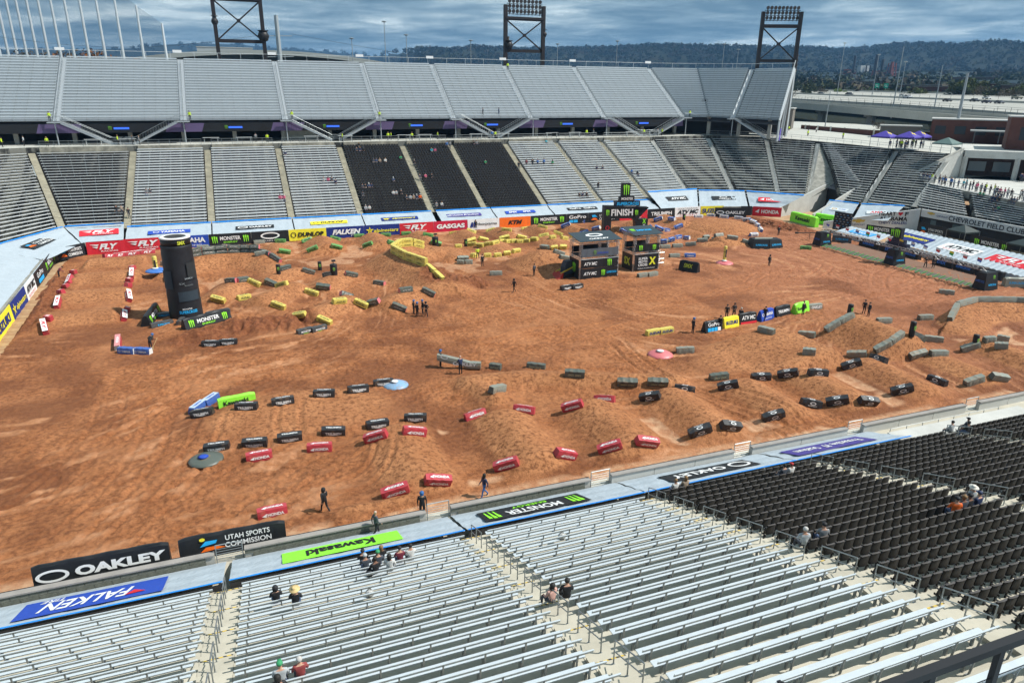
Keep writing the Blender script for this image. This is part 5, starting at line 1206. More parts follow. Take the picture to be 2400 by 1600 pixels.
# kind, x, y, heading, length, lane
BLOCKS = [(*r_[:5], LANES[r_[5]]) for r_ in [
 ('tri',-4.8,54.81,-15,1.72,0), ('tri',-1.57,54.2,-18,1.72,0), ('tri',1.16,54.22,3,1.72,0), ('tri',4.42,54.65,-15,1.72,0), ('tri',7.18,54.81,6,1.72,0), ('tri',9.59,56.35,-3,1.72,0),
 ('tri',-3.69,48.79,-9,1.72,1), ('tri',-1.15,48.36,-12,1.72,1), ('tri',1.23,48.22,-3,1.72,1), ('tri',4.3,48.2,-9,1.72,1), ('tri',7.59,48.53,6,1.72,1), ('tri',10.61,48.71,-18,1.72,1),
 ('hon',-0.96,46.52,3,1.72,2), ('hon',3.11,46.36,-12,1.72,2), ('hon',7.07,45.52,-24,1.72,2), ('hon',9.6,44.91,0,1.72,2), ('hon',15.06,47.23,6,1.72,2), ('hon',18.96,46.96,-36,1.72,2),
 ('hon',22.54,45.34,-36,1.72,2), ('hon',25.88,46.44,-42,1.72,2), ('hon',-0.47,39.09,3,1.72,3), ('hon',6.93,38.31,-9,1.72,3), ('hon',9.55,38.3,-3,1.72,3), ('hon',14.64,38.98,-27,1.72,3),
 ('hon',18.62,38.69,9,1.72,3), ('hon',22.24,38.61,-24,1.72,3), ('hon',24.72,38.12,-6,1.72,3), ('mud',17.86,50.22,30,1.72,4), ('smx',19.98,56.63,-39,1.1,5), ('smx',23.54,55.44,-36,1.72,5),
 ('smx',25.22,50.8,-27,1.72,5), ('smx',29.09,48.46,-24,1.72,5), ('smx',31.51,47.52,-24,1.72,5), ('smx',37.97,47.65,-9,1.72,5), ('mud',38.95,54.38,-21,1.72,6), ('oak',29.37,44.99,-48,1.72,7),
 ('oak',33.26,46.01,-36,1.72,7), ('oak',36.94,44.91,-33,1.72,7), ('oak',41.26,46.08,-18,1.72,7), ('oak',43.54,45.17,-48,1.72,7), ('oak',45.21,43.61,-18,1.72,7), ('oak',50.59,45,-27,1.72,7),
 ('oak',53.72,45.02,-90,1.72,7), ('oak',29.62,38.53,-15,1.72,8), ('oak',31.92,38.26,-3,1.72,8), ('oak',36.78,39.08,-15,1.72,8), ('oak',41.36,40.13,-18,1.72,8), ('oak',43.4,39.29,-39,1.72,8),
 ('oak',45.46,38.4,-9,1.72,8), ('oak',50.4,39.29,-30,1.72,8), ('oak',55.83,40.41,-87,1.72,8), ('mud',47.69,53.36,-72,1.72,9), ('mud',53.64,53.97,-66,1.72,9), ('mud',65.5,55.14,-12,1.72,9),
 ('mud',47.48,47.19,-48,1.1,9), ('mud',53.78,47.45,-54,1.72,9), ('mud',58.51,44.9,-9,1.72,9), ('mud',60.09,43.97,-15,1.72,9), ('mud',70.99,54.46,-12,1.72,9), ('mud',65.68,44.85,-27,1.72,9),
 ('mud',58.19,38.75,-12,1.72,9), ('mud',60.52,38.35,-12,1.72,9), ('mud',67.09,42.92,-51,1.1,9), ('mud',55.82,52.82,-9,1.72,10), ('mud',57.3,52.65,-3,1.72,10), ('mud',55.71,46.41,-12,1.72,10),
 ('mud',57.19,46.39,6,1.72,10), ('mud',60.37,46.84,87,1.72,10), ('mud',65.35,48.69,-42,1.72,10), ('mud',67.53,44.49,-21,1.1,11), ('mud',72.43,46.4,-60,1.1,11), ('mud',82.83,61.41,-42,1.72,12),
 ('grn',84.69,88.48,-36,1.72,13), ('mud',68.2,96.52,-33,1.72,14), ('mud',72.04,98.8,-21,1.72,14), ('mud',74.82,98.5,-39,1.72,14), ('mud',75.13,95.06,-24,1.72,14), ('mud',77.04,93.71,-18,1.72,14),
 ('mud',73.22,99.6,0,1.1,14), ('mud',74.1,97.19,6,1.72,14), ('blu',70.6,101.19,-66,1.1,15), ('blu',63.51,89.91,-18,1.72,15), ('wht',85.51,119.34,-15,1.72,16), ('wht',88.59,119.51,-33,1.72,16),
 ('wht',90.2,117.39,-48,1.72,16), ('wht',92.17,115.35,-54,1.72,16), ('wht',91.82,112.32,-78,1.72,16), ('wht',91.61,110.09,87,1.72,16), ('wht',90.65,107.69,66,1.72,16), ('wht',86.79,102.35,63,1.72,16),
 ('wht',83.32,99.73,3,1.72,16), ('grn',17.9,120.93,0,1.72,17), ('grn',22.37,120.18,-15,1.72,17), ('grn',26.01,120.54,-3,1.72,17), ('grn',27.83,112.48,-6,1.72,17), ('grn',17.71,110.45,-36,1.72,17),
 ('grn',21.29,110.04,15,1.72,17), ('grn',28.19,108.88,-9,1.72,17), ('yel',33.92,117.74,-24,1.72,17), ('yel',36.55,116.5,-12,1.72,17), ('yel',40.62,117.41,-18,1.72,17), ('yel',41.73,112.55,-33,1.72,17),
 ('yel',47.41,117.56,-9,1.72,17), ('yel',48.66,113.17,-39,1.72,17), ('yel',31.63,107.61,0,1.1,18), ('yel',34.29,109.36,6,1.72,18), ('yel',33.91,107.7,-36,1.72,18), ('yel',36.46,109.62,6,1.72,18),
 ('yel',34.76,105.49,-69,1.72,18), ('yel',35.65,104.64,-36,1.1,18), ('yel',36.82,104.54,33,1.72,18), ('yel',39.41,108.58,36,1.72,18), ('yel',40.42,109.94,-9,1.72,18), ('yel',40.36,108.26,39,1.72,18),
 ('yel',41.49,108.53,9,1.1,18), ('yel',42.39,108,-3,1.1,18), ('yel',43.4,109.86,0,1.72,18), ('yel',43.55,107.67,-39,1.1,18), ('yel',44.83,107.28,-72,1.72,18), ('yel',46.79,107.93,-18,1.72,18),
 ('yel',47.07,105.07,9,1.1,18), ('yel',50.7,111.12,-24,1.72,18), ('yel',50.05,107.05,30,1.72,18), ('yel',52.73,109.06,-12,1.1,18), ('yel',45.41,100.61,-6,1.1,18), ('yel',46.83,100.46,-6,1.1,18),
 ('yel',31.79,99.99,45,1.72,19), ('yel',33.96,99.88,-6,1.1,19), ('yel',35.5,99.58,0,1.1,19), ('yel',37.12,99.89,3,1.1,19), ('yel',38.85,100.57,30,1.72,19), ('mud',44.24,101.62,-63,1.72,20),
 ('mud',41.6,90.71,-3,1.72,20), ('mud',41.88,89.41,9,1.72,20), ('mud',31.49,89.08,-12,1.72,20), ('mud',28.79,96.89,-30,1.1,20), ('mud',29.97,96.68,-12,1.1,20), ('mud',29.4,97.96,3,1.72,20),
 ('mud',63.35,96.69,-9,1.72,20), ('mud',65.63,96.59,-9,1.72,20), ('mud',61.13,90.5,-6,1.72,20), ('tri',37.61,79.2,12,1.72,21), ('tri',39.15,79.25,12,1.72,21), ('mud',50.3,81.61,9,1.72,22),
 ('mud',51.89,81.72,12,1.72,22), ('blu',53.92,114.52,-30,1.72,23), ('blu',54.83,109.36,12,1.72,23), ('blu',59.09,112.49,-63,1.72,23), ('blu',56.12,108.99,-12,1.1,23), ('blu',60.22,121.59,-21,1.72,23),
 ('blu',63.32,122.65,-9,1.72,23), ('blu',61.53,107.2,-18,1.72,23), ('blu',66.99,108.28,3,1.72,23), ('blu',69.05,108.09,-12,1.72,23), ('blu',70.87,108.26,24,1.72,23), ('blu',74.46,116.56,-42,1.72,23),
 ('blu',75.43,113.47,-81,1.72,23), ('blu',74.4,109.71,-3,1.72,23), ('blu',64.44,98.71,-42,1.1,23), ('blu',65.61,98.51,0,1.1,23), ('blu',69.69,102.58,21,1.72,23), ('atv',12.18,92.16,12,1.72,24),
 ('atv',15.41,89.15,-48,1.72,24), ('atv',17.1,81.02,15,1.72,24), ('atv',19.9,81.35,-30,1.72,24), ('atv',12.92,78.82,-45,1.72,24), ('atv',15.29,76.73,-27,1.72,24), ('atv',10.21,82.58,24,1.72,24),
 ('suz',11.39,79.23,-36,1.72,24), ('suz',-4.04,86.66,-30,1.72,25), ('suz',-1.26,87.49,33,1.72,25), ('suz',0.05,93.02,-33,1.72,25), ('suz',3.36,88.93,-36,1.72,25), ('suz',2.39,82.38,-33,1.72,25),
 ('suz',6.54,86.73,-27,1.72,25), ('suz',4.48,76.92,-39,1.72,25), ('suz',6.77,74.84,-39,1.72,25), ('suz',8.93,78.95,24,1.72,25), ('atv',2.15,92.42,-39,1.72,24), ('atv',7.12,96.88,-6,1.72,24),
 ('atv',4.28,98.81,18,1.72,24), ('atv',9.44,91.84,-33,1.72,24), ('atv',8.12,87.27,-21,1.72,24), ('atv',-2.53,93.23,-42,1.72,24), ('atv',-1.25,93.28,42,1.72,24), ('tri',-4.59,71.77,-15,1.72,26),
 ('tri',-2.98,71.68,-9,1.72,26), ('mon',4.48,72.68,24,1.72,27), ('mon',5.97,72.98,24,1.72,27), ('mud',-6.79,119.67,9,1.72,28), ('mud',-3.07,116.15,6,1.72,28), ('mud',1.67,121,12,1.72,28),
 ('mud',1.57,104.62,-6,1.72,28), ('mud',-11.32,109.44,-45,1.72,28), ('mud',-11.84,117.39,-45,1.1,28), ('grn',5,120.69,-15,1.72,28), ('grn',9.1,118.36,12,1.72,28), ('grn',4.95,110.2,0,1.72,28),
 ('grn',9.22,110.29,-12,1.72,28), ('grn',13.53,118.24,-12,1.72,28), ('grn',12.62,110.07,3,1.72,28), ('fly',-21.81,101.77,-90,2.4,29), ('fly',-14.86,101.84,-87,2.4,29), ('fly',-21.3,91.09,-87,2.4,29),
 ('fly',-14.21,91.86,-81,2.4,29), ('fly',-13.86,84.17,-84,2.4,29), ('fly',-20.8,81.92,-75,2.4,29), ('flys',-22.69,108.12,-33,0.8,29), ('flys',-22.04,99.98,-39,0.8,29), ('flys',-21.4,94.12,-39,0.8,29),
 ('flys',-20.71,83.59,-24,0.8,29), ('flys',-15.4,107.45,45,0.8,29), ('flys',-14.94,99.98,-36,0.8,29), ('flys',-14.66,96.14,57,0.8,29), ('flys',-13.84,86.83,84,0.8,29), ('wht',-10.36,100,-90,1.72,30),
 ('yam',-12.12,72.42,-30,1.72,31), ('yam',-10.67,71.77,-30,1.72,31), ('redl',-13.21,75.02,-84,3.2,31), ('yamw',-5.23,56.35,60,1.72,32), ('yamw',-4.31,57.57,57,1.72,32), ('suzl',38.92,60.27,6,1.72,33),
 ('suzl',40.52,60.33,6,1.72,33),
]]

# ================================================================== soft blocks along the track
def block_mesh(L, m, key, h=.60, w=.62, seg=8, sag=.02):
    b = MB(); n = seg
    for k in range(n + 1):
        x = -L / 2 + L * k / n; e = .03 * (1 if k in (0, n) else 0); s = sag * math.sin(k * 2.2 + len(key))
        b.v += [(x, -w / 2 + e, .02), (x, -w / 2 + s + e, h * .5), (x, -w / 2 + .05 + e, h - e + s), (x, w / 2 - .05 - e, h - e + s), (x, w / 2 - s - e, h * .5), (x, w / 2 - e, .02)]
    for k in range(n):
        for i in range(5): p = k * 6 + i; b.f.append((p, p + 6, p + 7, p + 1)); b.m.append(0)
    b.f.append(tuple(range(6))); b.m.append(1); b.f.append(tuple(n * 6 + i for i in reversed(range(6)))); b.m.append(1)
    return b.mesh('cover', m)
def vinyl(name, c, mud=.5):
    """printed vinyl cover, spattered with clay towards one end"""
    m = bpy.data.materials.new(name); m.use_nodes = True; nt = m.node_tree; b = nt.nodes['Principled BSDF']; b.inputs['Roughness'].default_value = .45
    g = nt.nodes.new('ShaderNodeNewGeometry'); t = nt.nodes.new('ShaderNodeTexNoise'); t.inputs['Scale'].default_value = 1.6; t.inputs['Detail'].default_value = 7; t.inputs['Roughness'].default_value = .7
    nt.links.new(g.outputs['Position'], t.inputs['Vector'])
    r = nt.nodes.new('ShaderNodeMapRange'); r.inputs[1].default_value = .64 - .22 * mud; r.inputs[2].default_value = .80 - .16 * mud; r.inputs[4].default_value = min(1, .35 + mud * .6); nt.links.new(t.outputs['Fac'], r.inputs[0])
    mx = nt.nodes.new('ShaderNodeMixRGB'); mx.inputs[1].default_value = (*c, 1); mx.inputs[2].default_value = (.30, .185, .105, 1); nt.links.new(r.outputs[0], mx.inputs[0]); nt.links.new(mx.outputs[0], b.inputs['Base Color'])
    t2 = nt.nodes.new('ShaderNodeTexNoise'); t2.inputs['Scale'].default_value = 5; bp = nt.nodes.new('ShaderNodeBump'); bp.inputs['Strength'].default_value = .35; bp.inputs['Distance'].default_value = .05
    nt.links.new(g.outputs['Position'], t2.inputs['Vector']); nt.links.new(t2.outputs['Fac'], bp.inputs['Height']); nt.links.new(bp.outputs[0], b.inputs['Normal'])
    return m
V_BLK = vinyl('black_block_vinyl', (.020, .021, .024), .4); V_RED = vinyl('red_block_vinyl', (.42, .040, .055), .45); V_MUD = vinyl('muddy_grey_vinyl', (.22, .235, .20), .62); V_GRY = vinyl('grey_green_vinyl', (.085, .10, .085), .55)
V_YEL = vinyl('yellow_block_vinyl', (.60, .50, .11), .45); V_GRN = vinyl('green_block_vinyl', (.11, .29, .08), .5); V_BLU = vinyl('blue_block_vinyl', (.045, .11, .36), .35); V_WHT = vinyl('white_block_vinyl', (.66, .66, .64), .3)
V_KAW = vinyl('lime_vinyl', (.27, .78, .05), .1); V_DKB = vinyl('charcoal_vinyl', (.05, .055, .06), .5); V_PNK = vinyl('pink_vinyl', (.60, .16, .17), .3)
KINDS = {  # cover, end caps, colour words, front print, top print
    'tri': ((V_BLK, V_BLK), 'black lettered', [('TRIUMPH', 0, .0, 1.15, .2, WHT, .03), ('poly', [[(-.45, -.1), (.45, -.1), (.05, -.17)]], WHT)], [('TRIUMPH', 0, 0, 1.1, .16, WHT, .02)]),
    'hon': ((V_RED, V_RED), 'red lettered', [('HONDA', .18, 0, .95, .22, WHT, .04), ('poly', [[(-.62, -.05), (-.32, .13), (-.36, -.13)]], WHT)], [('HONDA', .18, 0, .95, .2, WHT, .03), ('poly', [[(-.62, -.05), (-.32, .12), (-.36, -.12)]], WHT)]),
    'oak': ((V_BLK, V_BLK), 'black ring-printed', [('ring', 0, .06, .26, .13, .05, WHT), ('OAKLEY', 0, -.15, .8, .09, WHT, .02)], [('ring', 0, -.06, .24, .13, .05, WHT), ('OAKLEY', 0, .16, .7, .08, WHT, .02)]),
    'mud': ((V_MUD, V_GRY), 'muddy grey', [('MONSTER', 0, 0, .8, .16, paint((.30, .31, .28)), .02)], []),
    'smx': ((V_GRY, V_GRY), 'muddy dark green', [('SMX SMX', 0, 0, 1.2, .2, paint((.36, .38, .26)), .03, .2)], []),
    'yel': ((V_YEL, V_YEL), 'yellow', [('DUNLOP', 0, 0, .95, .15, BLK, .02)], []),
    'suz': ((V_YEL, V_YEL), 'yellow lettered', [('SUZUKI', 0, 0, 1.1, .24, paint((.10, .10, .06)), .03)], [('SUZUKI', 0, 0, 1.1, .2, paint((.10, .10, .06)), .02)]),
    'grn': ((V_GRN, V_GRN), 'green', [('Kawasaki', 0, 0, 1.0, .2, BLK, .02)], []),
    'blu': ((V_BLU, V_WHT), 'blue', [('YAMAHA', 0, 0, 1.05, .22, WHT, .03)], [('YAMAHA', 0, 0, 1.0, .16, WHT, .02)]),
    'wht': ((V_WHT, V_BLU), 'white and blue', [('FALKEN', 0, 0, 1.1, .24, NAVY, .03, .2)], [('FALKEN', 0, 0, 1.1, .2, ROYAL, .03, .2)]),
    'atv': ((V_GRY, V_PNK), 'dark grey red-ended', [('ATV MC', 0, 0, 1.1, .22, paint((.42, .40, .37)), .03, .2)], []),
    'mon': ((V_DKB, V_DKB), 'charcoal', [('MONSTER', 0, .03, 1.1, .2, WHT, .02), ('ENERGY', 0, -.16, .6, .1, GRN)], []),
    'fly': ((V_RED, V_RED), 'red and white', [('FLY', 0, 0, 1.0, .3, WHT, .05, .3)], [('panel', 0, 0, 2.0, .5, WHITE), ('FLY', 0, 0, 1.3, .3, RED, .05, .3)]),
    'flys': ((V_RED, V_RED), 'small red', [], [('panel', 0, 0, .6, .4, paint((.62, .40, .38)))]),
    'yam': ((V_BLU, V_WHT), 'long blue', [('YAMAHA', .15, 0, .95, .22, WHT, .03), ('ring', -.55, 0, .13, .1, .03, WHT)], []),
    'yamw': ((V_BLU, V_BLU), 'pale blue', [], [('panel', 0, 0, 1.6, .5, paint((.45, .55, .66))), ('YAMAHA', 0, 0, 1.1, .2, ROYAL, .03)]),
    'redl': ((V_RED, V_WHT), 'long red', [], [('panel', 0, 0, 3.0, .5, paint((.6, .25, .25))), ('HONDA', 0, 0, 1.6, .25, WHT, .03)]),
    'suzl': ((V_YEL, V_YEL), 'long yellow', [('SUZUKI', 0, 0, 1.4, .3, NAVY, .04)], []),
}
_bm = {}
def make_block(kind, x, y, deg, L, label, tiers=0, zoff=None, group=None):
    u = Vector((math.cos(R_(deg)), math.sin(R_(deg)), 0))
    # printed side towards the camera
    if u.x < 0: u = -u
    z0, z1 = firm(x - u.x * L * .45, y - u.y * L * .45), firm(x + u.x * L * .45, y + u.y * L * .45)
    pitch = math.atan2(z1 - z0, L * .9); zc = max((z0 + z1) / 2, firm(x, y) - .1) + .0
    if zoff: zc += zoff
    v = Vector((-u.y, u.x, 0)); zl, zr = firm(x - v.x * .35, y - v.y * .35), firm(x + v.x * .35, y + v.y * .35)
    roll = math.atan2(zr - zl, .7) * .8
    t = thing('track_block', label, 'track block', (x, y, zc - .02), group=group)
    t.rotation_euler = (Matrix.Rotation(math.atan2(u.y, u.x), 3, 'Z') @ Matrix.Rotation(-pitch, 3, 'Y') @ Matrix.Rotation(roll, 3, 'X')).to_euler()
    (mc, me_), words, fr, tp = KINDS[kind]
    key = (kind, L)
    if key not in _bm: _bm[key] = block_mesh(L, [mc, me_], kind)
    for m_ in (mc, me_):
        pass
    link('cover', _bm[key], t)
    W = t.matrix_basis.copy() if False else Matrix.Translation(t.location) @ t.rotation_euler.to_matrix().to_4x4()
    sc = min(1.25, max(.62, L / 1.72))
    for face, prs in ((W @ frame_on((0, -.335, .31), (1, 0, 0), (0, 0, 1)), fr), (W @ frame_on((0, 0, .622), (1, 0, 0), (0, 1, 0)), tp)):
        F = face @ Matrix.Diagonal((sc, 1, 1, 1))
        for p in prs:
            if p[0] == 'ring': k2 = ('r', p); 
            if p[0] in ('ring', 'poly', 'panel'):
                k2 = (kind, p[0], repr(p[1:-1]))
                if k2 not in _bm:
                    bb = MB()
                    polys = ring_polys(*p[1:6]) if p[0] == 'ring' else p[1] if p[0] == 'poly' else [[(-p[3] / 2, -p[4] / 2), (p[3] / 2, -p[4] / 2), (p[3] / 2, p[4] / 2), (-p[3] / 2, p[4] / 2)]]
                    for q in polys: bb.poly([(a_, b_, 0) for a_, b_ in q])
                    _bm[k2] = bb.mesh('emblem', p[-1])
                put('emblem' if p[0] != 'panel' else 'printed_panel', _bm[k2], p[-1], F, t, .004 if p[0] == 'panel' else .012)
            else: letter(p[0], F, p[1], p[2], p[3], p[4], p[5], t, *(p[6:] or ()), lift=.014)
    return t
import collections
_lanes = collections.OrderedDict()
for r in BLOCKS: _lanes.setdefault((KINDS[r[0]][1], r[5]), []).append(r)
for (words, lane), rs in _lanes.items():
    alongx = max(r[1] for r in rs) - min(r[1] for r in rs) >= .5 * (max(r[2] for r in rs) - min(r[2] for r in rs))
    rs = sorted(rs, key=lambda r: r[1] / r[2])
    for i, (kind, x, y, deg, L, ln) in enumerate(rs):
        if len(rs) == 1: lab = '%s block, %s' % (words, lane)
        else: lab = '%s %s block from left, %s' % (ORD[i], words, lane)
        make_block(kind, x, y, deg, L, lab, group='%s blocks' % words)
# stacked walls of blocks on the berms
def block_wall(kind, pts, tiers, where, L=1.72, sizes=None):
    P = [Vector((*p, 0)) for p in pts]; k = 0
    for i in range(len(P) - 1):
        d = P[i + 1] - P[i]; n = max(1, round(d.length / L)); l = d.length / n
        for j in range(n):
            c = P[i] + d * (j + .5) / n
            tn = tiers[i] if isinstance(tiers, (list, tuple)) else tiers
            for q in range(tn):
                make_block(kind, c.x, c.y, math.degrees(math.atan2(d.y, d.x)), round(l * .98, 2), '%s %s block from left, %s tier, %s' % (ORD[k], KINDS[kind][1], 'lower' if q == 0 else 'upper', where), zoff=.60 * q, group='%s blocks' % KINDS[kind][1])
            k += 1
block_wall('yel', [(24.8, 103.2), (21.0, 101.8), (19.1, 98.4), (20.0, 93.2), (21.6, 88.4), (22.8, 84.8)], (2, 2, 2, 2, 1), 'tall yellow berm wall', L=2.2)
block_wall('atv', [(-8.0, 106.2), (-4.6, 107.3), (-1.2, 107.0), (1.4, 105.8), (3.9, 102.0)], (2, 2, 2, 1), 'berm wall by the column', L=1.9)
block_wall('mud', [(70.8, 51.4), (74.0, 53.2), (78.0, 54.0), (82.4, 52.4), (86.0, 48.8)], 1, 'curved berm at the right edge', L=3.3)
block_wall('fly', [(-19.9, 114.6), (-17.6, 117.2), (-13.6, 118.9)], 1, 'end of the roller lane', L=2.2)

# ================================================================== discs, posts, barrels
def disc(lab, x, y, r, cm, logo, h=.35):
    z = max(ground(x + dx * r, y + dy * r) for dx in (-.6, 0, .6) for dy in (-.6, 0, .6)); t = thing('cone_disc', lab, 'disc', (x, y, z)); b = MB(); seed = random.random() * 6
    b.lathe([(r, -.06), (r * .98, .04), (r * .8, h * .35), (r * .5, h * .7), (r * .2, h * .95), (.02, h)], n=28); o = b.build('dome', cm, t, smooth=True)
    b = MB(); b.lathe([(r * .32, h * .88), (r * .16, h * 1.03), (.01, h * 1.06)], (-.12 * r, -.1 * r, .02), n=16); b.build('emblem', logo, t, smooth=True)
def pxy(x, y): return x, y
disc('grey dome disc with a small blue emblem at the left foot of the low table-top', -4.4, 47.4, 1.15, V_GRY, ROYAL)
disc('blue and white dome disc at the right end of the low table-top', 10.6, 56.0, 1.1, vinyl('blue_white_vinyl', (.20, .36, .55), .8), WHITE, .45)
disc('pink dome disc on the open dirt left of the banner row', 36.4, 54.8, 1.25, V_PNK, WHITE, .5)
disc('blue dome disc under the tall yellow post at the left', -11.9, 103.0, 1.45, vinyl('bright_blue_vinyl', (.05, .16, .48), .15), WHITE, .4)
disc('pink dome disc under the tall yellow post at the right', 66.0, 84.6, 1.3, V_PNK, WHITE, .45)
def post(lab, x, y, h, r):
    z = firm(x, y); t = thing('marker_post', lab, 'post', (x, y, z + .3)); b = MB(); b.lathe([(r * .95, 0), (r, .1), (r, h - .1), (r * .9, h)], n=14); b.build('tube', V_YEL, t, smooth=True)
    b = MB(); b.box((0, -r - .01, h * .55), (r * .8, .02, h * .5)); b.build('printed_panel', paint((.03, .03, .03)), t); b = MB(); b.lathe([(r * 1.02, h * .62), (r * 1.02, h * .62 + .08)], n=14); b.build('band', BLK, t)
post('tall yellow post standing on the blue disc', -12.0, 103.1, 2.5, .30); post('tall yellow post standing on the pink disc', 66.0, 84.7, 2.3, .24)
def barrel(lab, x, y, h=1.35, r=.27, top=False):
    z = firm(x, y); t = thing('barrel_post', lab, 'barrel', (x, y, z)); b = MB(); b.lathe([(r * .97, 0), (r, .05), (r, h - .05), (r * .96, h)], n=14); b.build('tube', BLACK, t, smooth=True)
    F = Matrix.Translation(t.location) @ frame_on((0, -r - .012, h * .6), (1, 0, 0), (0, 0, 1)); shape2d(claw_polys(0, 0, .3, .5), F, paint((.25, .55, .10)), t, .004)
    if top:
        b = MB(); b.tube((0, 0, h), (0, 0, h + .35), .05, n=8); b.box((.05, 0, h + .45), (.5, .25, .22)); b.build('camera_head', paint((.03, .03, .035)), t)
for lab, x, y, h in (('black barrel on the crest of the big jump beside two standing men', 57.9, 53.0, 1.3), ('black barrel at the right end of the big jump crest', 58.7, 46.1, 1.5), ('black barrel at the right edge on the last rhythm bump', 66.0, 44.8, 1.35), ('black barrel at the head of the middle diagonal lane', 3.3, 95.2, 1.3),
                     ('second black barrel from the left in the middle diagonal lane', 9.0, 99.4, 1.3), ('slim black barrel at the far yellow line', 33.0, 108.0, 1.2), ('black barrel right of the finish arch', 77.0, 112.0, 1.2)):
    barrel(lab, x, y, h)
barrel('fat black barrel with a camera on top in the middle diagonal lane', 10.0, 91.6, 1.45, .46, True); barrel('fat black barrel with a camera on top in the green lane', 27.4, 106.0, 1.5, .5, True)

# ================================================================== tall black column with its barriers
tx, ty = -7.35, 82.9; tz = firm(tx, ty)
t = thing('inflatable_column', 'tall black inflatable column with tapering panels at the left', 'column', (tx, ty, tz)); b = MB()
pr = [(1.72, 0)] + [(1.72 - .012 * k + .025 * (k % 2), k * .56) for k in range(1, 15)] + [(1.60, 8.1), (1.56, 8.2)]
b.lathe(pr, n=32); b.build('body', mat('column_vinyl', (.018, .020, .025), .55, noise=(.6, .5), bump=(2, .4, .08), dark=(.010, .010, .012)), t, smooth=True)
b = MB(); b.lathe([(1.50, 8.15), (1.50, 8.9), (1.42, 9.0)], n=32); b.build('collar', mat('column_collar', (.015, .015, .016), .45), t, smooth=True)
b = MB(); b.lathe([(1.56, 8.92), (1.56, 9.06), (1.1, 9.06), (1.1, 8.9)], n=32); b.build('white_rim', WHITE, t, smooth=True)
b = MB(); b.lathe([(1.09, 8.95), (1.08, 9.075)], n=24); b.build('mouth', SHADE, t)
W = Matrix.Translation(t.location)
def curved(s, ang, z, w, h, col, r=1.76, bold=.01):
    me = text_mesh(s, w, h, bold).copy(); n = len(me.vertices); a = np.zeros(n * 3); me.vertices.foreach_get('co', a); a = a.reshape(-1, 3)
    th = ang + a[:, 0] / r; me.vertices.foreach_set('co', np.stack([np.sin(th) * r, -np.cos(th) * r, z + a[:, 1]], -1).ravel().astype(np.float32)); me.materials.clear(); me.materials.append(col if not isinstance(col, tuple) else paint(col)); me.update()
    link('lettering', me, t)
def patch(a0, a1, z0, z1, col, r=1.75):
    b = MB(); n = 10
    for k in range(n):
        p, q = a0 + (a1 - a0) * k / n, a0 + (a1 - a0) * (k + 1) / n
        b.quad((math.sin(p) * r, -math.cos(p) * r, z0), (math.sin(q) * r, -math.cos(q) * r, z0), (math.sin(q) * r, -math.cos(q) * r, z1), (math.sin(p) * r, -math.cos(p) * r, z1))
    b.build('printed_panel', col, t)
dp = paint((.030, .045, .060))
patch(-.2, 1.1, 2.2, 3.3, dp); patch(-1.2, -.45, 3.6, 5.6, dp); patch(.5, 1.2, 4.6, 6.4, paint((.025, .028, .03)))
curved('SUPERCROSS', .25, 1.0, 1.9, .34, CYAN, 1.77, .03); curved('MONSTER', .2, 1.35, 1.0, .16, WHT, 1.77); curved('MMX', .55, 4.7, .9, .2, paint((.22, .25, .27)), 1.77); curved('SX', .1, 4.2, .6, .2, paint((.22, .25, .27)), 1.77); curved('RACING', .5, 3.95, .9, .14, paint((.18, .2, .21)), 1.77)
curved('SMX', .45, 8.55, .8, .4, (.55, .6, .05), 1.53, .04)
for k, (a, s, zz) in enumerate(((-.62, .22, 1.1),)):
    pass
def mon_bar(lab, a, c):
    soft_barrier('wedge_barrier', lab, a, c, 1.25, 1.1, .45, BLACK, [('MONSTER', 0, .12, 2.5, .42, WHT, .025), ('ENERGY', 0, -.3, 1.5, .2, GRN, .01), ('claw', -1.9, 0, .6, .85, GRN), ('claw', 1.9, 0, .6, .85, GRN)])
mon_bar('black wedge barrier with green claws at the right foot of the black column', (-7.4, 77.9), (-2.9, 80.6)); mon_bar('black wedge barrier with green claws at the left foot of the black column', (-11.2, 80.4), (-10.6, 85.6))
for lab, a, c, h in (('low black foot weight left of the black column', (-10.7, 79.8), (-8.6, 80.6), .55), ('low black foot weight in front of the black column', (-7.9, 79.3), (-7.6, 80.9), .55), ('low black foot weight right of the black column', (-5.3, 82.2), (-2.9, 83.2), .5), ('low black foot weight behind the left wedge barrier', (-10.6, 83.6), (-8.9, 83.8), .5)):
    soft_barrier('foot_weight', lab, a, c, h, .7, .55, V_DKB, [('SUPERCROSS', .1, 0, 1.2, .2, CYAN, .02)])
soft_barrier('box_barrier', 'long lime green barrier at the left of the low table-top', (-3.7, 55.9), (-.9, 56.4), .85, .6, .5, V_KAW, [('Kawasaki', -.1, 0, 1.9, .4, BLK, .03)])
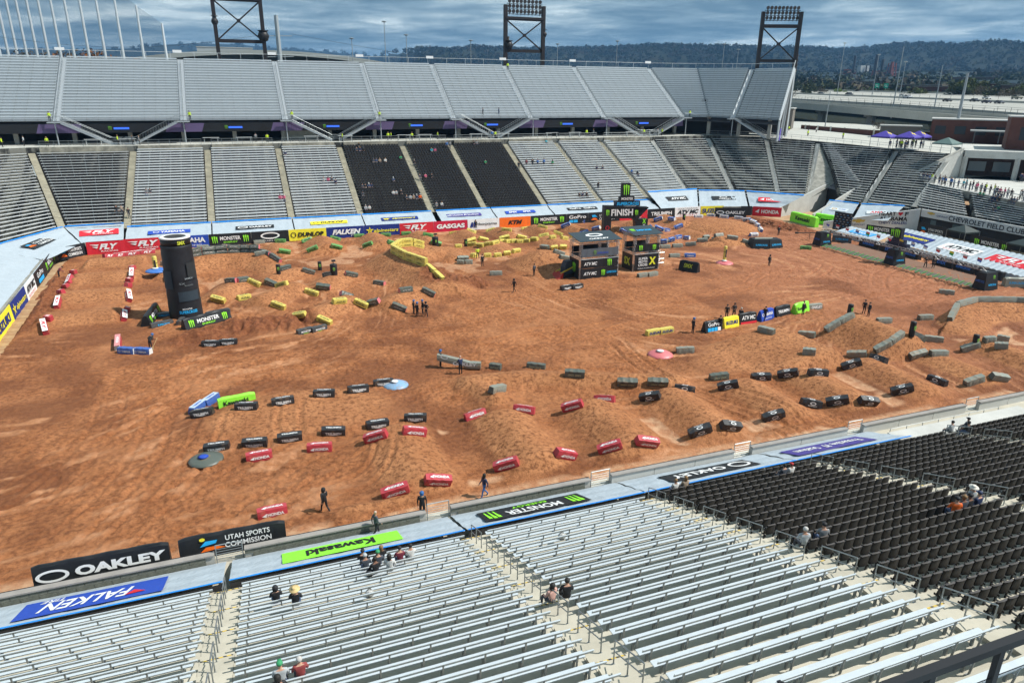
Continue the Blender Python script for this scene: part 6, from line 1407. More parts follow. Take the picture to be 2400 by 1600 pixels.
# banner row with its men
BR_ = [('GoPro', 'black banner with blue squares at the left end of the banner row', (44.3, 59.0), (46.6, 59.2), BLACK, [('GoPro', 0, .25, 1.6, .4, WHT, .02), ('poly', [[(-.85, -.1), (-.45, -.1), (-.45, -.5), (-.85, -.5)], [(-.4, -.1), (0, -.1), (0, -.5), (-.4, -.5)], [(.05, -.1), (.45, -.1), (.45, -.5), (.05, -.5)]], CYAN), ('poly', [[(.5, -.1), (.9, -.1), (.9, -.5), (.5, -.5)]], WHT)]),
       ('Su', 'yellow banner in the banner row', (47.1, 59.5), (49.2, 59.8), YEL, [('SUZUKI', 0, 0, 1.7, .4, NAVY, .04)]), ('At', 'black and red banner in the banner row', (49.7, 60.2), (52.0, 60.3), BLACK, [('ATV MC', 0, .1, 1.9, .45, WHT, .03, .2), ('poly', [[(-1.1, -.35), (1.1, -.35), (1.1, -.6), (-1.1, -.6)]], RED)]),
       ('Ya', 'blue banner in the banner row', (52.5, 60.2), (54.8, 60.9), ROYAL, [('YAMAHA', .15, .12, 1.6, .38, WHT, .03), ('RACING', 0, -.35, 1.4, .16, WHT), ('ring', -.9, .12, .2, .18, .05, WHT)]), ('Tr', 'black lettered banner right of the blue one in the banner row', (55.2, 60.9), (57.6, 61.4), BLACK, [('TRIUMPH', 0, 0, 1.9, .36, WHT, .03)]),
       ('Ka', 'lime green banner at the right end of the banner row', (58.1, 61.1), (60.6, 61.7), V_KAW, [('Kawasaki', -.1, 0, 1.7, .36, BLK, .03)])]
for _, lab, a, c, m_, pr_ in BR_: soft_barrier('row_banner', lab, a, c, 1.25, .8, .3, m_, pr_)
soft_barrier('row_banner', 'low pale grey lettered barrier behind the lime banner', (60.7, 61.9), (62.8, 61.8), .7, .6, .5, V_MUD, [('OAKLEY', .2, 0, 1.5, .34, WHT, .04)])
soft_barrier('wedge_barrier', 'black wedge barrier right of the camera towers', (57.6, 83.6), (58.9, 81.0), 1.5, 1.0, .35, BLACK, [('SMX', 0, .1, 1.4, .6, paint((.45, .55, .05)), .04, .1)])
for lab, x, y, rz, m_ in (('dark boxy barrier with pale torn lid below the oval berm', 79.6, 92.2, -12, V_DKB),):
    t = thing('box_barrier', lab, 'barrier', (x, y, firm(x, y)), R_(rz)); b = MB()
    b.hexa([(-2.9, -1.4, 0), (-.2, -1.9, 0), (-.2, .8, 0), (-2.9, .9, 0), (-2.5, -1.1, 1.5), (-.2, -1.5, 1.5), (-.2, .7, 1.5), (-2.5, .7, 1.5)]); b.hexa([(-.1, -1.9, 0), (2.6, -1.2, 0), (2.6, 1.0, 0), (-.1, .8, 0), (-.1, -1.5, 1.45), (2.3, -.9, 1.4), (2.3, .8, 1.4), (-.1, .7, 1.45)]); b.build('cover', BLACK, t)
    b = MB(); b.poly([(-2.2, -.6, 1.53), (.6, -1.0, 1.56), (1.4, .3, 1.52), (-1.6, .5, 1.55)]); b.build('torn_lid', V_MUD, t)
    W = Matrix.Translation(t.location) @ Matrix.Rotation(R_(rz), 4, 'Z'); letter('SUPERCROSS', W @ frame_on((-1.4, -1.45, .65), (2.7, -.45, 0), (0, .25, 1)), 0, 0, 1.9, .3, CYAN, t, .02, lift=.1); letter('SUPERCROSS', W @ frame_on((1.2, -1.4, .65), (2.7, .7, 0), (0, .25, 1)), 0, 0, 1.9, .3, CYAN, t, .02, lift=.1)

# ================================================================== truss work
TR = mat('truss_aluminium', (.55, .57, .58), .35, .7)
def truss(b, a, c, w=.32, r=.03, bay=.6):
    a, c = Vector(a), Vector(c); tdir = (c - a).normalized(); up = Vector((0, 0, 1)) if abs(tdir.z) < .9 else Vector((1, 0, 0))
    s = tdir.cross(up).normalized() * w / 2; u = s.cross(tdir).normalized() * w / 2; n = max(2, int((c - a).length / bay))
    cs = [s + u, s - u, -s - u, -s + u]
    for q in cs: b.tube(a + q, c + q, r, n=5)
    for k in range(n):
        p, q_ = a + (c - a) * k / n, a + (c - a) * (k + 1) / n
        for i in range(4): b.tube(p + cs[i], q_ + cs[(i + 1) % 4], r * .6, n=4, cap=False)
def scaffold_tower(lab, x, y, w, d, z1, z2, rz, roofm, roof_pr, lower, upper, sides):
    zb = firm(x, y); t = thing('camera_tower', lab, 'tower', (x, y, zb), R_(rz)); W = Matrix.Translation(t.location) @ Matrix.Rotation(R_(rz), 4, 'Z')
    for sx in (-1, 1):
        for sy in (-1, 1):
            b = MB(); truss(b, (sx * w / 2, sy * d / 2, 0), (sx * w / 2, sy * d / 2, z2)); b.build('truss_leg', TR, t)
    for z in (z1, z2):
        for p, q in (((-w / 2, -d / 2), (w / 2, -d / 2)), ((w / 2, -d / 2), (w / 2, d / 2)), ((w / 2, d / 2), (-w / 2, d / 2)), ((-w / 2, d / 2), (-w / 2, -d / 2))):
            b = MB(); truss(b, (*p, z), (*q, z), .3); b.build('truss_beam', TR, t)
    b = MB(); truss(b, (0, -d / 2, z1), (0, -d / 2, z2), .26); b.build('truss_leg', TR, t)
    b = MB(); b.box((0, 0, z1 + .2), (w, d, .1)); b.build('platform', paint((.05, .05, .05)), t)
    b = MB(); rz_ = .35; b.hexa([(-w / 2 - .4, -d / 2 - .5, z2 + .2), (w / 2 + .4, -d / 2 - .5, z2 + .2), (w / 2 + .4, d / 2 + .4, z2 + .75), (-w / 2 - .4, d / 2 + .4, z2 + .75), (-w / 2 - .4, -d / 2 - .5, z2 + .26), (w / 2 + .4, -d / 2 - .5, z2 + .26), (w / 2 + .4, d / 2 + .4, z2 + .81), (-w / 2 - .4, d / 2 + .4, z2 + .81)]); b.build('roof', roofm, t)
    F = W @ frame_on((0, -.05, z2 + .535), (1, 0, 0), (0, d + .9, .55))
    def pr_on(F, prs, lf=.02):
        for p in prs:
            if p[0] == 'ring': shape2d(ring_polys(*p[1:6]), F, p[6], t, lf)
            elif p[0] == 'claw': shape2d(claw_polys(*p[1:5]), F, p[5], t, lf)
            elif p[0] == 'poly': shape2d(p[1], F, p[2], t, lf)
            else: letter(p[0], F, p[1], p[2], p[3], p[4], p[5], t, *(p[6:] or ()), lift=lf)
    pr_on(F, roof_pr)
    for z0, zz1, m_, prs in lower + upper:
        b = MB(); nn = 12
        for i in range(nn): b.quad((-w / 2 + w * i / nn, -d / 2 - .24 + .03 * math.sin(i * 2.), z0), (-w / 2 + w * (i + 1) / nn, -d / 2 - .24 + .03 * math.sin(i * 2. + 2), z0), (-w / 2 + w * (i + 1) / nn, -d / 2 - .22, zz1), (-w / 2 + w * i / nn, -d / 2 - .22, zz1))
        b.build('hanging_banner', m_, t); pr_on(W @ frame_on((0, -d / 2 - .29, (z0 + zz1) / 2), (1, 0, 0), (0, 0, 1)), prs)
    for sx in (-1, 1):
        b = MB(); b.quad((sx * (w / 2 + .2), -d / 2, 0.05), (sx * (w / 2 + .2), d / 2, .05), (sx * (w / 2 + .2), d / 2, z1 - .2), (sx * (w / 2 + .2), -d / 2, z1 - .2)); b.build('side_cloth', BLACK, t)
        pr_on(W @ frame_on((sx * (w / 2 + .2), 0, z1 * .5), (0, sx, 0), (0, 0, 1)), sides)
    b = MB(); b.quad((-w / 2, d / 2 - .1, z1 + .3), (w / 2, d / 2 - .1, z1 + .3), (w / 2, d / 2 - .1, z1 + 1.2), (-w / 2, d / 2 - .1, z1 + 1.2)); b.build('rear_cloth', BLACK, t)
    return t
scaffold_tower('left scaffold camera tower with a dark roof and ring logo', 44.2, 84.6, 5.6, 2.8, 2.9, 5.0, 1, mat('tower_roof', (.035, .05, .06), .5), [('ring', 0, .35, 1.3, .6, .26, WHT), ('OAKLEY', .1, -1.0, 3.0, .42, WHT, .04)],
               [(.1, 1.5, BLACK, [('ATV MC', -1.4, 0, 2.0, .45, WHT, .03, .2), ('claw', .6, 0, .6, .9, GRN), ('SUPERCROSS', 1.9, 0, 1.5, .3, CYAN, .02)]), (1.55, 2.75, BLACK, [('ATV MC', -1.4, 0, 2.0, .45, WHT, .03, .2), ('claw', 1.5, 0, .7, 1.0, GRN)])], [(3.1, 4.2, paint((.10, .115, .135)), [('SUPERCROSS', .4, -.1, 1.7, .28, ROYAL, .02), ('claw', -.8, 0, .4, .7, paint((.14, .3, .05)))])], [('claw', 0, 0, .9, 1.4, GRN)])
scaffold_tower('right scaffold camera tower with a blue lettered roof', 52.5, 86.2, 3.9, 2.8, 2.6, 5.0, 1, mat('tower_roof', ()), [('SUPERCROSS', .2, 0, 2.4, .5, CYAN, .04), ('claw', -1.5, .2, .7, 1.0, GRN)],
               [(.15, 2.4, BLACK, [('SUPER', -.6, .55, 1.5, .36, WHT, .02), ('MOTO', -.6, .1, 1.4, .36, WHT, .02), ('CROSS', -.6, -.35, 1.5, .36, WHT, .02), ('X', .95, .15, 1.1, 1.1, paint((.75, .75, .04)), .05), ('WORLD CHAMPIONSHIP', 0, -.85, 2.8, .14, WHT)])], [(2.85, 3.9, BLACK, [('claw', -1.1, 0, .6, .8, GRN), ('claw', 1.1, 0, .6, .8, GRN)])], [('SX', 0, 0, 1.6, 1.1, paint((.55, .6, .05)), .04)])
t = thing('side_scaffold', 'small scaffold steps beside the right camera tower', 'scaffold', (55.4, 86.0, .05)); b = MB()
for sx in (0, 1.0):
    for sy in (0, 1.2): b.tube((sx, sy, 0), (sx, sy, 2.2), .03, n=5)
for z in (.6, 1.2, 2.1): b.path([(0, 0, z), (1, 0, z), (1, 1.2, z), (0, 1.2, z), (0, 0, z)], .025)
b.bar((0, 0, 0), (1, 0, 2.1), .04, .04); b.build('frame', TR, t)
# tracked loader parked behind the left tower
t = thing('track_loader', 'compact tracked loader with a red bucket behind the left camera tower', 'loader', (40.6, 85.4, .05), R_(190)); b = MB()
for s in (-.75, .75):
    b.hexa([(-1.1, s - .2, 0), (1.1, s - .2, 0), (1.1, s + .2, 0), (-1.1, s + .2, 0), (-1.3, s - .2, .55), (1.25, s - .2, .55), (1.25, s + .2, .55), (-1.3, s + .2, .55)])
b.build('tracks', paint((.02, .02, .02)), t); b = MB(); b.box((-.2, 0, 1.0), (1.9, 1.1, .9)); b.hexa([(-.6, -.5, 1.4), (.7, -.5, 1.4), (.7, .5, 1.4), (-.6, .5, 1.4), (-.5, -.5, 2.2), (.45, -.5, 2.2), (.45, .5, 2.2), (-.5, .5, 2.2)]); b.build('body', paint((.04, .05, .07)), t)
b = MB()
for s in (-.6, .6): b.bar((-.9, s, 1.5), (1.5, s, .7), .12, .16)
b.build('lift_arm', paint((.55, .40, .05)), t); b = MB(); b.hexa([(1.4, -1, .05), (2.3, -1, .0), (2.3, 1, .0), (1.4, 1, .05), (1.3, -1, .8), (1.9, -1, .25), (1.9, 1, .25), (1.3, 1, .8)]); b.build('bucket', paint((.35, .03, .02)), t)

# finish arch
ax, ay = 61.2, 107.2; t = thing('finish_arch', 'black finish arch with stacked signs on top', 'arch', (ax, ay, firm(58.5, 108)), R_(-10)); W = Matrix.Translation(t.location) @ Matrix.Rotation(R_(-10), 4, 'Z')
b = MB(); b.box((-2.9, 0, 2.1), (1.3, 1.3, 4.2)); b.build('left_leg', BLACK, t)
b = MB(); b.hexa([(2.5, -.65, 0), (4.4, -.65, 0), (4.4, .65, 0), (2.5, .65, 0), (2.0, -.65, 3.0), (4.4, -.65, 3.0), (4.4, .65, 3.0), (2.0, .65, 3.0)]); b.build('right_leg', BLACK, t)
b = MB(); b.hexa([(-3.6, -.66, 3.2), (1.5, -.66, 3.2), (1.5, .66, 3.2), (-3.6, .66, 3.2), (-3.6, -.66, 5.4), (4.4, -.66, 5.0), (4.4, .66, 5.0), (-3.6, .66, 5.4)]); b.hexa([(1.5, -.66, 3.2), (2.1, -.66, 2.6), (2.1, .66, 2.6), (1.5, .66, 3.2), (1.5, -.66, 5.1), (4.4, -.66, 4.98), (4.4, .66, 4.98), (1.5, .66, 5.1)]); b.build('header', BLACK, t)
F = W @ frame_on((0, -.68, 4.25), (1, -.0, 0), (0, 0, 1))
letter('FINISH', F, -.4, 0, 3.9, 1.15, WHT, t, .03, lift=.02); shape2d(claw_polys(-3.0, 0, .6, 1.1) + claw_polys(2.2, -.1, .6, 1.0), F, GRN, t, .02); letter('X', F, 3.7, -1.6, .7, .8, GRN, t, .05, lift=.02); letter('SMX', F @ Matrix.Translation((3.7, -2.6, 0)) @ Matrix.Rotation(R_(90), 4, 'Z'), 0, 0, 1.1, .4, WHT, t, .03, lift=.02); letter('AMA', F, 3.3, -.9, .7, .3, RED, t, .02, lift=.02)
shape2d(ring_polys(-2.9, -2.6, .35, .35, .08), F, RED, t, .03)
b = MB(); b.box((.6, 0, 5.65), (4.4, 1.0, .9)); b.build('lower_sign', mat('sign_navy', (.02, .025, .05), .5), t); b = MB(); b.box((.4, -.1, 6.5), (2.6, .9, .8)); b.build('upper_sign', BLACK, t); b = MB(); b.box((.2, 0, 8.0), (1.5, .8, 2.3)); b.build('claw_sign', BLACK, t)
F2 = W @ frame_on((.6, -.52, 5.65), (1, 0, 0), (0, 0, 1)); letter('SUPERCROSS', F2, 0, .05, 4.0, .55, CYAN, t, .04, .1, lift=.02); letter('CHAMPIONSHIP', F2, .4, -.38, 2.2, .16, WHT, t, lift=.02)
F3 = W @ frame_on((.4, -.57, 6.5), (1, 0, 0), (0, 0, 1)); letter('MONSTER', F3, 0, .05, 2.1, .42, WHT, t, .03, lift=.02); F4 = W @ frame_on((.2, -.42, 8.0), (1, 0, 0), (0, 0, 1)); shape2d(claw_polys(0, 0, 1.1, 1.9), F4, GRN, t, .02)

# start gate: gate plates on the ground, truss with flags, end towers
gx = 89.2
t = thing('start_gate', 'starting gate with a row of green and grey drop plates', 'gate', (gx, 76, .06)); pm = MB(); pm.hexa([(-.5, -.42, 0), (.55, -.42, 0), (.55, .42, 0), (-.5, .42, 0), (-.45, -.4, .05), (.5, -.4, .35), (.5, .4, .35), (-.45, .4, .05)]); pm = pm.mesh('drop_plate', mat('gate_plate', (.14, .15, .11), .7, noise=(2, .3)))
rm = MB(); rm.bar((-.6, 0, .04), (.6, 0, .4), .06, .08); rm = rm.mesh('green_hoop', paint((.10, .36, .09)))
for k in range(29):
    y = 13.6 - k * .95
    if abs(y) < .9: continue
    link('drop_plate', pm, t, (0, y, 0)); link('green_hoop', rm, t, (.0, y - .47, .02))
b = MB(); b.box((3.2, 0, .12), (4.6, 27.5, .06)); b.build('grating', mat('gate_grating', (.16, .11, .08), .8, noise=(1.5, .4), dark=(.20, .09, .05)), t)
def tower_box(lab, x, y, prs):
    t = thing('gate_tower', lab, 'tower', (x, y, .06)); b = MB(); b.hexa([(-.5, -.9, 0), (2.0, -.9, 0), (2.0, .9, 0), (-.5, .9, 0), (-.3, -.6, 2.3), (1.7, -.6, 2.3), (1.7, .6, 2.3), (-.3, .6, 2.3)]); b.build('cover', BLACK, t)
    W = Matrix.Translation(t.location); F = W @ frame_on((.75, -.77, 1.15), (1, 0, 0), (0, .3, 2.3)); F2 = W @ frame_on((-.42, 0, 1.15), (0, -1, 0), (.2, 0, 2.3))
    shape2d(claw_polys(.35, .55, .4, .6), F, paint((.2, .5, .05)), t, .02); letter('SUPERCROSS', F, .1, -.4, 1.4, .26, CYAN, t, .02, lift=.02); letter('SUPERCROSS', F2, 0, 0, 1.2, .3, paint((.04, .12, .4)), t, .02, lift=.02)
    return t
tower_box('black gate tower at the far end of the start gate', 88.9, 90.2, None); tower_box('black gate tower in the middle of the start gate', 89.3, 76.0, None); tower_box('black gate tower at the near end of the start gate', 89.2, 61.6, None)
t = thing('gate_truss', 'long truss carrying national flags above the start gate', 'truss', (gx + .6, 76, 2.5)); b = MB(); truss(b, (0, 14.6, .15), (0, -14.4, .15), .45, .035, .7); b.build('truss', TR, t)
for k in range(8):
    b = MB(); b.box((-.28, 11.5 - k * 3.4, .1), (.03, 2.6, .3)); b.build('name_strip', paint((.05, .055, .06)), t)
    letter('SUPERCROSS', Matrix.Translation(t.location) @ frame_on((-.31, 11.5 - k * 3.4, .1), (0, -1, 0), (0, 0, 1)), 0, 0, 2.0, .18, WHT, t, .02, lift=.01)
FL = [((.1, .1, .4), (.7, .7, .7)), ((.7, .7, .7), (.6, .05, .05)), ((.6, .05, .05), (.7, .7, .7)), ((.05, .12, .45), (.7, .7, .7)), ((.05, .4, .1), (.7, .1, .08)), ((.6, .03, .04), (.7, .7, .7)), ((.6, .05, .05), (.65, .65, .65)), ((.05, .05, .05), (.75, .55, .05)), ((.1, .2, .5), (.7, .7, .7)), ((.7, .7, .7), (.1, .15, .5)), ((.6, .05, .05), (.7, .7, .7)), ((.05, .4, .1), (.75, .65, .05)), ((.6, .1, .1), (.6, .6, .6)), ((.1, .15, .45), (.6, .1, .1))]
for k, (c1, c2) in enumerate(FL):
    y = 90 - k * 2.05; t = thing('flag', '%s small flag from the far end on the start gate truss' % ORD[k], 'flag', (gx + .6, y, 2.85), 0, 'flags on the start gate truss'); b = MB(); b.tube((0, 0, 0), (0, 0, 1.1), .015, n=5); b.build('staff', STEEL, t); b = MB(); b.quad((0, 0, .6), (0, -.55, .45), (0.1, -.6, .75), (0, 0, .85)); b.quad((0, 0, .85), (.1, -.6, .75), (.1, -.6, 1.0), (0, 0, 1.1)); b.m[1] = 1; b.build('cloth', [paint(c1), paint(c2)], t)
t = thing('sign_stack', 'stacked dark sign with green claws over the middle gate tower', 'sign', (90.2, 76, 2.75)); b = MB(); b.box((0, 0, .3), (.7, 3.4, .55)); b.box((0, .1, .85), (.6, 2.4, .5)); b.build('lower_signs', mat('sign_navy', ()), t); b = MB(); b.box((0, .3, 1.9), (.6, 1.3, 1.6)); b.build('claw_sign', BLACK, t); shape2d(claw_polys(0, 0, .9, 1.3), Matrix.Translation(t.location) @ frame_on((-.32, .3, 1.9), (0, -1, 0), (0, 0, 1)), GRN, t, .01)
# black barriers with blue letters behind the gate
for i, (y0, y1) in enumerate(((88.2, 84.2), (83.9, 80.2), (79.9, 76.6), (74.2, 71.0), (70.7, 67.6), (67.3, 63.4))):
    soft_barrier('box_barrier', '%s black barrier with blue letters from the far end behind the start gate' % ORD[i], (96.0, y0), (95.8, y1), 1.3, .8, .6, BLACK, [('DSX' if i % 2 else 'SUPERCROSS', 0, 0, 1.6 if i % 2 else 2.4, .5 if i % 2 else .35, paint((.05, .18, .6)), .04, .2)])
soft_barrier('box_barrier', 'grey black barrier behind the far gate tower', (93.4, 91.9), (95.6, 89.8), 1.3, .8, .6, V_DKB, [('SUPERCROSS', 0, 0, 2, .3, CYAN, .02)]); soft_barrier('box_barrier', 'worn grey barrier behind the near gate tower', (93.4, 61.6), (96.0, 60.4), 1.3, .9, .7, V_MUD, [('SUPERCROSS', 0, 0, 2, .3, CYAN, .02)])
soft_barrier('foot_weight', 'dark barrier cut off by the right edge near the gate', (92.0, 54.6), (96.0, 53.2), 1.4, 1.2, .9, V_DKB, [])
b = MB(); b.tube((0, 0, 0), (0, 0, 1.1), .03); b.tube((-.5, 0, 0), (0, 0, 1.1), .02); b.tube((.5, .3, 0), (0, 0, 1.1), .02); b.bar((-2.6, .3, 1.35), (1.6, -.2, 1.15), .12, .12); b.box((-2.6, .3, 1.35), (.5, .3, .3)); o = b.build('camera_jib', paint((.03, .03, .03)), None, (90.8, 94.4, .06)); tag(o, 'black camera jib on a stand left of the start gate', 'camera jib')
# back boards, hospitality canopies
for i, (lab, a, c, z1, pr_) in enumerate((('black backdrop board with small sponsor marks behind the start area', (102.2, 100.9), (103.2, 97.6), 3.4, []), ('black board with green claws behind the ribbed tarpaulin', (105.4, 96.2), (107.6, 91.2), 1.6, MONP(5.2)), ('black board with an orange runner below the club wall', (112.7, 91.8), (112.4, 85.2), 2.4, UTAH(6)), ('black board with green claws below the club lettering', (112.4, 81.2), (112.0, 74.0), 2.2, MONP(6.4)))):
    t = banner(lab, a, c, .1, z1, BLACK, pr_, lean=.05)
    if i == 0:
        M = frame_on((102.7, 99.2, 1.75), (1.0, -3.3, 0), (0, 0, 1))
        for r in range(7):
            for q in range(5): shape2d([[(-1.45 + q * .7 + (r % 2) * .2, -1.35 + r * .42), (-1.1 + q * .7 + (r % 2) * .2, -1.35 + r * .42), (-1.1 + q * .7 + (r % 2) * .2, -1.2 + r * .42), (-1.45 + q * .7 + (r % 2) * .2, -1.2 + r * .42)]], M, paint((.25, .27, .28)) if (r + q) % 3 else paint((.05, .2, .4)), t, .12)
def canopy(lab, x, y, z, w, d, h, m1, legs=True, rz=0., valance=.25):
    t = thing('canopy_tent', lab, 'tent', (x, y, z), R_(rz)); b = MB(); e = [(-w / 2, -d / 2, h), (w / 2, -d / 2, h), (w / 2, d / 2, h), (-w / 2, d / 2, h)]; pk = (0, 0, h + min(w, d) * .28)
    for i in range(4): b.poly([e[i], e[(i + 1) % 4], pk]); p, q = e[i], e[(i + 1) % 4]; b.quad((*p[:2], h - valance), (*q[:2], h - valance), q, p)
    b.build('roof', m1, t)
    for p in e:
        b = MB(); b.tube((p[0], p[1], 0), p, .04, n=6); b.build('leg', STEEL, t)
    return t
DKG = paint((.035, .05, .05)); PURP = mat('violet_canopy', (.075, .05, .34), .55, noise=(.8, .15))
canopy('dark pointed canopy below the club lettering', 113.2, 83.4, .1, 3.4, 3.4, 2.3, DKG); canopy('dark pointed canopy at the right edge by the club', 112.2, 72.2, .1, 3.4, 3.4, 2.3, DKG)
canopy('blue canopy cut off by the right edge near the gate', 98.6, 57.6, .1, 4.2, 3.6, 2.4, paint((.02, .07, .30)))
for i, (x, y) in enumerate(((129.8, 118.0), (133.4, 115.2), (137.2, 116.0))): 
    t = canopy('%s violet canopy from the left on the plaza' % ORD[i], x, y, 12.9, 4.0, 4.0, 2.4, PURP, rz=20)
    W = Matrix.Translation(t.location) @ Matrix.Rotation(R_(20), 4, 'Z'); shape2d([[(-.7, .1), (.2, .9), (.0, .3), (.7, .2), (-.1, -.6), (0, 0)]], W @ frame_on((0, -1.05, 2.95), (1, 0, 0), (0, 2, 1.12)), paint((.75, .60, .06)), t, .03)
canopy('grey green canopy at the right of the plaza', 135.6, 107.6, 12.3, 4.0, 4.0, 2.2, paint((.10, .16, .15)), rz=12)
CL = {'k': (0.016, 0.017, 0.02), 'n': (0.02, 0.035, 0.09), 'w': (0.62, 0.62, 0.6), 'g': (0.22, 0.23, 0.24), 'y': (0.55, 0.75, 0.03), 'p': (0.62, 0.12, 0.22), 'b': (0.05, 0.16, 0.42), 'r': (0.42, 0.04, 0.04), 'm': (0.16, 0.025, 0.045), 'G': (0.04, 0.28, 0.12), 'o': (0.72, 0.13, 0.02), 't': (0.35, 0.27, 0.2), 'c': (0.05, 0.4, 0.5), 's': (0.4, 0.43, 0.45), 'd': (0.06, 0.07, 0.09), 'k2': (0.03, 0.03, 0.034), 'P': (0.55, 0.33, 0.28), 'pl': (0.26, 0.05, 0.05), 'j': (0.06, 0.09, 0.17)}
PT = ['spectator in %s sitting in the far lower stand, %s such from the left', 'person in %s standing among the far lower seats, %s such from the left', 'person in %s at the far upper deck, %s such from the left', 'person in %s on the far concourse, %s such from the left', 'person in %s on the plaza at the right, %s such from the left', 'person in %s on the crowded platform, %s such from the left', 'spectator in %s on the benches below the platform, %s such from the left']
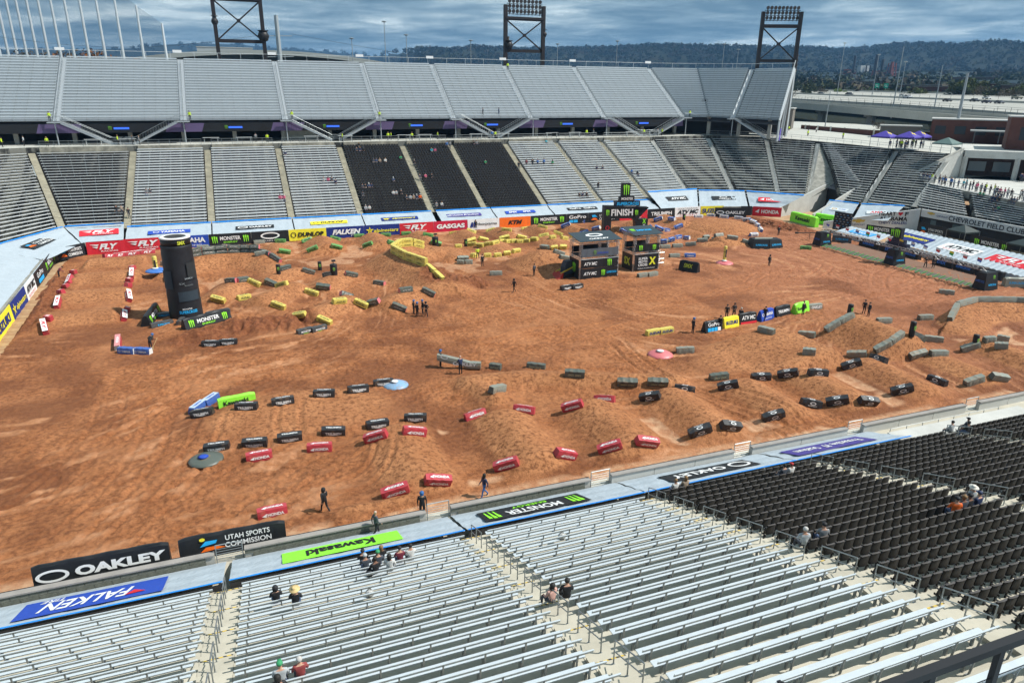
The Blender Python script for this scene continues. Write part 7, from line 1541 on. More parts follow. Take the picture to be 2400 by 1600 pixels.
# pose, x, y, z, heading, top, trousers, headwear, its colour, description
PEOPLE = [
('walk', 2.54, 38.25, 0.06, 35, 'k', 'k', 'hood', 'k', 'person in a black jacket walking on the dirt near the wall'),
('carry', 15.37, 58.85, 0.04, -85, 'k', 'k', 'helmet', 'b', 'person in black with a dark helmet lifting the left end of the long grey block'),
('carry', 16.61, 56.52, 0.05, 15, 'n', 'k', 'bald', 'w', 'person in a navy and white top carrying the middle of the long grey block'),
('stand', 16.77, 75.5, 0.03, -80, 'k', 'k', 'helmet', 'b', 'leftmost person of the four in blue helmets standing on the dirt'),
('stand', 16.89, 74.31, 0.03, -60, 'k', 'k', 'helmet', 'b', 'second person of the four in blue helmets, nearest the camera on the left'),
('stand', 17.71, 75.06, 0.03, 100, 'k', 'k', 'helmet', 'b', 'third person of the four in blue helmets, standing at the back'),
('akimbo', 17.83, 73.96, 0.04, 120, 'k', 'k', 'helmet', 'k', 'rightmost person of the four, in a black cap with legs apart'),
('walk', 30.81, 80.24, 0.03, 110, 'k', 'k', 'helmet', 'k', 'person in black walking alone across the open dirt'),
('bend', -10.09, 72.74, 0.03, -30, 'k', 'k', 'helmet', 'b', 'person in black with a blue cap holding a shovel handle'),
('bend', -24.06, 106.37, 0.04, -60, 'm', 'k', 'cap', 'k', 'person in dark red bending over at the left end wall'),
('stand', 31.31, 94.43, 0.04, 10, 'k', 'k', 'hair', 'k', 'person in black standing behind the tall mound'),
('akimbo', 32.15, 99.16, 0.06, 0, 'y', 'k', 'hair', 'k', 'person in a green vest beside the yellow blocks'),
('stand', 36.17, 86.6, 0.15, 20, 'd', 'k', 'hair', 'k', 'person in dark clothes standing at the foot of the tall mound'),
('stand', 71.0, 80.82, 0.04, 180, 'k', 'k', 'helmet', 'k', 'person in black standing alone right of the tall yellow post'),
('stand', 88.41, 99.33, 0.03, 180, 'k', 'k', 'helmet', 'r', 'person in black and red behind the torn boxy barrier'),
('akimbo', 92.29, 72.6, 0.03, 150, 'k', 'k', 'cap', 'k', 'left one of two people in black standing on the start grating'),
('akimbo', 93.0, 71.89, 0.04, 170, 'k', 'k', 'cap', 'k', 'right one of two people in black standing on the start grating'),
('stand', 43.07, 59.15, 0.03, -90, 'k', 'k', 'helmet', 'b', 'person in black with a blue cap at the left end of the banner row'),
('stand', 46.33, 58.97, 0.03, -60, 'k', 'k', 'cap', 'k', 'person in black between the black and yellow banners'),
('stand', 49.67, 62.24, 0.03, 150, 'k', 'k', 'cap', 'k', 'left one of two people standing behind the yellow banner'),
('akimbo', 50.61, 62.2, 0.03, 180, 'k', 'k', 'cap', 'k', 'right one of two people standing behind the yellow banner'),
('stand', 50.13, 60.41, 0.03, 120, 'k', 'k', 'hair', 's', 'grey-haired person between the yellow and red banners'),
('walk', 53.23, 60.14, 0.04, -60, 'k', 'k', 'cap', 'k', 'person in black striding behind the blue banner'),
('stand', 58.91, 60.45, 0.03, 0, 'k', 'k', 'cap', 'k', 'person in black behind the black lettered banner'),
('stand', 65.98, 58.44, 0.04, -70, 'k', 'k', 'cap', 'k', 'left one of two people standing on the big jump'),
('stand', 65.81, 57.59, 0.03, 80, 'k', 'k', 'cap', 'k', 'right one of two people standing on the big jump'),
('stand', 38.95, 121.2, 0.04, 180, 'k', 'k', 'hair', 'k', 'person in black in front of the white far banner'),
('stand', 99.53, 116.79, 0.03, 180, 'd', 'k', 'hair', 'k', 'person in dark clothes in front of the red winged banner'),
('stand', 7.97, 35.75, 0.05, 170, 'k', 'k', 'helmet', 'b', 'person with a blue helmet and numbered black jersey behind the near wall'),
('walk', 12.17, 36.6, 0.05, 100, 'n', 'b', 'longhair', 'k', 'person with long dark hair in navy and blue walking behind the near wall'),
('walk', 4.95, 34.3, 0.42, -75, 'd', 'k', 'bald', 'w', 'bald person in dark grey and blue walking along the near walkway'),
('sit', -0.6, 27.06, 3.19, 5, 'k', 'j', 'hood', 'k', 'person in a black printed hoodie with the hood up on the near benches'),
('sit', 0.18, 26.21, 3.5, -5, 'k', 'j', 'hat', 't', 'person in a black hoodie and straw hat on the near benches'),
('sit', -0.59, 19.44, 5.97, 0, 's', 'j', 'cap', 'G', 'person in a grey shirt and green cap at the bottom edge'),
('sit', 0.02, 19.44, 5.97, 5, 'pl', 'd', 'hair', 's', 'person in a red plaid shirt and pale cap at the bottom edge'),
('sit', -0.68, 18.59, 6.28, 0, 'k', 'd', 'longhair', 'k', 'dark-haired person cut off by the bottom edge'),
('sit', 3.54, 29.6, 2.26, -10, 'k', 'j', 'cap', 'k', 'person in black at the left end of the group by the green panel'),
('sit', 4.44, 29.6, 2.26, 10, 'k', 'd', 'longhair', 't', 'long-haired person in black at the back of the group by the green panel'),
('sit', 3.54, 28.76, 2.57, 0, 'd', 'j', 'cap', 's', 'person in a grey cap and dark vest in the group by the green panel'),
('sit', 4.15, 28.76, 2.57, 0, 'd', 'j', 'cap', 'G', 'person in a patterned cap in the group by the green panel'),
('sit', 3.87, 27.91, 2.88, 15, 'k', 'j', 'hair', 'k', 'person in a black leather jacket nearest in the group by the green panel'),
('sit', 4.55, 27.91, 2.88, -20, 'w', 'g', 'longhair', 'k', 'person in a white top with dark hair in the group by the green panel'),
('sit', 5.21, 28.76, 2.57, 0, 'm', 'j', 'cap', 'k', 'person in a maroon shirt right of the group by the green panel'),
('sit', 5.74, 28.76, 2.57, 0, 'w', 'g', 'hair', 'k', 'person in a white shirt and dark cap right of the maroon one'),
('sit', 9.48, 20.29, 5.66, 15, 'P', 'd', 'longhair', 'k', 'person in a pink jacket with long dark hair beside the middle aisle'),
('sit', 10.12, 20.29, 5.66, -10, 'k', 'k', 'hair', 'k', 'person with a black backpack beside the pink jacket'),
('sit', 22.05, 30.45, 1.96, 0, 'w', 'j', 'hair', 't', 'person in a white shirt in the first row of black seats'),
('sit', 22.73, 30.45, 1.96, 0, 't', 'd', 'longhair', 't', 'fair-haired person beside the white shirt in the black seats'),
('sit', 28.99, 28.76, 2.57, 0, 'w', 'd', 'cap', 'r', 'person with a red cap in the black seats'),
('sit', 28.46, 28.76, 2.57, 0, 'd', 'd', 'hair', 'k', 'person in dark clothes beside the red cap'),
('sit', 20.94, 19.44, 5.97, -20, 's', 'd', 'hair', 's', 'grey-haired person in grey beside the aisle in the black seats'),
('sit', 21.98, 19.44, 5.97, -25, 'g', 'j', 'cap', 'k', 'person in a dark cap and grey hoodie in the black seats'),
('sit', 28.79, 18.59, 6.28, -30, 'o', 'j', 'cap', 'k', 'person in an orange shirt in the right-hand black seats'),
('sit', 29.22, 18.59, 6.28, -10, 'd', 'd', 'hair', 't', 'bearded person next to the orange shirt'),
('sit', 29.61, 18.59, 6.28, 0, 'k', 'j', 'cap', 'k', 'person in black behind the orange shirt'),
('sit', 30.21, 18.59, 6.28, 0, 'n', 'j', 'cap', 'n', 'person in a navy shirt and cap in the right-hand black seats'),
('sit', 31.03, 19.44, 5.97, -10, 's', 'd', 'hat', 'w', 'person in a pale sun hat in the right-hand black seats'),
('sit', 44.59, 30.45, 1.96, 0, 's', 'd', 'hair', 'k', 'person in a pale shirt in the front row of the far black seats'),
('sit', 46.15, 30.45, 1.96, 0, 'd', 'd', 'cap', 'k', 'person in dark clothes leaning back in the front row of the far black seats'),
('sit', 44.97, 29.6, 2.26, 10, 'k', 'j', 'hair', 'k', 'person in black in the second row of the far black seats'),
('sit', 11.6, 10.6, 9.25, 0, 's', 'w', 'cap', 'k', 'person in a dark cap half hidden by the balcony railing'),
('sit',-15.23,135.24,6.91,180,'g','j','cap','d',(0,'grey',0)),
('sit',-14.66,135.24,6.91,180,'d','g','hair','k',(0,'charcoal',0)),
('sit',6.17,131.84,5.43,180,'p','g','hair','t',(0,'pink',0)),
('sit',6.82,131.84,5.43,180,'p','j','longhair','s',(0,'pink',1)),
('sit',14.41,136.95,7.65,180,'s','g','cap','t',(0,'pale grey',0)),
('sit',15.26,136.95,7.65,180,'p','j','longhair','k',(0,'pink',2)),
('sit',15.94,136.95,7.65,180,'d','d','cap','k',(0,'charcoal',1)),
('sit',16.47,136.1,7.28,180,'n','k','hair','d',(0,'navy',1)),
('sit',8.6,146.32,11.72,180,'n','g','longhair','s',(0,'navy',0)),
('sit',23.16,148.87,12.83,180,'k','g','longhair','t',(0,'black',0)),
('sit',22.4,147.17,12.09,180,'d','k','hair','k',(0,'charcoal',2)),
('sit',23.06,147.17,12.09,180,'n','j','longhair','t',(0,'navy',2)),
('sit',23.7,147.17,12.09,180,'k','k','longhair','d',(0,'black',2)),
('sit',24.86,142.91,10.24,180,'d','g','longhair','d',(0,'charcoal',5)),
('sit',25.43,142.91,10.24,180,'j','g','cap','d',(0,'denim blue',1)),
('sit',26.15,142.91,10.24,180,'t','d','hair','t',(0,'tan',0)),
('sit',27.25,142.91,10.24,180,'w','k','hair','t',(0,'white',1)),
('sit',30.51,143.76,10.61,180,'G','k','hair','k',(0,'green',0)),
('sit',27.3,136.1,7.28,180,'j','d','longhair','s',(0,'denim blue',2)),
('sit',21.09,134.39,6.54,180,'d','d','hair','k',(0,'charcoal',4)),
('sit',21.62,134.39,6.54,180,'k','g','cap','k',(0,'black',1)),
('sit',22.3,134.39,6.54,180,'j','k','longhair','s',(0,'denim blue',0)),
('sit',22.76,134.39,6.54,180,'n','d','hair','k',(0,'navy',3)),
('sit',20.68,131.84,5.43,180,'d','g','hair','d',(0,'charcoal',3)),
('sit',26.31,131.84,5.43,180,'w','j','hair','d',(0,'white',2)),
('sit',26.86,131.84,5.43,180,'s','d','hair','k',(0,'pale grey',2)),
('sit',27.8,131.84,5.43,180,'k','d','cap','s',(0,'black',3)),
('sit',28.43,130.13,4.69,180,'d','k','hair','t',(0,'charcoal',6)),
('sit',29.12,130.13,4.69,180,'s','d','hair','d',(0,'pale grey',3)),
('sit',29.75,130.13,4.69,180,'t','k','cap','s',(0,'tan',1)),
('sit',30.35,130.13,4.69,180,'n','g','longhair','s',(0,'navy',4)),
('sit',30.99,130.13,4.69,180,'o','d','hair','s',(0,'orange',0)),
('sit',20.38,127.58,3.58,180,'s','j','hair','s',(0,'pale grey',1)),
('sit',21.03,127.58,3.58,180,'w','k','hair','d',(0,'white',0)),
('sit',38.32,146.32,11.72,180,'p','d','longhair','d',(0,'pink',4)),
('sit',37.61,146.32,11.72,180,'c','d','longhair','t',(0,'teal',0)),
('sit',32.88,142.06,9.87,180,'k','d','hair','s',(0,'black',4)),
('sit',33.82,136.95,7.65,180,'p','k','hair','d',(0,'pink',3)),
('sit',32.67,136.95,7.65,180,'d','g','hair','k',(0,'charcoal',7)),
('sit',35.05,136.95,7.65,180,'k','d','hair','d',(0,'black',5)),
('sit',33.4,127.58,3.58,180,'g','g','hair','d',(0,'grey',1)),
('sit',34.43,127.58,3.58,180,'w','j','hair','t',(0,'white',3)),
('sit',47.62,141.21,9.5,180,'G','k','hair','d',(0,'green',1)),
('sit',62.36,140.36,9.13,180,'G','k','longhair','k',(0,'green',2)),
('sit',71.61,137.8,8.02,180,'n','d','cap','d',(0,'navy',6)),
('sit',73.0,137.8,8.02,180,'d','j','hair','t',(0,'charcoal',8)),
('sit',63.13,128.43,3.95,180,'k','k','cap','s',(0,'black',7)),
('sit',63.83,128.43,3.95,180,'n','d','hair','d',(0,'navy',5)),
('sit',64.75,128.43,3.95,180,'k','k','cap','s',(0,'black',8)),
('sit',79.18,136.1,7.28,180,'b','j','hair','d',(0,'blue',0)),
('sit',80.13,135.24,6.91,180,'k','j','longhair','d',(0,'black',9)),
('sit',47.57,148.87,12.83,180,'k','j','hair','k',(0,'black',6)),
('sit',48.22,148.87,12.83,180,'g','j','hair','t',(0,'grey',2)),
('sit',64.48,148.87,12.83,180,'c','k','hair','k',(0,'teal',1)),
('stand',-19.41,129.84,4.25,180,'k','d','hair','k',(1,'black',0)),
('stand',-18.68,129.84,4.25,180,'t','d','hair','k',(1,'tan',0)),
('stand',-17.63,128.98,3.88,180,'k','d','hair','k',(1,'black',1)),
('stand',54.21,139.21,8.33,180,'k','d','hair','k',(1,'black',2)),
('stand',56.26,140.06,8.7,180,'m','d','hair','k',(1,'maroon',0)),
('stand',57.64,140.06,8.7,180,'k','d','hair','k',(1,'black',3)),
('stand',58.8,140.06,8.7,180,'b','d','hair','k',(1,'blue',1)),
('stand',60.23,140.06,8.7,180,'b','d','hair','k',(1,'blue',2)),
('stand',68.43,130.69,4.62,180,'k','d','hair','k',(1,'black',4)),
('stand',41.27,147.72,12.03,180,'b','d','hair','k',(1,'blue',0)),
('stand',41.93,147.72,12.03,180,'g','d','hair','k',(1,'grey',0)),
('stand',118.1,128.13,3.51,180,'k','d','hair','k',(1,'black',5)),
('stand',-31.1,154.2,17.92,180,'y','k','cap','k',(2,'yellow',0)),
('stand',-7.78,154.2,17.92,180,'y','k','cap','k',(2,'yellow',1)),
('stand',11.06,154.2,17.92,180,'y','k','cap','k',(2,'yellow',2)),
('stand',28.67,154.2,17.92,180,'y','k','cap','k',(2,'yellow',3)),
('stand',104.96,154.2,17.92,180,'y','k','cap','k',(2,'yellow',5)),
('stand',52.04,155.9,18.4,90,'d','d','hair','k',(2,'charcoal',0)),
('stand',55.78,155.9,18.4,-90,'j','j','hair','k',(2,'denim blue',0)),
('stand',63.46,171.0,28.3,180,'y','k','cap','k',(2,'yellow',4)),
('stand',-38.55,151.5,13.77,-90,'y','k','hair','k',(3,'yellow',0)),
('stand',-31.56,150.8,13.77,0,'y','k','hair','t',(3,'yellow',1)),
('stand',-20.53,152.5,13.77,-90,'y','k','hair','t',(3,'yellow',2)),
('stand',-17.96,151.2,13.77,-90,'d','k','hair','t',(3,'charcoal',0)),
('stand',-16.83,151.2,13.77,-90,'g','k','hair','t',(3,'grey',0)),
('stand',3.71,153.0,13.77,0,'g','k','hair','k',(3,'grey',1)),
('stand',5.8,151.2,13.77,0,'y','k','hair','k',(3,'yellow',3)),
('stand',20.24,150.6,13.77,90,'y','k','hair','k',(3,'yellow',4)),
('stand',29.73,151.5,13.77,0,'y','k','hair','t',(3,'yellow',5)),
('stand',30.49,152.2,13.77,90,'y','k','hair','k',(3,'yellow',6)),
('stand',34.54,150.4,13.77,0,'y','k','hair','t',(3,'yellow',7)),
('stand',40.39,151.6,13.77,-90,'y','k','hair','k',(3,'yellow',8)),
('stand',52.97,152.5,13.77,180,'b','k','hair','t',(3,'blue',0)),
('stand',53.31,151.2,13.77,180,'y','k','hair','k',(3,'yellow',9)),
('stand',75.91,152.0,13.77,180,'y','k','hair','k',(3,'yellow',10)),
('stand',77.93,152.5,13.77,90,'g','k','hair','t',(3,'grey',2)),
('stand',90.81,151.5,13.77,180,'y','k','hair','k',(3,'yellow',11)),
('stand',95.07,152.3,13.77,0,'g','k','hair','k',(3,'grey',3)),
('stand',96.07,152.0,13.77,90,'y','k','hair','t',(3,'yellow',12)),
('stand',-35.58,153.0,13.77,90,'s','k','hair','k',(3,'pale grey',0)),
('stand',154.85,167.65,13.2,90,'k','k','hair','k',(4,'black',0)),
('stand',135.54,146.7,13.2,180,'y','k','hair','k',(4,'yellow',1)),
('stand',149.3,158.63,13.2,180,'w','k','hair','k',(4,'white',0)),
('stand',138.38,137.98,13.2,90,'y','k','hair','k',(4,'yellow',2)),
('stand',146.35,165.98,13.2,180,'y','k','hair','k',(4,'yellow',0)),
('stand',131.78,115.18,12.95,150,'y','d','hair','t',(4,'yellow',3)),
('stand',131.43,113.97,12.95,180,'g','d','hair','k',(4,'grey',1)),
('stand',137.71,117.37,12.95,90,'y','d','hair','t',(4,'yellow',5)),
('stand',135.91,115.19,12.95,180,'d','d','hair','k',(4,'charcoal',3)),
('stand',131.95,115.18,12.95,150,'y','d','hair','t',(4,'yellow',4)),
('stand',132.55,117.06,12.95,180,'g','d','hair','k',(4,'grey',0)),
('stand',130.37,112.81,12.95,180,'n','d','hair','k',(4,'navy',1)),
('stand',134.67,115.07,12.95,90,'d','d','hair','k',(4,'charcoal',2)),
('stand',132.86,116.54,12.95,-90,'d','d','hair','t',(4,'charcoal',0)),
('stand',131.1,113.59,12.95,180,'g','d','hair','k',(4,'grey',2)),
('stand',136.88,114.74,12.95,180,'s','d','hair','k',(4,'pale grey',0)),
('stand',129.47,115.98,12.95,150,'n','d','hair','k',(4,'navy',0)),
('stand',135.85,113.89,12.95,-90,'n','d','hair','t',(4,'navy',2)),
('stand',137.36,114.54,12.95,150,'w','d','hair','k',(4,'white',2)),
('stand',131.7,116.21,12.95,180,'w','d','hair','k',(4,'white',1)),
('stand',133.68,115.24,12.95,-90,'d','d','hair','t',(4,'charcoal',1)),
('stand',131.26,107.35,7.32,88,'y','j','hair','k',(5,'yellow',0)),
('stand',128.68,106.51,7.32,55,'w','j','hair','k',(5,'white',0)),
('stand',128.39,105.57,7.32,97,'n','j','hair','k',(5,'navy',0)),
('stand',128.72,105.01,7.32,99,'n','j','cap','k',(5,'navy',1)),
('stand',129.51,104.41,7.32,90,'y','k','hair','k',(5,'yellow',1)),
('stand',127.8,103.65,7.32,59,'b','d','hair','k',(5,'blue',0)),
('stand',129.51,102.82,7.32,93,'s','j','cap','k',(5,'pale grey',0)),
('stand',127.3,102.0,7.32,81,'d','k','hair','t',(5,'charcoal',0)),
('stand',128.83,101.14,7.32,64,'d','k','cap','k',(5,'charcoal',1)),
('akimbo',126.88,100.63,7.32,88,'k','j','hair','k',(5,'black',0)),
('stand',126.64,99.84,7.32,69,'b','k','cap','k',(5,'blue',1)),
('stand',126.35,98.9,7.32,72,'b','d','cap','k',(5,'blue',2)),
('stand',127.03,98.35,7.32,75,'b','j','hair','t',(5,'blue',3)),
('stand',125.85,97.28,7.32,92,'b','k','hair','t',(5,'blue',4)),
('stand',125.63,96.53,7.32,57,'s','j','hair','k',(5,'pale grey',1)),
('akimbo',126.03,95.94,7.32,70,'j','d','cap','k',(5,'denim blue',0)),
('stand',127.45,95.41,7.32,57,'c','j','hair','t',(5,'teal',1)),
('akimbo',125.75,94.7,7.32,73,'c','d','cap','t',(5,'teal',0)),
('stand',125.24,93.75,7.32,79,'g','j','hair','k',(5,'grey',0)),
('stand',126.0,92.99,7.32,62,'k','j','hair','k',(5,'black',1)),
('akimbo',124.4,92.36,7.32,61,'d','k','cap','k',(5,'charcoal',2)),
('stand',125.2,91.48,7.32,71,'p','d','cap','k',(5,'pink',1)),
('stand',123.98,90.84,7.32,77,'p','d','cap','k',(5,'pink',0)),
('stand',125.5,90.05,7.32,66,'y','j','cap','k',(5,'yellow',2)),
('stand',123.64,89.59,7.32,96,'g','k','cap','k',(5,'grey',1)),
('stand',123.41,88.78,7.32,66,'k','k','hair','k',(5,'black',2)),
('stand',124.7,87.87,7.32,61,'y','j','cap','t',(5,'yellow',3)),
('stand',123.04,87.43,7.32,70,'k','k','cap','t',(5,'black',3)),
('stand',122.74,86.31,7.32,77,'w','j','hair','k',(5,'white',1)),
('stand',122.62,85.88,7.32,101,'n','d','hair','k',(5,'navy',2)),
('stand',122.43,85.19,7.32,102,'p','d','hair','t',(5,'pink',2)),
('stand',122.15,84.2,7.32,66,'p','d','cap','t',(5,'pink',3)),
('stand',121.96,83.48,7.32,81,'w','j','cap','k',(5,'white',2)),
('akimbo',121.74,82.7,7.32,98,'k','k','cap','k',(5,'black',4)),
('stand',123.5,82.15,7.32,103,'d','k','hair','t',(5,'charcoal',3)),
('stand',122.28,81.56,7.32,57,'w','k','cap','k',(5,'white',3)),
('stand',123.42,80.66,7.32,60,'k','k','hair','k',(5,'black',5)),
('stand',121.01,80.02,7.32,56,'n','j','cap','t',(5,'navy',4)),
('stand',121.46,79.07,7.32,57,'b','k','hair','k',(5,'blue',5)),
('akimbo',121.39,78.29,7.32,82,'n','k','hair','t',(5,'navy',6)),
('stand',146.65,97.21,7.34,39,'p','d','hair','k',(5,'pink',5)),
('stand',150.24,98.96,7.34,242,'n','d','hair','k',(5,'navy',5)),
('stand',149.22,99.11,7.34,332,'d','d','hair','k',(5,'charcoal',4)),
('stand',147.83,99.32,7.34,353,'j','d','hair','k',(5,'denim blue',1)),
('stand',148.63,99.28,7.34,19,'j','d','hair','k',(5,'denim blue',2)),
('stand',148.2,98.85,7.34,271,'p','d','hair','k',(5,'pink',4)),
('stand',149.58,98.12,7.34,1,'p','d','hair','k',(5,'pink',6)),
('stand',147.55,98.85,7.34,235,'n','d','hair','k',(5,'navy',3)),
('sit',122.64,88.83,7.05,75,'G','d','hair','k',(6,'green',0)),
('sit',122.5,88.12,7.05,75,'G','d','hair','k',(6,'green',1)),
('sit',122.21,85.25,7.36,75,'n','j','hair','k',(6,'navy',2)),
('sit',122.06,84.55,7.36,75,'n','d','hair','k',(6,'navy',3)),
('sit',121.7,85.81,6.75,75,'n','d','hair','k',(6,'navy',0)),
('sit',121.6,85.24,6.75,75,'n','j','hair','k',(6,'navy',1)),
('sit',121.45,84.39,6.75,75,'k','d','hair','k',(6,'black',0)),
('sit',121.31,82.21,7.05,75,'d','d','hair','k',(6,'charcoal',1)),
('sit',121.2,81.65,7.05,75,'j','j','hair','k',(6,'denim blue',0)),
('sit',121.09,81.08,7.05,75,'g','j','hair','k',(6,'grey',0)),
('sit',119.89,83.61,5.55,75,'d','d','hair','k',(6,'charcoal',0)),
('sit',119.84,83.02,5.55,75,'G','j','hair','k',(6,'green',2)),
('sit',118.72,77.51,4.96,75,'d','j','hair','k',(6,'charcoal',2)),
('sit',118.69,76.9,4.96,75,'k','d','hair','k',(6,'black',1)),
('sit',118.65,75.99,4.96,75,'G','d','hair','k',(6,'green',3)),
]
PEOPLE = [r_ if isinstance(r_[-1], str) else (*r_[:-1], PT[r_[-1][0]] % (r_[-1][1], ORD[r_[-1][2]])) for r_ in PEOPLE]

# ================================================================== people
def pose_points(pose):
    J = {'pelvis': (0, 0, .95), 'belly': (0, 0, 1.10), 'chest': (0, .01, 1.30), 'neck': (0, 0, 1.47), 'chin': (0, .02, 1.54), 'brow': (0, .025, 1.63), 'crown': (0, .01, 1.71), 'nose': (0, .12, 1.585)}
    for s, n in ((-1, 'l'), (1, 'r')):
        J['hip' + n] = (s * .095, 0, .90); J['knee' + n] = (s * .11, .02, .49); J['ankle' + n] = (s * .12, -.03, .09); J['toe' + n] = (s * .14, .15, .04)
        J['sh' + n] = (s * .19, 0, 1.41); J['el' + n] = (s * .25, -.04, 1.13); J['wr' + n] = (s * .24, .07, .91); J['palm' + n] = (s * .24, .10, .84)
    def S(**k): J.update({a: tuple(v) for a, v in k.items()})
    if pose == 'akimbo': S(ell=(-.36, -.05, 1.18), wrl=(-.2, .08, 1.02), palml=(-.14, .13, 1.0), elr=(.36, -.05, 1.18), wrr=(.2, .08, 1.02), palmr=(.14, .13, 1.0), anklel=(-.2, -.03, .09), toel=(-.24, .14, .04), kneel=(-.15, .02, .49), ankler=(.2, -.03, .09), toer=(.24, .14, .04), kneer=(.15, .02, .49))
    if pose == 'walk': S(kneel=(-.1, .16, .52), anklel=(-.1, .24, .12), toel=(-.11, .42, .08), kneer=(.1, -.06, .50), ankler=(.1, -.34, .17), toer=(.11, -.22, .04), ell=(-.27, -.12, 1.14), wrl=(-.25, -.12, .92), palml=(-.25, -.1, .84), elr=(.27, .03, 1.13), wrr=(.24, .2, .98), palmr=(.23, .25, .93))
    if pose == 'carry': S(ell=(-.22, .12, 1.12), wrl=(-.16, .38, 1.05), palml=(-.14, .45, 1.04), elr=(.22, .12, 1.12), wrr=(.16, .38, 1.05), palmr=(.14, .45, 1.04))
    if pose == 'bend':
        for k in list(J):
            if k[:-1] in ('sh', 'el', 'wr', 'palm') or k in ('belly', 'chest', 'neck', 'chin', 'brow', 'crown', 'nose'):
                x, y, z = J[k]; a = .85; dy, dz = y, z - .95; J[k] = (x, dy * math.cos(a) + dz * math.sin(a), .95 - dy * math.sin(a) + dz * math.cos(a))
        S(wrl=(-.12, .62, .78), palml=(-.1, .68, .72), wrr=(.14, .60, .86), palmr=(.12, .66, .82))
    if pose == 'sit':
        for k in list(J):
            x, y, z = J[k]; J[k] = (x, y - .02, z - .83)
        for s, n in ((-1, 'l'), (1, 'r')): S(**{'hip' + n: (s * .1, .0, .09), 'knee' + n: (s * .14, .43, .10), 'ankle' + n: (s * .13, .46, -.34), 'toe' + n: (s * .15, .62, -.39), 'el' + n: (s * .26, .05, .34), 'wr' + n: (s * .17, .28, .22), 'palm' + n: (s * .12, .35, .19)})
    return J
RAD = {'pelvis': (.155, .115), 'belly': (.145, .11), 'chest': (.175, .125), 'neck': (.06, .06), 'chin': (.068, .075), 'brow': (.082, .095), 'crown': (.055, .065), 'nose': (.012, .012), 'hip': (.095, .1), 'knee': (.062, .065), 'ankle': (.045, .048), 'toe': (.042, .035), 'sh': (.075, .075), 'el': (.048, .048), 'wr': (.034, .034), 'palm': (.036, .026)}
ZONE = {'chin': 0, 'brow': 0, 'crown': 0, 'nose': 0, 'palm': 0, 'neck': 0, 'finger': 0, 'pelvis': 2, 'hip': 2, 'knee': 2, 'ankle': 2, 'toe': 3}
def body_mesh(pose):
    J = pose_points(pose); E = [('pelvis', 'belly'), ('belly', 'chest'), ('chest', 'neck'), ('neck', 'chin'), ('chin', 'brow'), ('brow', 'crown')]
    for n in 'lr': E += [('pelvis', 'hip' + n), ('hip' + n, 'knee' + n), ('knee' + n, 'ankle' + n), ('ankle' + n, 'toe' + n), ('chest', 'sh' + n), ('sh' + n, 'el' + n), ('el' + n, 'wr' + n), ('wr' + n, 'palm' + n)]
    for n, s in (('l', -1), ('r', 1)):     # five fingers of unequal length, thumb from the side of the palm
        d = (Vector(J['palm' + n]) - Vector(J['wr' + n])).normalized(); sd = d.cross(Vector((0, 1, .3))).normalized() if abs(d.y) < .8 else Vector((1, 0, 0))
        for q, (o, l) in enumerate(((-.03, .07), (-.01, .085), (.01, .08), (.03, .06))):
            J['finger%d%s' % (q, n)] = tuple(Vector(J['palm' + n]) + sd * o + d * l + Vector((0, .015, -.01))); E.append(('palm' + n, 'finger%d%s' % (q, n)))
        J['finger4' + n] = tuple(Vector(J['palm' + n]) - sd * .055 + d * .01 + Vector((0, .03, 0))); E.append(('palm' + n, 'finger4' + n))
    names = [k for k in J if k != 'nose']; ix = {k: i for i, k in enumerate(names)}
    me = bpy.data.meshes.new('body'); me.from_pydata([J[k] for k in names], [(ix[a], ix[b]) for a, b in E], []); o = bpy.data.objects.new('body', me)
    sk = o.modifiers.new('skin', 'SKIN'); sk.use_smooth_shade = True; sv = me.skin_vertices[0].data
    for k in names:
        base = k if k in RAD else k[:-1]; r = (.010, .010) if k.startswith('finger') else RAD[base]; sv[ix[k]].radius = r; sv[ix[k]].use_root = k == 'pelvis'
    ss = o.modifiers.new('sub', 'SUBSURF'); ss.levels = 1; ss.render_levels = 1
    out = bake(o); bpy.data.objects.remove(o)
    seg = [(Vector(J[a]), Vector(J[b_]), a, b_) for a, b_ in E]
    for i in range(4): out.materials.append(WHITE) if len(out.materials) <= i else None
    for p in out.polygons:
        c = p.center; best = (9, 1)
        for a, b_, na, nb in seg:
            t_ = max(0, min(1, (c - a).dot(b_ - a) / max(1e-6, (b_ - a).length_squared))); dd = (c - (a + (b_ - a) * t_)).length
            z = nb if t_ > .45 else na; z = z if z in ZONE or z in RAD else z[:-1]; z = 'finger' if z.startswith('finger') else z
            if z == 'neck': dd += .02
            if dd < best[0]: best = (dd, ZONE.get(z, 1))
        p.material_index = best[1]; p.use_smooth = True
    return out, J
_pose = {}
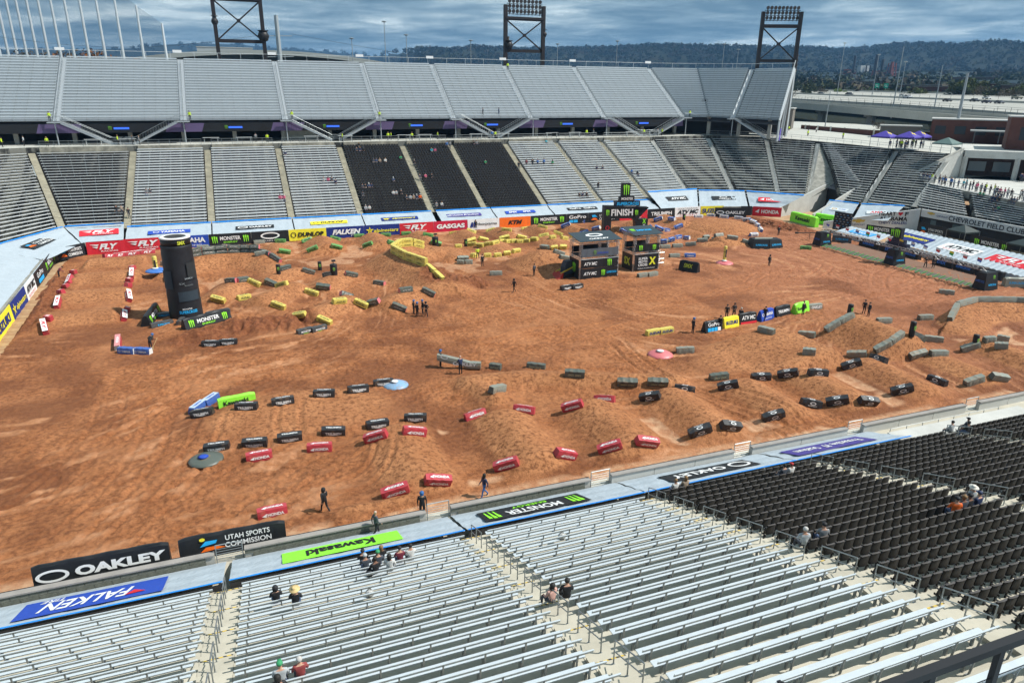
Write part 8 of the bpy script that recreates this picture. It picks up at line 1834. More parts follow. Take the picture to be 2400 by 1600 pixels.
def headwear(kind):
    b = MB()
    if kind == 'bald': b.lathe([(.085, .0), (.088, .03), (.06, .07), (.02, .085)], n=12)
    elif kind == 'hair': b.lathe([(.098, -.03), (.108, .02), (.10, .07), (.06, .11), (.02, .12)], (0, -.015, 0), n=12)
    elif kind == 'longhair': b.lathe([(.07, -.30), (.105, -.2), (.11, -.05), (.112, .02), (.10, .07), (.06, .11), (.02, .12)], (0, -.035, 0), n=12)
    elif kind == 'cap': b.lathe([(.105, .0), (.108, .05), (.09, .09), (.04, .115)], n=12); b.hexa([(-.08, .07, .0), (.08, .07, .0), (.06, .2, -.01), (-.06, .2, -.01), (-.08, .07, .02), (.08, .07, .02), (.06, .2, .005), (-.06, .2, .005)])
    elif kind == 'helmet': b.lathe([(.10, -.12), (.125, -.05), (.135, .02), (.12, .09), (.07, .13), (.02, .14)], n=14); b.hexa([(-.08, .09, .03), (.08, .09, .03), (.06, .2, .05), (-.06, .2, .05), (-.08, .09, .05), (.08, .09, .05), (.06, .2, .065), (-.06, .2, .065)])
    elif kind == 'hat': b.lathe([(.10, .0), (.23, .005), (.23, .018), (.11, .03), (.105, .09), (.08, .125), (.03, .12)], n=18)
    elif kind == 'hood': b.lathe([(.12, -.16), (.13, -.06), (.128, .03), (.10, .09), (.05, .125), (.015, .13)], (0, -.02, 0), n=14)
    return b.mesh('headwear', WHITE, True)
_hw = {k: headwear(k) for k in ('bald', 'hair', 'longhair', 'cap', 'helmet', 'hat', 'hood')}
SKIN = [mat('skin_a', (.52, .30, .21), .6), mat('skin_b', (.40, .22, .15), .6), mat('skin_c', (.20, .10, .065), .6)]
def person(pose, x, y, z, hd, top, pants, gear, gc, label):
    if pose not in _pose: _pose[pose] = body_mesh(pose)
    me, J = _pose[pose]; t = thing('person', label, 'person', (x, y, z), R_(hd)); s = random.uniform(.96, 1.04); t.scale = (s, s, s)
    o = link('body', me, t); tp = 2 if 'SP' in label else None
    cm = [SKIN[random.choice((0, 0, 0, 1, 1, 2))], paint(CL[top]), paint(CL[pants]), paint((.03, .03, .03))]
    for i, m_ in enumerate(cm): o.material_slots[i].link = 'OBJECT'; o.material_slots[i].material = m_
    hb = Vector(J['brow']); hc = Vector(J['crown']); ax = (hc - hb).normalized()
    h = link({'bald': 'hair', 'longhair': 'hair'}.get(gear, gear), _hw[gear], t, hb + ax * .03); h.rotation_euler = (-math.asin(max(-1, min(1, ax.y))), 0, 0)
    hcol = {'k': (.02, .018, .016), 't': (.22, .13, .06), 's': (.45, .44, .42), 'w': (.55, .40, .32)}.get(gc, CL[gc]) if gear in ('hair', 'longhair', 'bald') else (CL[gc] if gear != 'hat' else ((.62, .46, .22) if gc == 't' else (.6, .58, .52)))
    if gear == 'helmet' and gc == 'b': hcol = (.03, .12, .32)
    h.material_slots[0].link = 'OBJECT'; h.material_slots[0].material = paint(hcol)
    if top == 'y': h2 = None
    return t
for r in PEOPLE: person(*r)
# the long grey block being carried, a shovel, small bags
t = thing('track_block', 'long bent grey block being carried by two people', 'track block', (16.9, 57.9, .75), R_(-24)); b = MB(); n = 12; Lq = 4.0
for k in range(n + 1):
    x = -Lq / 2 + Lq * k / n; zz = .42 * max(0, -x / 2) ** 1.1 - .28 * (x > 0) * min(1, x)
    b.v += [(x, -.28, zz - .28), (x, -.30, zz), (x, -.26, zz + .28), (x, .26, zz + .28), (x, .30, zz), (x, .28, zz - .28)]
for k in range(n):
    for i in range(6): p = k * 6 + i; q_ = k * 6 + (i + 1) % 6; b.f.append((p, p + 6, q_ + 6, q_)); b.m.append(0)
b.f.append(tuple(range(6))); b.m.append(0); b.f.append(tuple(n * 6 + i for i in reversed(range(6)))); b.m.append(0); b.build('cover', V_MUD, t)
W = Matrix.Translation(t.location) @ Matrix.Rotation(R_(-24), 4, 'Z'); letter('OAKLEY', W @ frame_on((.55, -.31, -.12), (1, 0, -.06), (0, 0, 1)), 0, 0, 2.2, .34, WHT, t, .04, lift=.02); shape2d(ring_polys(-1.35, 0, .34, .2, .07), W @ frame_on((0, -.31, .22), (1, 0, -.22), (0, 0, 1)), WHT, t, .02)
_sh = next(r for r in PEOPLE if 'shovel' in r[-1]); b = MB(); b.tube((0, 0, .0), (.55, .35, .95), .025, n=6); b.box((0, 0, 0), (.22, .04, .3)); o = b.build('shovel', paint((.55, .40, .2)), None, (_sh[1] + .15, _sh[2] - .1, firm(_sh[1], _sh[2]) + .12)); tag(o, 'pale shovel held by the bending person near the blue block', 'shovel')
for lab, x, y, k, c in (('black and white bag on the near benches left of the group', 3.2, 0, 6, (.5, .5, .48)), ('black and white bag on the near benches right of the middle aisle', 13.1, 0, 4, (.5, .5, .48)), ('dark bag on the bench beside the group by the green panel', 3.6, 0, 3, (.03, .03, .035))):
    t = thing('bag', lab, 'bag', (x, 30.45 - .847 * k, 1.5 + .309 * k + .46)); b = MB(); b.lathe([(.16, 0), (.2, .08), (.17, .2), (.08, .27)], n=10); b.build('pouch', mat('spotted_bag_%02d' % k, c, .7, noise=(14, .9)), t, smooth=True); b = MB(); b.path([(-.1, 0, .2), (-.05, 0, .34), (.05, 0, .34), (.1, 0, .2)], .015); b.build('strap', BLK, t)

# ================================================================== light towers
def light_tower(lab, A, B_, z0, z1, zbar, zplat, balls):
    A, B_ = Vector((*A, 0)), Vector((*B_, 0)); t = thing('light_tower', lab, 'light tower', (A.x, A.y, z0)); O = Vector(t.location); d = B_ - A; d0 = Vector((0, 0, 0)); u = d.normalized(); P = lambda k, z: d * k + Vector((0, 0, z - z0))
    for k in (0, 1):
        b = MB(); b.bar(P(k, z0), P(k, z1), 1.0, .8, up=u); b.build('leg', DARKM, t)
    b = MB(); b.bar(P(0, zbar), P(1, zbar), .5, .7); b.build('lower_crossbeam', DARKM, t); b = MB(); b.bar(P(0, zplat), P(1, zplat), .9, .5); b.bar(P(0, zplat) + Vector((0, -.6, .3)), P(1, zplat) + Vector((0, -.6, .3)), .1, .5); b.build('crossbeam', DARKM, t)
    b = MB(); b.bar(P(0, zbar), P(1, zplat), .28, .28); b.bar(P(1, zbar), P(0, zplat), .28, .28); b.tube(P(.5, (zbar + zplat) / 2) + Vector((0, -.3, 0)), P(.5, (zbar + zplat) / 2) + Vector((0, .3, 0)), .4, n=10); b.build('cross_brace', DARKM, t)
    lm_ = MB(); lm_.lathe([(.12, -.28), (.3, -.2), (.46, .1), (.46, .18)], n=14, M=Matrix.Rotation(R_(100), 3, 'X')); lm_.box((0, .1, -.5), (.1, .1, .6)); lm_ = lm_.mesh('floodlight', mat('lamp_housing', (.045, .04, .04), .5))
    for r, zz in enumerate((z1 + .9, z1 - .25, z1 - 1.4)):
        b = MB(); b.bar(P(.03, zz - .62), P(.97, zz - .62), .18, .12); b.build('lamp_bar', DARKM, t)
        for k in range(9):
            if r == 0 and k == 4: pass
            link('floodlight', lm_, t, P(.1 + .1 * k, zz))
    for k, z, r in balls:
        b = MB(); b.lathe([(.1, -r), (r * .7, -r * .75), (r, 0), (r * .7, r * .75), (.2, r), (.25, r + .9)], tuple(P(k, z)), n=14); b.lathe([(r * .9, 1.0), (r * .95, 1.15)], tuple(P(k, z)), n=12); b.build('speaker_cluster', mat('speaker_black', (.02, .02, .022), .5), t, smooth=True)
light_tower('left light tower with two dark speaker balls behind the upper deck', (-1.4, 178), (8.3, 178), 13.8, 44.5, 33.4, 41.6, ((0, 37.2, .75), (1, 34.6, 1.25)))
light_tower('middle light tower behind the upper deck', (65.4, 178), (75.5, 178), 13.8, 43.4, 33.0, 40.2, ((.08, 34.2, 1.15), (1.03, 37.0, .7)))
light_tower('right light tower at the end of the upper deck', (128.4, 160.4), (137.2, 156.8), 13.4, 42.9, 31.4, 39.4, ((1.05, 31.6, .35), (1.05, 30.4, .35), (1.05, 29.2, .35)))
# tall netting of the driving range
t = thing('driving_range_net', 'tall netting on slender white poles at the left behind the deck', 'net', (-13, 195, 12)); O = Vector(t.location); pole = mat('white_pole', (.55, .60, .63), .5); NP = []
netm = bpy.data.materials.new('dark_netting'); netm.use_nodes = True; _nt = netm.node_tree; _b = _nt.nodes['Principled BSDF']; _b.inputs['Base Color'].default_value = (.05, .06, .07, 1); _tr = _nt.nodes.new('ShaderNodeBsdfTransparent'); _mx = _nt.nodes.new('ShaderNodeMixShader'); _mx.inputs[0].default_value = .20
_nt.links.new(_tr.outputs[0], _mx.inputs[1]); _nt.links.new(_b.outputs[0], _mx.inputs[2]); _nt.links.new(_mx.outputs[0], _nt.nodes['Material Output'].inputs[0])
for k in range(13):
    p = Vector((-13 - k * 6.1, 195 + k * 14.1, 12)); top = (37.6, 42.4, 48, 54, 60, 64, 66, 68, 70, 72, 74, 76, 78)[k]; NP.append((p, top)); b = MB(); b.tube(p - O, Vector((p.x, p.y, top)) - O, .42 + .014 * k, .24 + .01 * k, n=8); b.build('pole', pole, t)
for k in range(12):
    b = MB(); (p, a), (q, c) = NP[k], NP[k + 1]; b.quad(p - O, q - O, Vector((q.x, q.y, c)) - O, Vector((p.x, p.y, a)) - O); b.build('netting', netm, t)

# ================================================================== land, hills, highway
RIDGE = [(-40, .030), (-14.6, 0.0321), (-8.6, 0.0345), (-5.3, 0.0398), (-3.5, 0.0436), (-1.8, 0.0453), (1.0, 0.0452), (4.7, 0.0413), (8.0, 0.0388), (10.2, 0.0369), (13.0, 0.0428), (14.6, 0.0447), (16.2, 0.043), (17.8, 0.0469), (20.7, 0.0443), (23.9, 0.0458), (27.1, 0.0465), (30.2, 0.0492), (32.1, 0.0502), (36.3, 0.0485), (39.3, 0.0467), (42.1, 0.0454), (44.6, 0.0435), (46.2, 0.0465), (47.4, 0.0481), (48.7, 0.0491), (51.1, 0.047), (53.0, 0.0495), (54.6, 0.0476), (56.3, 0.0478), (75, .047), (100, .045)]
_ra = np.array([r[0] for r in RIDGE]); _rt = np.array([r[1] for r in RIDGE])
def land(az, D):
    """height of the open country at azimuth (degrees) and distance"""
    near = np.interp(D, [0, 230, 330, 430, 620, 1500, 2300], [12, 12, 12.5, 14, 20, 46, 64])
    tn = np.interp(az, _ra, _rt); far_w = np.clip((14 - az) / 5, 0, 1); Rr = 2900 + far_w * 3300 + 250 * np.sin(az * .31)
    crest = 24.5 + tn * Rr
    s = np.clip((D - 2100 - far_w * 2300) / (Rr - 2100 - far_w * 2300), 0, 1); s = s * s * (3 - 2 * s)
    h = near * (1 - s) + crest * s
    return np.where(D > Rr, crest - (D - Rr) * .06, h)
azs = np.arange(-42, 101, .5); Ds = np.concatenate([np.array([205, 240, 280, 330, 400, 500, 620, 800, 1000, 1250, 1500, 1800, 2100]), np.arange(2200, 3600, 60), np.array([3800, 4200]), np.arange(4600, 6700, 110), np.array([7200, 8200])])
A, D = np.meshgrid(azs, Ds); Hh = land(A, D); px_, py_ = np.sin(np.radians(A)) * D, np.cos(np.radians(A)) * D
Hh = Hh + np.where(D > 2200, 9 * (vnoise(px_ + 9e3, py_ + 9e3, 210, 5) - .5) + 5 * (vnoise(px_ + 9e3, py_ + 9e3, 80, 6) - .5), .3 * (vnoise(px_ + 9e3, py_ + 9e3, 60, 7) - .5))
ny, nx = A.shape; idx = np.arange(nx * ny).reshape(ny, nx); q = np.stack([idx[:-1, :-1], idx[:-1, 1:], idx[1:, 1:], idx[1:, :-1]], -1).reshape(-1, 4)
me = bpy.data.meshes.new('terrain'); me.from_pydata(np.stack([px_, py_, Hh], -1).reshape(-1, 3).tolist(), [], q.tolist()); me.update()
lm2 = bpy.data.materials.new('cloud_shaded_land'); lm2.use_nodes = True; _nt = lm2.node_tree; _b = _nt.nodes['Principled BSDF']; _b.inputs['Roughness'].default_value = .95; _b.inputs['Specular IOR Level'].default_value = .1
_g = _nt.nodes.new('ShaderNodeNewGeometry'); _t = _nt.nodes.new('ShaderNodeTexNoise'); _t.inputs['Scale'].default_value = .011; _t.inputs['Detail'].default_value = 9; _t.inputs['Roughness'].default_value = .72; _nt.links.new(_g.outputs['Position'], _t.inputs['Vector'])
_r2 = _nt.nodes.new('ShaderNodeValToRGB'); _nt.links.new(_t.outputs['Fac'], _r2.inputs[0]); _e2 = _r2.color_ramp.elements; _e2[0].position = .38; _e2[0].color = (.012, .017, .014, 1); _e2[1].position = .66; _e2[1].color = (.032, .031, .025, 1); _k = _e2.new(.52); _k.color = (.019, .024, .017, 1); _nt.links.new(_r2.outputs[0], _b.inputs['Base Color'])  # tones kept low: cloud shadow over the hills is put into the colour
me.materials.append(lm2); struct(link('terrain', me))
def polar(az, D, dz=0): return (math.sin(R_(az)) * D, math.cos(R_(az)) * D, float(land(np.array(az), np.array(D))) + dz)
# woods: leafy clumps over the ridges and flats, one mass
def clump_points(n, r, seed):
    g = np.random.default_rng(seed); v = g.normal(size=(n, 3)); v /= np.linalg.norm(v, axis=1)[:, None]; return v * r * (g.random(n) ** .4)[:, None]
def leaf_mass(name, centres, radii, per, leaf, mats, seed, kind='stuff', flat=.8):
    g = np.random.default_rng(seed); V = []; F = []; Mi = []
    for (c, r) in zip(centres, radii):
        P = clump_points(per, 1, int(g.integers(1e9))) * [r, r, r * flat] + np.array(c)
        n1 = g.normal(size=(per, 3)); n2 = g.normal(size=(per, 3)); s = leaf * r * (.6 + .8 * g.random((per, 1))); mi = g.integers(len(mats))
        n1 *= s / np.linalg.norm(n1, axis=1)[:, None]; n2 *= s / np.linalg.norm(n2, axis=1)[:, None]; base = len(V)
        T = np.stack([P - n1, P + n2, P + n1, P - n2], 1).reshape(-1, 3); V += T.tolist(); F += [(base + 4 * i, base + 4 * i + 1, base + 4 * i + 2, base + 4 * i + 3) for i in range(per)]; Mi += [int(mi)] * per
    me = bpy.data.meshes.new(name); me.from_pydata(V, [], F); [me.materials.append(m) for m in mats]; me.polygons.foreach_set('material_index', Mi); me.update()
    return me
LF = [mat('far_leaf_dark', (.016, .021, .016), .9, spec=.1), mat('far_leaf_olive', (.030, .036, .020), .9, spec=.1), mat('far_leaf_bare', (.046, .042, .036), .9, spec=.1)]  # ridge leaves darkened to carry the same cloud shadow in their colour
cs, rs = [], []
for k in range(3600):
    az = rng.uniform(-16, 60) if k % 4 == 0 else rng.uniform(13, 58); far_w = min(1, max(0, (14 - az) / 5)); Rr = 2900 + far_w * 3300 + 250 * math.sin(az * .31); Dk = Rr - abs(rng.normal(0, 1)) * 480 * (1 + far_w) + 40; x, y, z = polar(az, Dk); r = rng.uniform(6, 12) * (1 + .6 * far_w); cs.append((x, y, z + r * .5)); rs.append(r)
tag(link('ridge_wood', leaf_mass('ridge_wood', cs, rs, 22, .34, LF, 5)), 'distant wood covering the ridge along the skyline', 'wood', kind='stuff')
cs, rs = [], []
for k in range(700):
    az = rng.uniform(34, 60); Dk = 560 + 1500 * rng.random() ** 1.3; x, y, z = polar(az, Dk); r = rng.uniform(3.0, 6.0) * (1 + Dk / 3000); cs.append((x, y, z + r * .7)); rs.append(r)
for k in range(240):
    az = rng.uniform(-15, 34); Dk = 650 + 1400 * rng.random(); x, y, z = polar(az, Dk); r = rng.uniform(4, 8); cs.append((x, y, z + r * .6)); rs.append(r)
tag(link('valley_wood', leaf_mass('valley_wood', cs, rs, 34, .30, [mat('valley_leaf_olive', (.060, .068, .032), .9, spec=.1), mat('valley_leaf_dark', (.034, .044, .026), .9, spec=.1), mat('valley_leaf_bare', (.085, .074, .058), .9, spec=.1)], 6)), 'mixed trees filling the valley between the highway and the ridge', 'wood', kind='stuff')
# single trees near the highway and behind the netting
bark = mat('tree_bark', (.07, .055, .045), .9)
def tree_kind(seed, leafm, n=14, per=90, leaf=.17, bare=False):
    g = np.random.default_rng(seed); b = MB(); b.tube((0, 0, 0), (.1, 0, 2.2), .26, .18, n=7); tips = []
    for k in range(9):
        a = k * 2.4 + g.random(); l = 2.0 + 2.0 * g.random(); z = 1.6 + 2.2 * k / 9; e = (math.cos(a) * l * .8, math.sin(a) * l * .8, z + l * .7); b.tube((0.05, 0, z), e, .11, .03, n=5); tips.append(e)
    b.tube((.1, 0, 2.2), (.2, .1, 5.6), .18, .05, n=6); tips += [(.2, .1, 5.6), (.3, -.3, 4.6)]
    trunk = b.mesh('trunk', bark); cen = [(t_[0] + g.normal() * .5, t_[1] + g.normal() * .5, t_[2] + g.normal() * .3) for t_ in tips for _ in range(2)][:n + 8]
    crown = leaf_mass('crown', cen, [1.0 + .7 * g.random() for _ in cen], per, leaf, leafm, seed); return trunk, crown
TK = [tree_kind(1, [mat('leaf_spring', (.10, .12, .035), .8, spec=.15), mat('leaf_olive', (.065, .075, .030), .8, spec=.15)]), tree_kind(2, [mat('leaf_dark', (.035, .050, .024), .8, spec=.15), mat('leaf_olive', ())]), tree_kind(3, [mat('leaf_grey_twig', (.10, .085, .065), .9, spec=.1)], per=45, leaf=.10), tree_kind(4, [mat('leaf_rust', (.24, .10, .035), .85, spec=.1), mat('leaf_tan', (.17, .10, .05), .85, spec=.1)], per=70, leaf=.13), tree_kind(5, [mat('leaf_fresh', (.13, .19, .04), .8, spec=.15)])]
TW = ['yellow green', 'dark green', 'bare grey brown', 'rust brown', 'fresh green']; _tc = collections.Counter()
def tree(kd, x, y, z, s, where):
    tr, cr = TK[kd]; t = thing('tree', '%s %s tree %s' % (ORD[_tc[(kd, where)]], TW[kd], where), 'tree', (x, y, z - .1), random.uniform(0, 6), 'trees ' + where); _tc[(kd, where)] += 1; t.scale = (s, s, s * random.uniform(.85, 1.1)); link('trunk', tr, t); link('crown', cr, t)
for az, Dk, s, kd in sorted([(40.2, 470, 1.3, 2), (41.0, 480, 1.5, 2), (42.3, 520, 1.2, 1), (43.2, 540, 1.3, 2), (44.4, 560, 1.0, 4), (45.2, 590, 1.1, 1), (46.0, 620, 1.0, 4), (47.4, 560, 1.1, 0), (48.6, 540, 1.0, 1), (49.3, 520, 1.3, 0), (50.2, 530, 1.2, 0), (51.6, 500, 2.0, 1), (52.2, 500, 2.2, 0), (52.9, 490, 1.7, 2), (53.6, 480, 1.6, 1), (54.4, 470, 1.9, 2), (55.2, 480, 1.8, 0), (56, 480, 1.7, 1), (43.8, 600, 1.5, 1), (47.9, 640, 1.4, 2), (51.0, 610, 1.6, 1), (54.0, 600, 1.7, 1), (41.6, 640, 1.5, 1)]): tree(kd, *polar(az, Dk), s, 'beyond the highway, counted from the left')
for x, y, z, s, kd in ((-78, 330, 14, 2.8, 2), (-66, 330, 15, 3.0, 2), (-58, 330, 15, 2.8, 3), (-46, 320, 15, 2.9, 3), (-40, 322, 15, 3.0, 3), (-34, 325, 15, 2.6, 2), (-92, 340, 14, 2.7, 2)): tree(kd, x, y, z, s, 'behind the tall netting')
for x, y, z, s, kd in ((186, 172, 12, .55, 2), (196, 160, 12, .6, 1), (203, 166, 12, .6, 2), (190, 150, 12, .5, 0), (208, 150, 12, .6, 2), (182, 158, 12, .5, 1), (200, 142, 12, .55, 2)): tree(kd, x, y, z, s, 'under the highway ramp')

ROADM = mat('pale_highway', (.36, .36, .33), .9, noise=(.05, .12)); PARA = mat('parapet_concrete', (.42, .41, .37), .85, noise=(.2, .15))
def road(name, N, F, m=ROADM):
    b = MB()
    for i in range(len(N) - 1): b.quad(N[i], N[i + 1], F[i + 1], F[i])
    return struct(b.build(name, m))
HN = [(330, 520, 21.5), (277.5, 315.3, 19.2), (261.6, 232.6, 18.2), (238.9, 164.4, 17.1), (205, 90, 16)]; HF = [(470, 690, 27), (408.9, 466.1, 24.4), (402.6, 359.9, 23.1), (394.2, 273.9, 22.5), (380, 150, 21.5)]
road('highway', HN, HF)
RN = [(250, 380, 20.5), (218.2, 247.6, 18.7), (202.0, 179.2, 17.6), (177.2, 121.7, 17.3), (160, 70, 17.0)]; RF = [(262, 376, 20.5), (232, 243, 18.7), (216, 172, 17.6), (192, 113, 17.3), (176, 62, 17.0)]
road('ramp', RN, RF)
def lined(name, lab, pts, h, w, m, drop=0., posts=None):
    t = thing(name, lab, 'barrier', pts[0]); O = Vector(t.location); b = MB()
    for p, q_ in zip(pts[:-1], pts[1:]): b.bar(Vector(p) - O + Vector((0, 0, (h - drop) / 2)), Vector(q_) - O + Vector((0, 0, (h - drop) / 2)), w, h + drop)
    b.build('wall', m, t)
    if posts:
        b = MB()
        for p, q_ in zip(pts[:-1], pts[1:]):
            P_, Q_ = Vector(p) - O, Vector(q_) - O; n = int((Q_ - P_).length / posts)
            for k in range(n): c = P_ + (Q_ - P_) * k / n; b.tube(c + Vector((0, 0, h)), c + Vector((0, 0, h + 1.4)), .06, n=4, cap=False)
            b.tube(P_ + Vector((0, 0, h + 1.4)), Q_ + Vector((0, 0, h + 1.4)), .05, n=4)
        b.build('fence', mat('fence_dark', (.10, .10, .10), .6, .4), t)
lined('parapet', 'pale edge girder of the curved highway ramp', RN, .9, .4, PARA, 1.5); lined('parapet', 'inner parapet of the curved highway ramp', RF, .9, .3, PARA, 0, 5)
lined('parapet', 'near parapet of the broad highway with posts', HN, .9, .4, PARA, 1.2, 6); mid = [tuple((a + c) / 2 + (0, 0, .0)[i] for i, (a, c) in enumerate(zip(p, q_))) for p, q_ in zip(HN, HF)]
lined('parapet', 'median barrier of the broad highway', [(p[0], p[1], p[2] + .02) for p in mid], .8, .4, PARA, 0, 7); lined('parapet', 'far parapet of the broad highway', HF, .9, .4, PARA, 1.0)
pier = MB(); pier.box((0, 0, 2.2), (2.2, 2.2, 6.4)); pier.box((0, 0, 5.0), (5.5, 2.6, 1.0)); pier = pier.mesh('highway_pier', mat('pier_concrete', (.34, .33, .30), .85, noise=(.2, .2)))
for i, (x, y, z) in enumerate(((212, 262, 12.4), (214, 232, 12.0), (205, 199, 11.6), (196, 162, 11.4), (182, 130, 11.4))): o = link('highway_pier', pier, None, (x + 5, y - 1, z - .4), (0, 0, R_(15))); tag(o, '%s concrete pier from the left under the highway ramp' % ORD[i], 'pier', 'piers under the highway ramp')
# cars
def car_meshes():
    b = MB(); n = [(-2.3, .45), (-2.25, .85), (-1.5, .95), (-.9, 1.42), (.55, 1.45), (1.25, 1.0), (2.15, .85), (2.3, .5)]
    for s in (-.88, .88): b.poly([(x, s, z) for x, z in (n if s > 0 else n[::-1])] + ([(2.2, s, .3), (-2.2, s, .3)] if s > 0 else [(-2.2, s, .3), (2.2, s, .3)]))
    for (x0, z0), (x1, z1) in zip(n[:-1], n[1:]): b.quad((x0, -.88, z0), (x0, .88, z0), (x1, .88, z1), (x1, -.88, z1))
    body = b.mesh('body', paint((.1, .1, .1))); b = MB()
    for s in (-.89, .89): b.quad((-1.35, s, .98), (-.85, s, 1.36), (.5, s, 1.38), (1.1, s, 1.0))
    b.quad((.62, -.8, 1.41), (.62, .8, 1.41), (1.2, .8, 1.04), (1.2, -.8, 1.04)); glass = b.mesh('windows', mat('car_glass', (.02, .025, .03), .1)); b = MB(); b.tube((0, -.1, 0), (0, .1, 0), .33, n=12); wheel = b.mesh('wheel', paint((.02, .02, .02))); return body, glass, wheel
CB, CG, CW = car_meshes()
CARS = [(342.2, 364.5, 21.2, (.03, .04, .06), 'dark sedan leftmost on the highway', 1), (339.6, 339.3, 21.2, (.02, .022, .026), 'black van second from the left on the highway', 1.15), (351.4, 312.1, 21.8, (.6, .6, .58), 'pale sedan farthest over on the highway', 1), (330.5, 290.5, 20.6, (.5, .52, .54), 'silver sport utility car on the highway', 1.12), (311.1, 251.4, 19.6, (.02, .022, .03), 'black sedan in the middle of the highway', 1), (317.7, 243.0, 19.7, (.03, .035, .045), 'charcoal sedan right of the black sedan', 1),
        (308.6, 230.2, 19.3, (.03, .03, .05), 'dark low sedan ahead of the charcoal one', .95), (307.3, 223.5, 19.2, (.06, .07, .09), 'slate sedan rightmost of the dark trio', .95), (344.5, 257.3, 20.6, (.62, .62, .6), 'white sedan on the far carriageway', 1), (351.6, 247.5, 20.9, (.30, .28, .22), 'tan sport utility car at the right edge of the highway', 1.15), (184.6, 117.6, 17.35, (.14, .16, .18), 'grey sedan on the ramp at the right edge', .95)]
def on_highway(x, y):
    return None
for x, y, z, c, lab, s in CARS:
    t = thing('car', lab + ' in the distance', 'car', (x, y, z + .12), R_(-105 if x > 200 else -113)); t.scale = (s, s, s * (1.15 if s > 1.1 else 1)); o = link('body', CB, t); o.material_slots[0].link = 'OBJECT'; o.material_slots[0].material = paint(c, .35); link('windows', CG, t)
    for wx in (-1.45, 1.4):
        for wy in (-.82, .82): link('wheel', CW, t, (wx, wy, .33))
# settle the cars on the road surface
_rb = [o for o in COL.objects if o.name in ('highway', 'ramp')]
from mathutils.bvhtree import BVHTree
for ro in _rb:
    bv = BVHTree.FromPolygons([v.co for v in ro.data.vertices], [tuple(p.vertices) for p in ro.data.polygons])
    for o in COL.objects:
        if o.name.startswith('car') and o.get('category') == 'car':
            h = bv.ray_cast(Vector((o.location.x, o.location.y, 60)), Vector((0, 0, -1)))
            if h[0] is not None: o.location.z = h[0].z + .02
# masts and poles
def mast(lab, x, y, z0, z1, r=.16, head=True, m=None):
    t = thing('light_mast', lab, 'mast', (x, y, z0), 0, 'slender masts in the distance'); b = MB(); b.tube((0, 0, 0), (0, 0, z1 - z0), r, r * .6, n=7); b.build('pole', m or mat('mast_grey', (.30, .33, .35), .5, .3), t)
    if head: b = MB(); b.lathe([(.3, z1 - z0 - .1), (.9, z1 - z0 + .1), (.9, z1 - z0 + .3), (.3, z1 - z0 + .45)], n=8); b.build('lamp_ring', mat('mast_grey', ()), t)
for i, (x, z) in enumerate(((46.5, 41.5), (59.5, 47.9), (68.1, 43.4), (95.0, 42.1), (134.2, 41.8), (163.1, 43.8), (219.9, 44.1), (228.2, 41.9))): mast('%s slender light mast from the left beyond the upper deck' % ORD[i], x, 300, 14, z, .2)
for i, (x, y, z0, z1, r, hd) in enumerate(((159.2, 166.0, 13.3, 24.1, .16, False), (335, 343.8, 20, 49.7, .22, True), (244.9, 221.2, 14, 40.5, .24, False), (363, 344.5, 20, 44.2, .2, True), (313, 280, 18, 37.6, .2, True), (254.2, 210.4, 14, 33.7, .24, False))): mast('%s grey mast from the left along the highway' % ORD[i], x, y, z0, z1, r, hd)
mast('thick grey steel pole standing by the brick building', 169.2, 132.7, 12, 28.6, .45, False)
for i, (x, z1) in enumerate(((18.8, 48.1),)):
    t = thing('power_pylon', 'grey power pole with cross arms right of the left light tower', 'pylon', (18.5, 290, 14)); b = MB(); b.tube((0, 0, 0), (0, 0, 34), 1.0, .7, n=8); b.build('pole', mat('pylon_grey', (.34, .38, .40), .6), t)
    for zz in (14, 20, 27): b = MB(); b.bar((-5, 0, zz), (5, 0, zz + .3), .2, .25); b.build('cross_arm', mat('pylon_grey', ()), t)
for i, (p, q_) in enumerate((((23, 290, 42), (240, 420, 34)), ((23, 290, 35.5), (300, 480, 36)), ((-80, 300, 40), (14, 290, 41.5)), ((-80, 300, 33), (14, 290, 34.5)))):
    b = MB(); P = [Vector(p).lerp(Vector(q_), k / 12) - Vector((0, 0, 4.5 * math.sin(math.pi * k / 12))) - Vector(p) for k in range(13)]; b.path(P, .05, n=4); o = b.build('power_line', paint((.05, .05, .05)), None, p); tag(o, '%s thin power line sagging across the sky' % ORD[i], 'cable', 'power lines')
# far buildings
def hall(lab, x, y, z, w, d, h, m, rz=0, win=0, roofm=None, name='building'):
    t = thing(name, lab, 'building', (x, y, z - 1), R_(rz)); b = MB(); b.box((0, 0, (h + 1) / 2), (w, d, h + 1)); b.build('walls', m, t); b = MB(); b.box((0, 0, h + 1.12), (w + .5, d + .5, .25)); b.build('roof', roofm or mat('flat_roof', (.42, .42, .40), .8), t)
    for k in range(win): b = MB(); b.box(((k + .5) / win * w - w / 2, -d / 2 - .03, h * .55 + 1), (w / win * .55, .08, h * .36)); b.build('window', mat('dark_pane', (.03, .035, .04), .2), t)
    return t
BRK = mat('red_brick', (.115, .046, .035), .85, noise=(.7, .25), bump=(5, .2, .02)); BRK2 = mat('brown_brick', (.11, .066, .05), .85, noise=(.7, .25))
t = hall('low red brick building with a dark canopy right of the plaza', 172, 131, 12.4, 17, 9, 5.4, BRK, -52, 4); b = MB(); b.box((6, -7.5, 4.2), (12, 6, .25)); b.build('canopy_roof', paint((.30, .31, .31)), t)
for k in range(3): b = MB(); b.tube((1 + k * 5, -10, 0), (1 + k * 5, -10, 4.1), .12, n=6); b.build('canopy_post', paint((.1, .1, .1)), t)
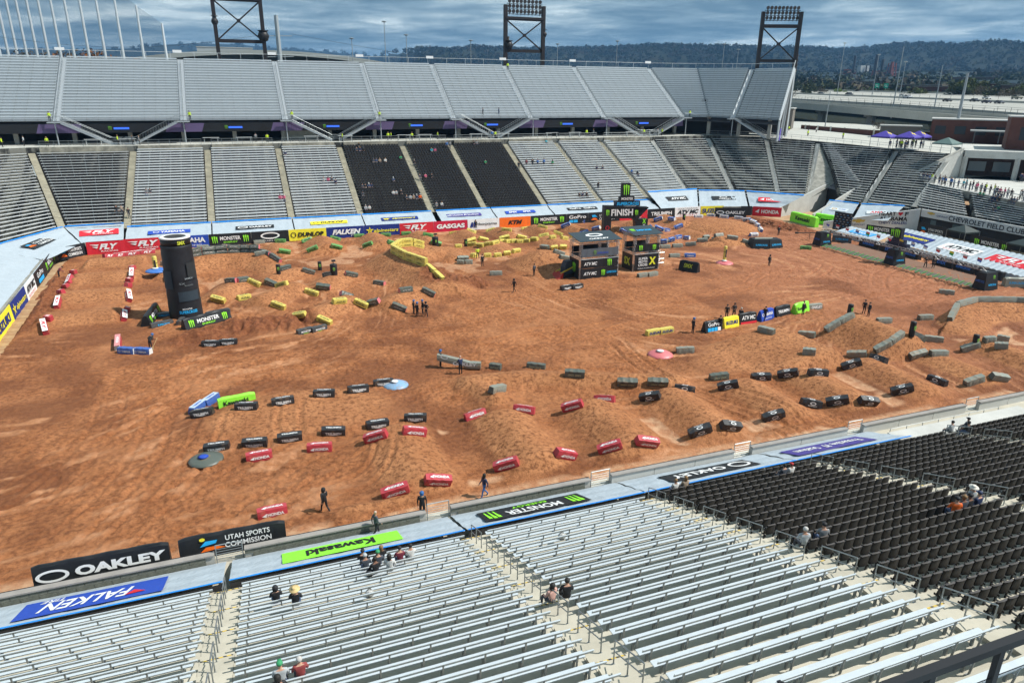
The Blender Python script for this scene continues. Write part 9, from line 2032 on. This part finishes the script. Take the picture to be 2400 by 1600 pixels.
hall('tall red brick tower block at the right edge', 157, 105.5, 12.3, 9, 8, 7.2, BRK, -50, 1); hall('dark service block left of the thick steel pole', 158.6, 139.8, 12.6, 9, 3, 3.4, paint((.10, .09, .085)), -44); hall('grey brick block below the right light tower', 150, 178, 13, 12, 8, 6.2, mat('grey_brown_wall', (.17, .15, .13), .85), -46, 1)
t = thing('plaza_wall', 'long low red brick wall at the back of the plaza', 'wall', (157.6, 173.6, 13)); O = Vector(t.location); b = MB(); Q = [(157.6, 173.6), (157.0, 147.0), (166.0, 136.8), (172, 131)]
for p, q_ in zip(Q[:-1], Q[1:]): b.bar(Vector((*p, 13.6)) - O, Vector((*q_, 13.6)) - O, .4, 1.9)
b.build('brickwork', BRK, t); b = MB()
for p, q_ in zip(Q[:-1], Q[1:]): b.bar(Vector((*p, 14.62)) - O, Vector((*q_, 14.62)) - O, .55, .12)
b.build('coping', paint((.40, .38, .34)), t)
for k in range(6): b = MB(); y = -2 - k * 5; b.box((-.3 - .02 * k, y, .8), (.35, .5, 2.0)); b.build('pale_pier', paint((.55, .55, .52)), t)
# ironworks: stacks, stoves and furnace
t = thing('ironworks', 'old red ironworks with dark chimney stacks below the ridge', 'factory', (1070, 1050, 44)); rs_ = mat('rust_red', (.20, .05, .035), .8); dk = paint((.035, .03, .035)); ps = paint((.42, .45, .47))
def cyl(nm, x, y, z0, z1, r, m, dome=False): b = MB(); b.lathe([(r, z0), (r, z1)] + ([(r * .8, z1 + r * .5), (r * .3, z1 + r * .8)] if dome else []), (x, y, 0), n=14); b.build(nm, m, t)
u = Vector((.70, -.714, 0))
for k, (s, h, r) in enumerate(((-13, 38, 2.2), (22, 40, 2.4), (33, 32, 2.2))): cyl('chimney', u.x * s, u.y * s, 0, h, r, dk)
for k in range(5): cyl('stove', u.x * (-12 + k * 4), u.y * (-12 + k * 4), 0, 9, 2.0, rs_, True)
for k in range(5): cyl('stove', u.x * (20 + k * 5), u.y * (20 + k * 5), 0, 12, 2.4, rs_, True)
for k, s in enumerate((2, 8, 14)): cyl('slim_stack', u.x * s, u.y * s, 8, 22, 1.2, dk)
b = MB(); b.box((u.x * 8, u.y * 8 + 6, 11), (22, 8, 22)); b.build('pale_shed', ps, t); b = MB(); b.box((u.x * -22, u.y * -22, 8), (10, 9, 16)); b.build('cast_house', rs_, t); b = MB(); b.box((u.x * 8, u.y * 8, 3), (70, 4, 6), rz=-.79); b.build('long_shed', rs_, t)
t = thing('furnace_tower', 'red lattice furnace tower right of the chimney stacks', 'tower', (1104, 1015, 44)); b = MB()
for sx in (-1, 1):
    for sy in (-1, 1): b.bar((sx * 6, sy * 6, 0), (sx * 4, sy * 4, 26), 1.4, 1.4)
for z in (6, 13, 20): b.box((0, 0, z), (11.5 - z * .12, 11.5 - z * .12, 1.2))
b.build('lattice', rs_, t); b = MB(); b.lathe([(4.5, 0), (5, 8), (3.2, 20), (2.6, 28)], n=14); b.build('shaft', rs_, t)
t = thing('white_silo', 'white silo building with a sloping conveyor below the ridge', 'silo', (760, 828, 24)); b = MB(); b.box((0, 0, 8), (11, 9, 16)); b.build('tower', WHITE, t); b = MB(); b.bar((5, -3, 15), (24, -12, 2), 3, 3); b.build('conveyor', WHITE, t)
t = thing('water_tank', 'small white and red tank showing over the upper deck', 'tank', (118, 330, 15)); b = MB(); b.lathe([(2.4, 0), (2.4, 12)], n=16); b.build('tank', paint((.5, .12, .09)), t); b = MB(); b.lathe([(2.45, 9.2), (2.45, 14.6), (1.4, 16.2), (.2, 16.9)], n=16); b.build('dome', WHITE, t)
t = thing('arena_roof', 'long pale curved roof rising behind the left of the upper deck', 'building', (20, 425, 14)); b = MB(); n = 24
for k in range(n):
    x0, x1 = -62 + 150 * k / n, -62 + 150 * (k + 1) / n; f_ = lambda x: 27.5 - 11 * ((x - 0) / 95) ** 2
    b.quad((x0, -6, f_(x0)), (x1, -6, f_(x1)), (x1, 60, f_(x1) - 4), (x0, 60, f_(x0) - 4)); b.quad((x0, -6, f_(x0) - 2.2), (x1, -6, f_(x1) - 2.2), (x1, -6, f_(x1)), (x0, -6, f_(x0)))
b.build('roof', mat('arena_shell', (.36, .38, .36), .7), t)
for k in range(6): b = MB(); b.box((-50 + k * 20, -3, 9), (13, 2, 18)); b.build('wall_panel', mat('arena_wall', (.26, .25, .22), .8), t)
hall('stack of pale rooftop plant on the arena roof', 0, 440, 38, 28, 6, 5, paint((.33, .35, .36)), 0)
for i, (az, Dk, w, h, m_) in enumerate(((44.2, 1300, 60, 7, ps), (45.6, 900, 46, 5, BRK2), (46.6, 1150, 60, 6, ps), (48.0, 950, 70, 6, paint((.45, .46, .44))), (49.0, 600, 34, 9, BRK2), (49.9, 560, 20, 9, BRK), (50.8, 1250, 80, 7, paint((.5, .5, .46))), (52.0, 1000, 50, 8, BRK2), (53.2, 820, 44, 8, ps), (54.4, 640, 36, 9, BRK), (55.3, 600, 30, 9, BRK2), (42.9, 1500, 50, 8, ps), (47.2, 1700, 70, 9, ps), (51.5, 1650, 80, 9, paint((.5, .48, .42))), (54.2, 1500, 60, 9, BRK2), (49.6, 1500, 60, 8, ps), (40.6, 1100, 40, 7, ps), (46.9, 560, 30, 3.2, paint((.40, .42, .42))))):
    x, y, z = polar(az, Dk); hall('%s low building from the left among the trees below the ridge' % ORD[i], x, y, z, w, 14, h, m_, -az, 5)
for i, (x, y) in enumerate(((407.6, 384.0), (411.0, 379.8))):
    t = thing('highway_sign', ('left' if i == 0 else 'right') + ' green highway sign beyond the parked masts', 'sign', (x, y, 24.5), R_(-46)); b = MB(); b.box((0, 0, 2.8), (2.7, .15, 3.0)); b.build('board', paint((.0, .36, .24)), t); b = MB(); b.tube((0, .2, -2), (0, .2, 4), .15, n=6); b.build('post', STEEL, t); b = MB(); b.box((-.3, -.1, 3.2), (1.5, .02, .35)); b.box((.2, -.1, 2.3), (1.3, .02, .35)); b.build('lettering', WHITE, t)

# balcony rail and chair in the lower right corner, roof shade painted near-black
t = thing('balcony_railing', 'dark steel balcony railing crossing the lower right corner', 'railing', (5, 3.02, 19)); dk2 = mat('roof_shaded_rail', (.018, .019, .022), .5); b = MB(); b.bar((-2.0, 0, .98), (3.0, 0, .98), .075, .075); b.build('top_bar', dk2, t)
for x in (-.09, .74): b = MB(); b.bar((x, 0, -.4), (x, 0, .95), .065, .05); b.build('post', dk2, t)
for z in (.62, .3): b = MB(); b.tube((-2, 0, z), (3, 0, z), .005, n=5); b.build('cable', dk2, t)
t = thing('balcony_chair', 'dark chair with curved arms behind the balcony railing in the corner', 'chair', (5.75, 2.55, 19.1)); b = MB()
for s in (-.05, .5): b.path([(s, -.2, .2), (s, .15, .72), (s, .2, .80), (s, .12, .86), (s, -.35, .78)], .03, n=8)
b.build('arm', dk2, t); b = MB(); b.box((.22, -.12, .38), (.5, .45, .06)); b.build('seat', paint((.03, .04, .055)), t); b = MB(); b.box((.22, -.36, .65), (.5, .05, .5)); b.build('backrest', paint((.03, .04, .055)), t)

# haze over the valley
b = MB(); b.box((2000, 3600, 205), (14000, 12400, 412)); hz_o = b.build('haze', None) if False else None
me = b.mesh('haze', []); hm = bpy.data.materials.new('valley_haze'); hm.use_nodes = True; _nt = hm.node_tree; _nt.nodes.remove(_nt.nodes['Principled BSDF']); _pv = _nt.nodes.new('ShaderNodeVolumePrincipled'); _pv.inputs['Color'].default_value = (.20, .44, .78, 1); _pv.inputs['Density'].default_value = .00012; _pv.inputs['Anisotropy'].default_value = .2
_nt.links.new(_pv.outputs[0], _nt.nodes['Material Output'].inputs['Volume']); me.materials.append(hm); tag(link('haze', me), kind='stuff')
bpy.data.scenes.remove(BENCHTOP)
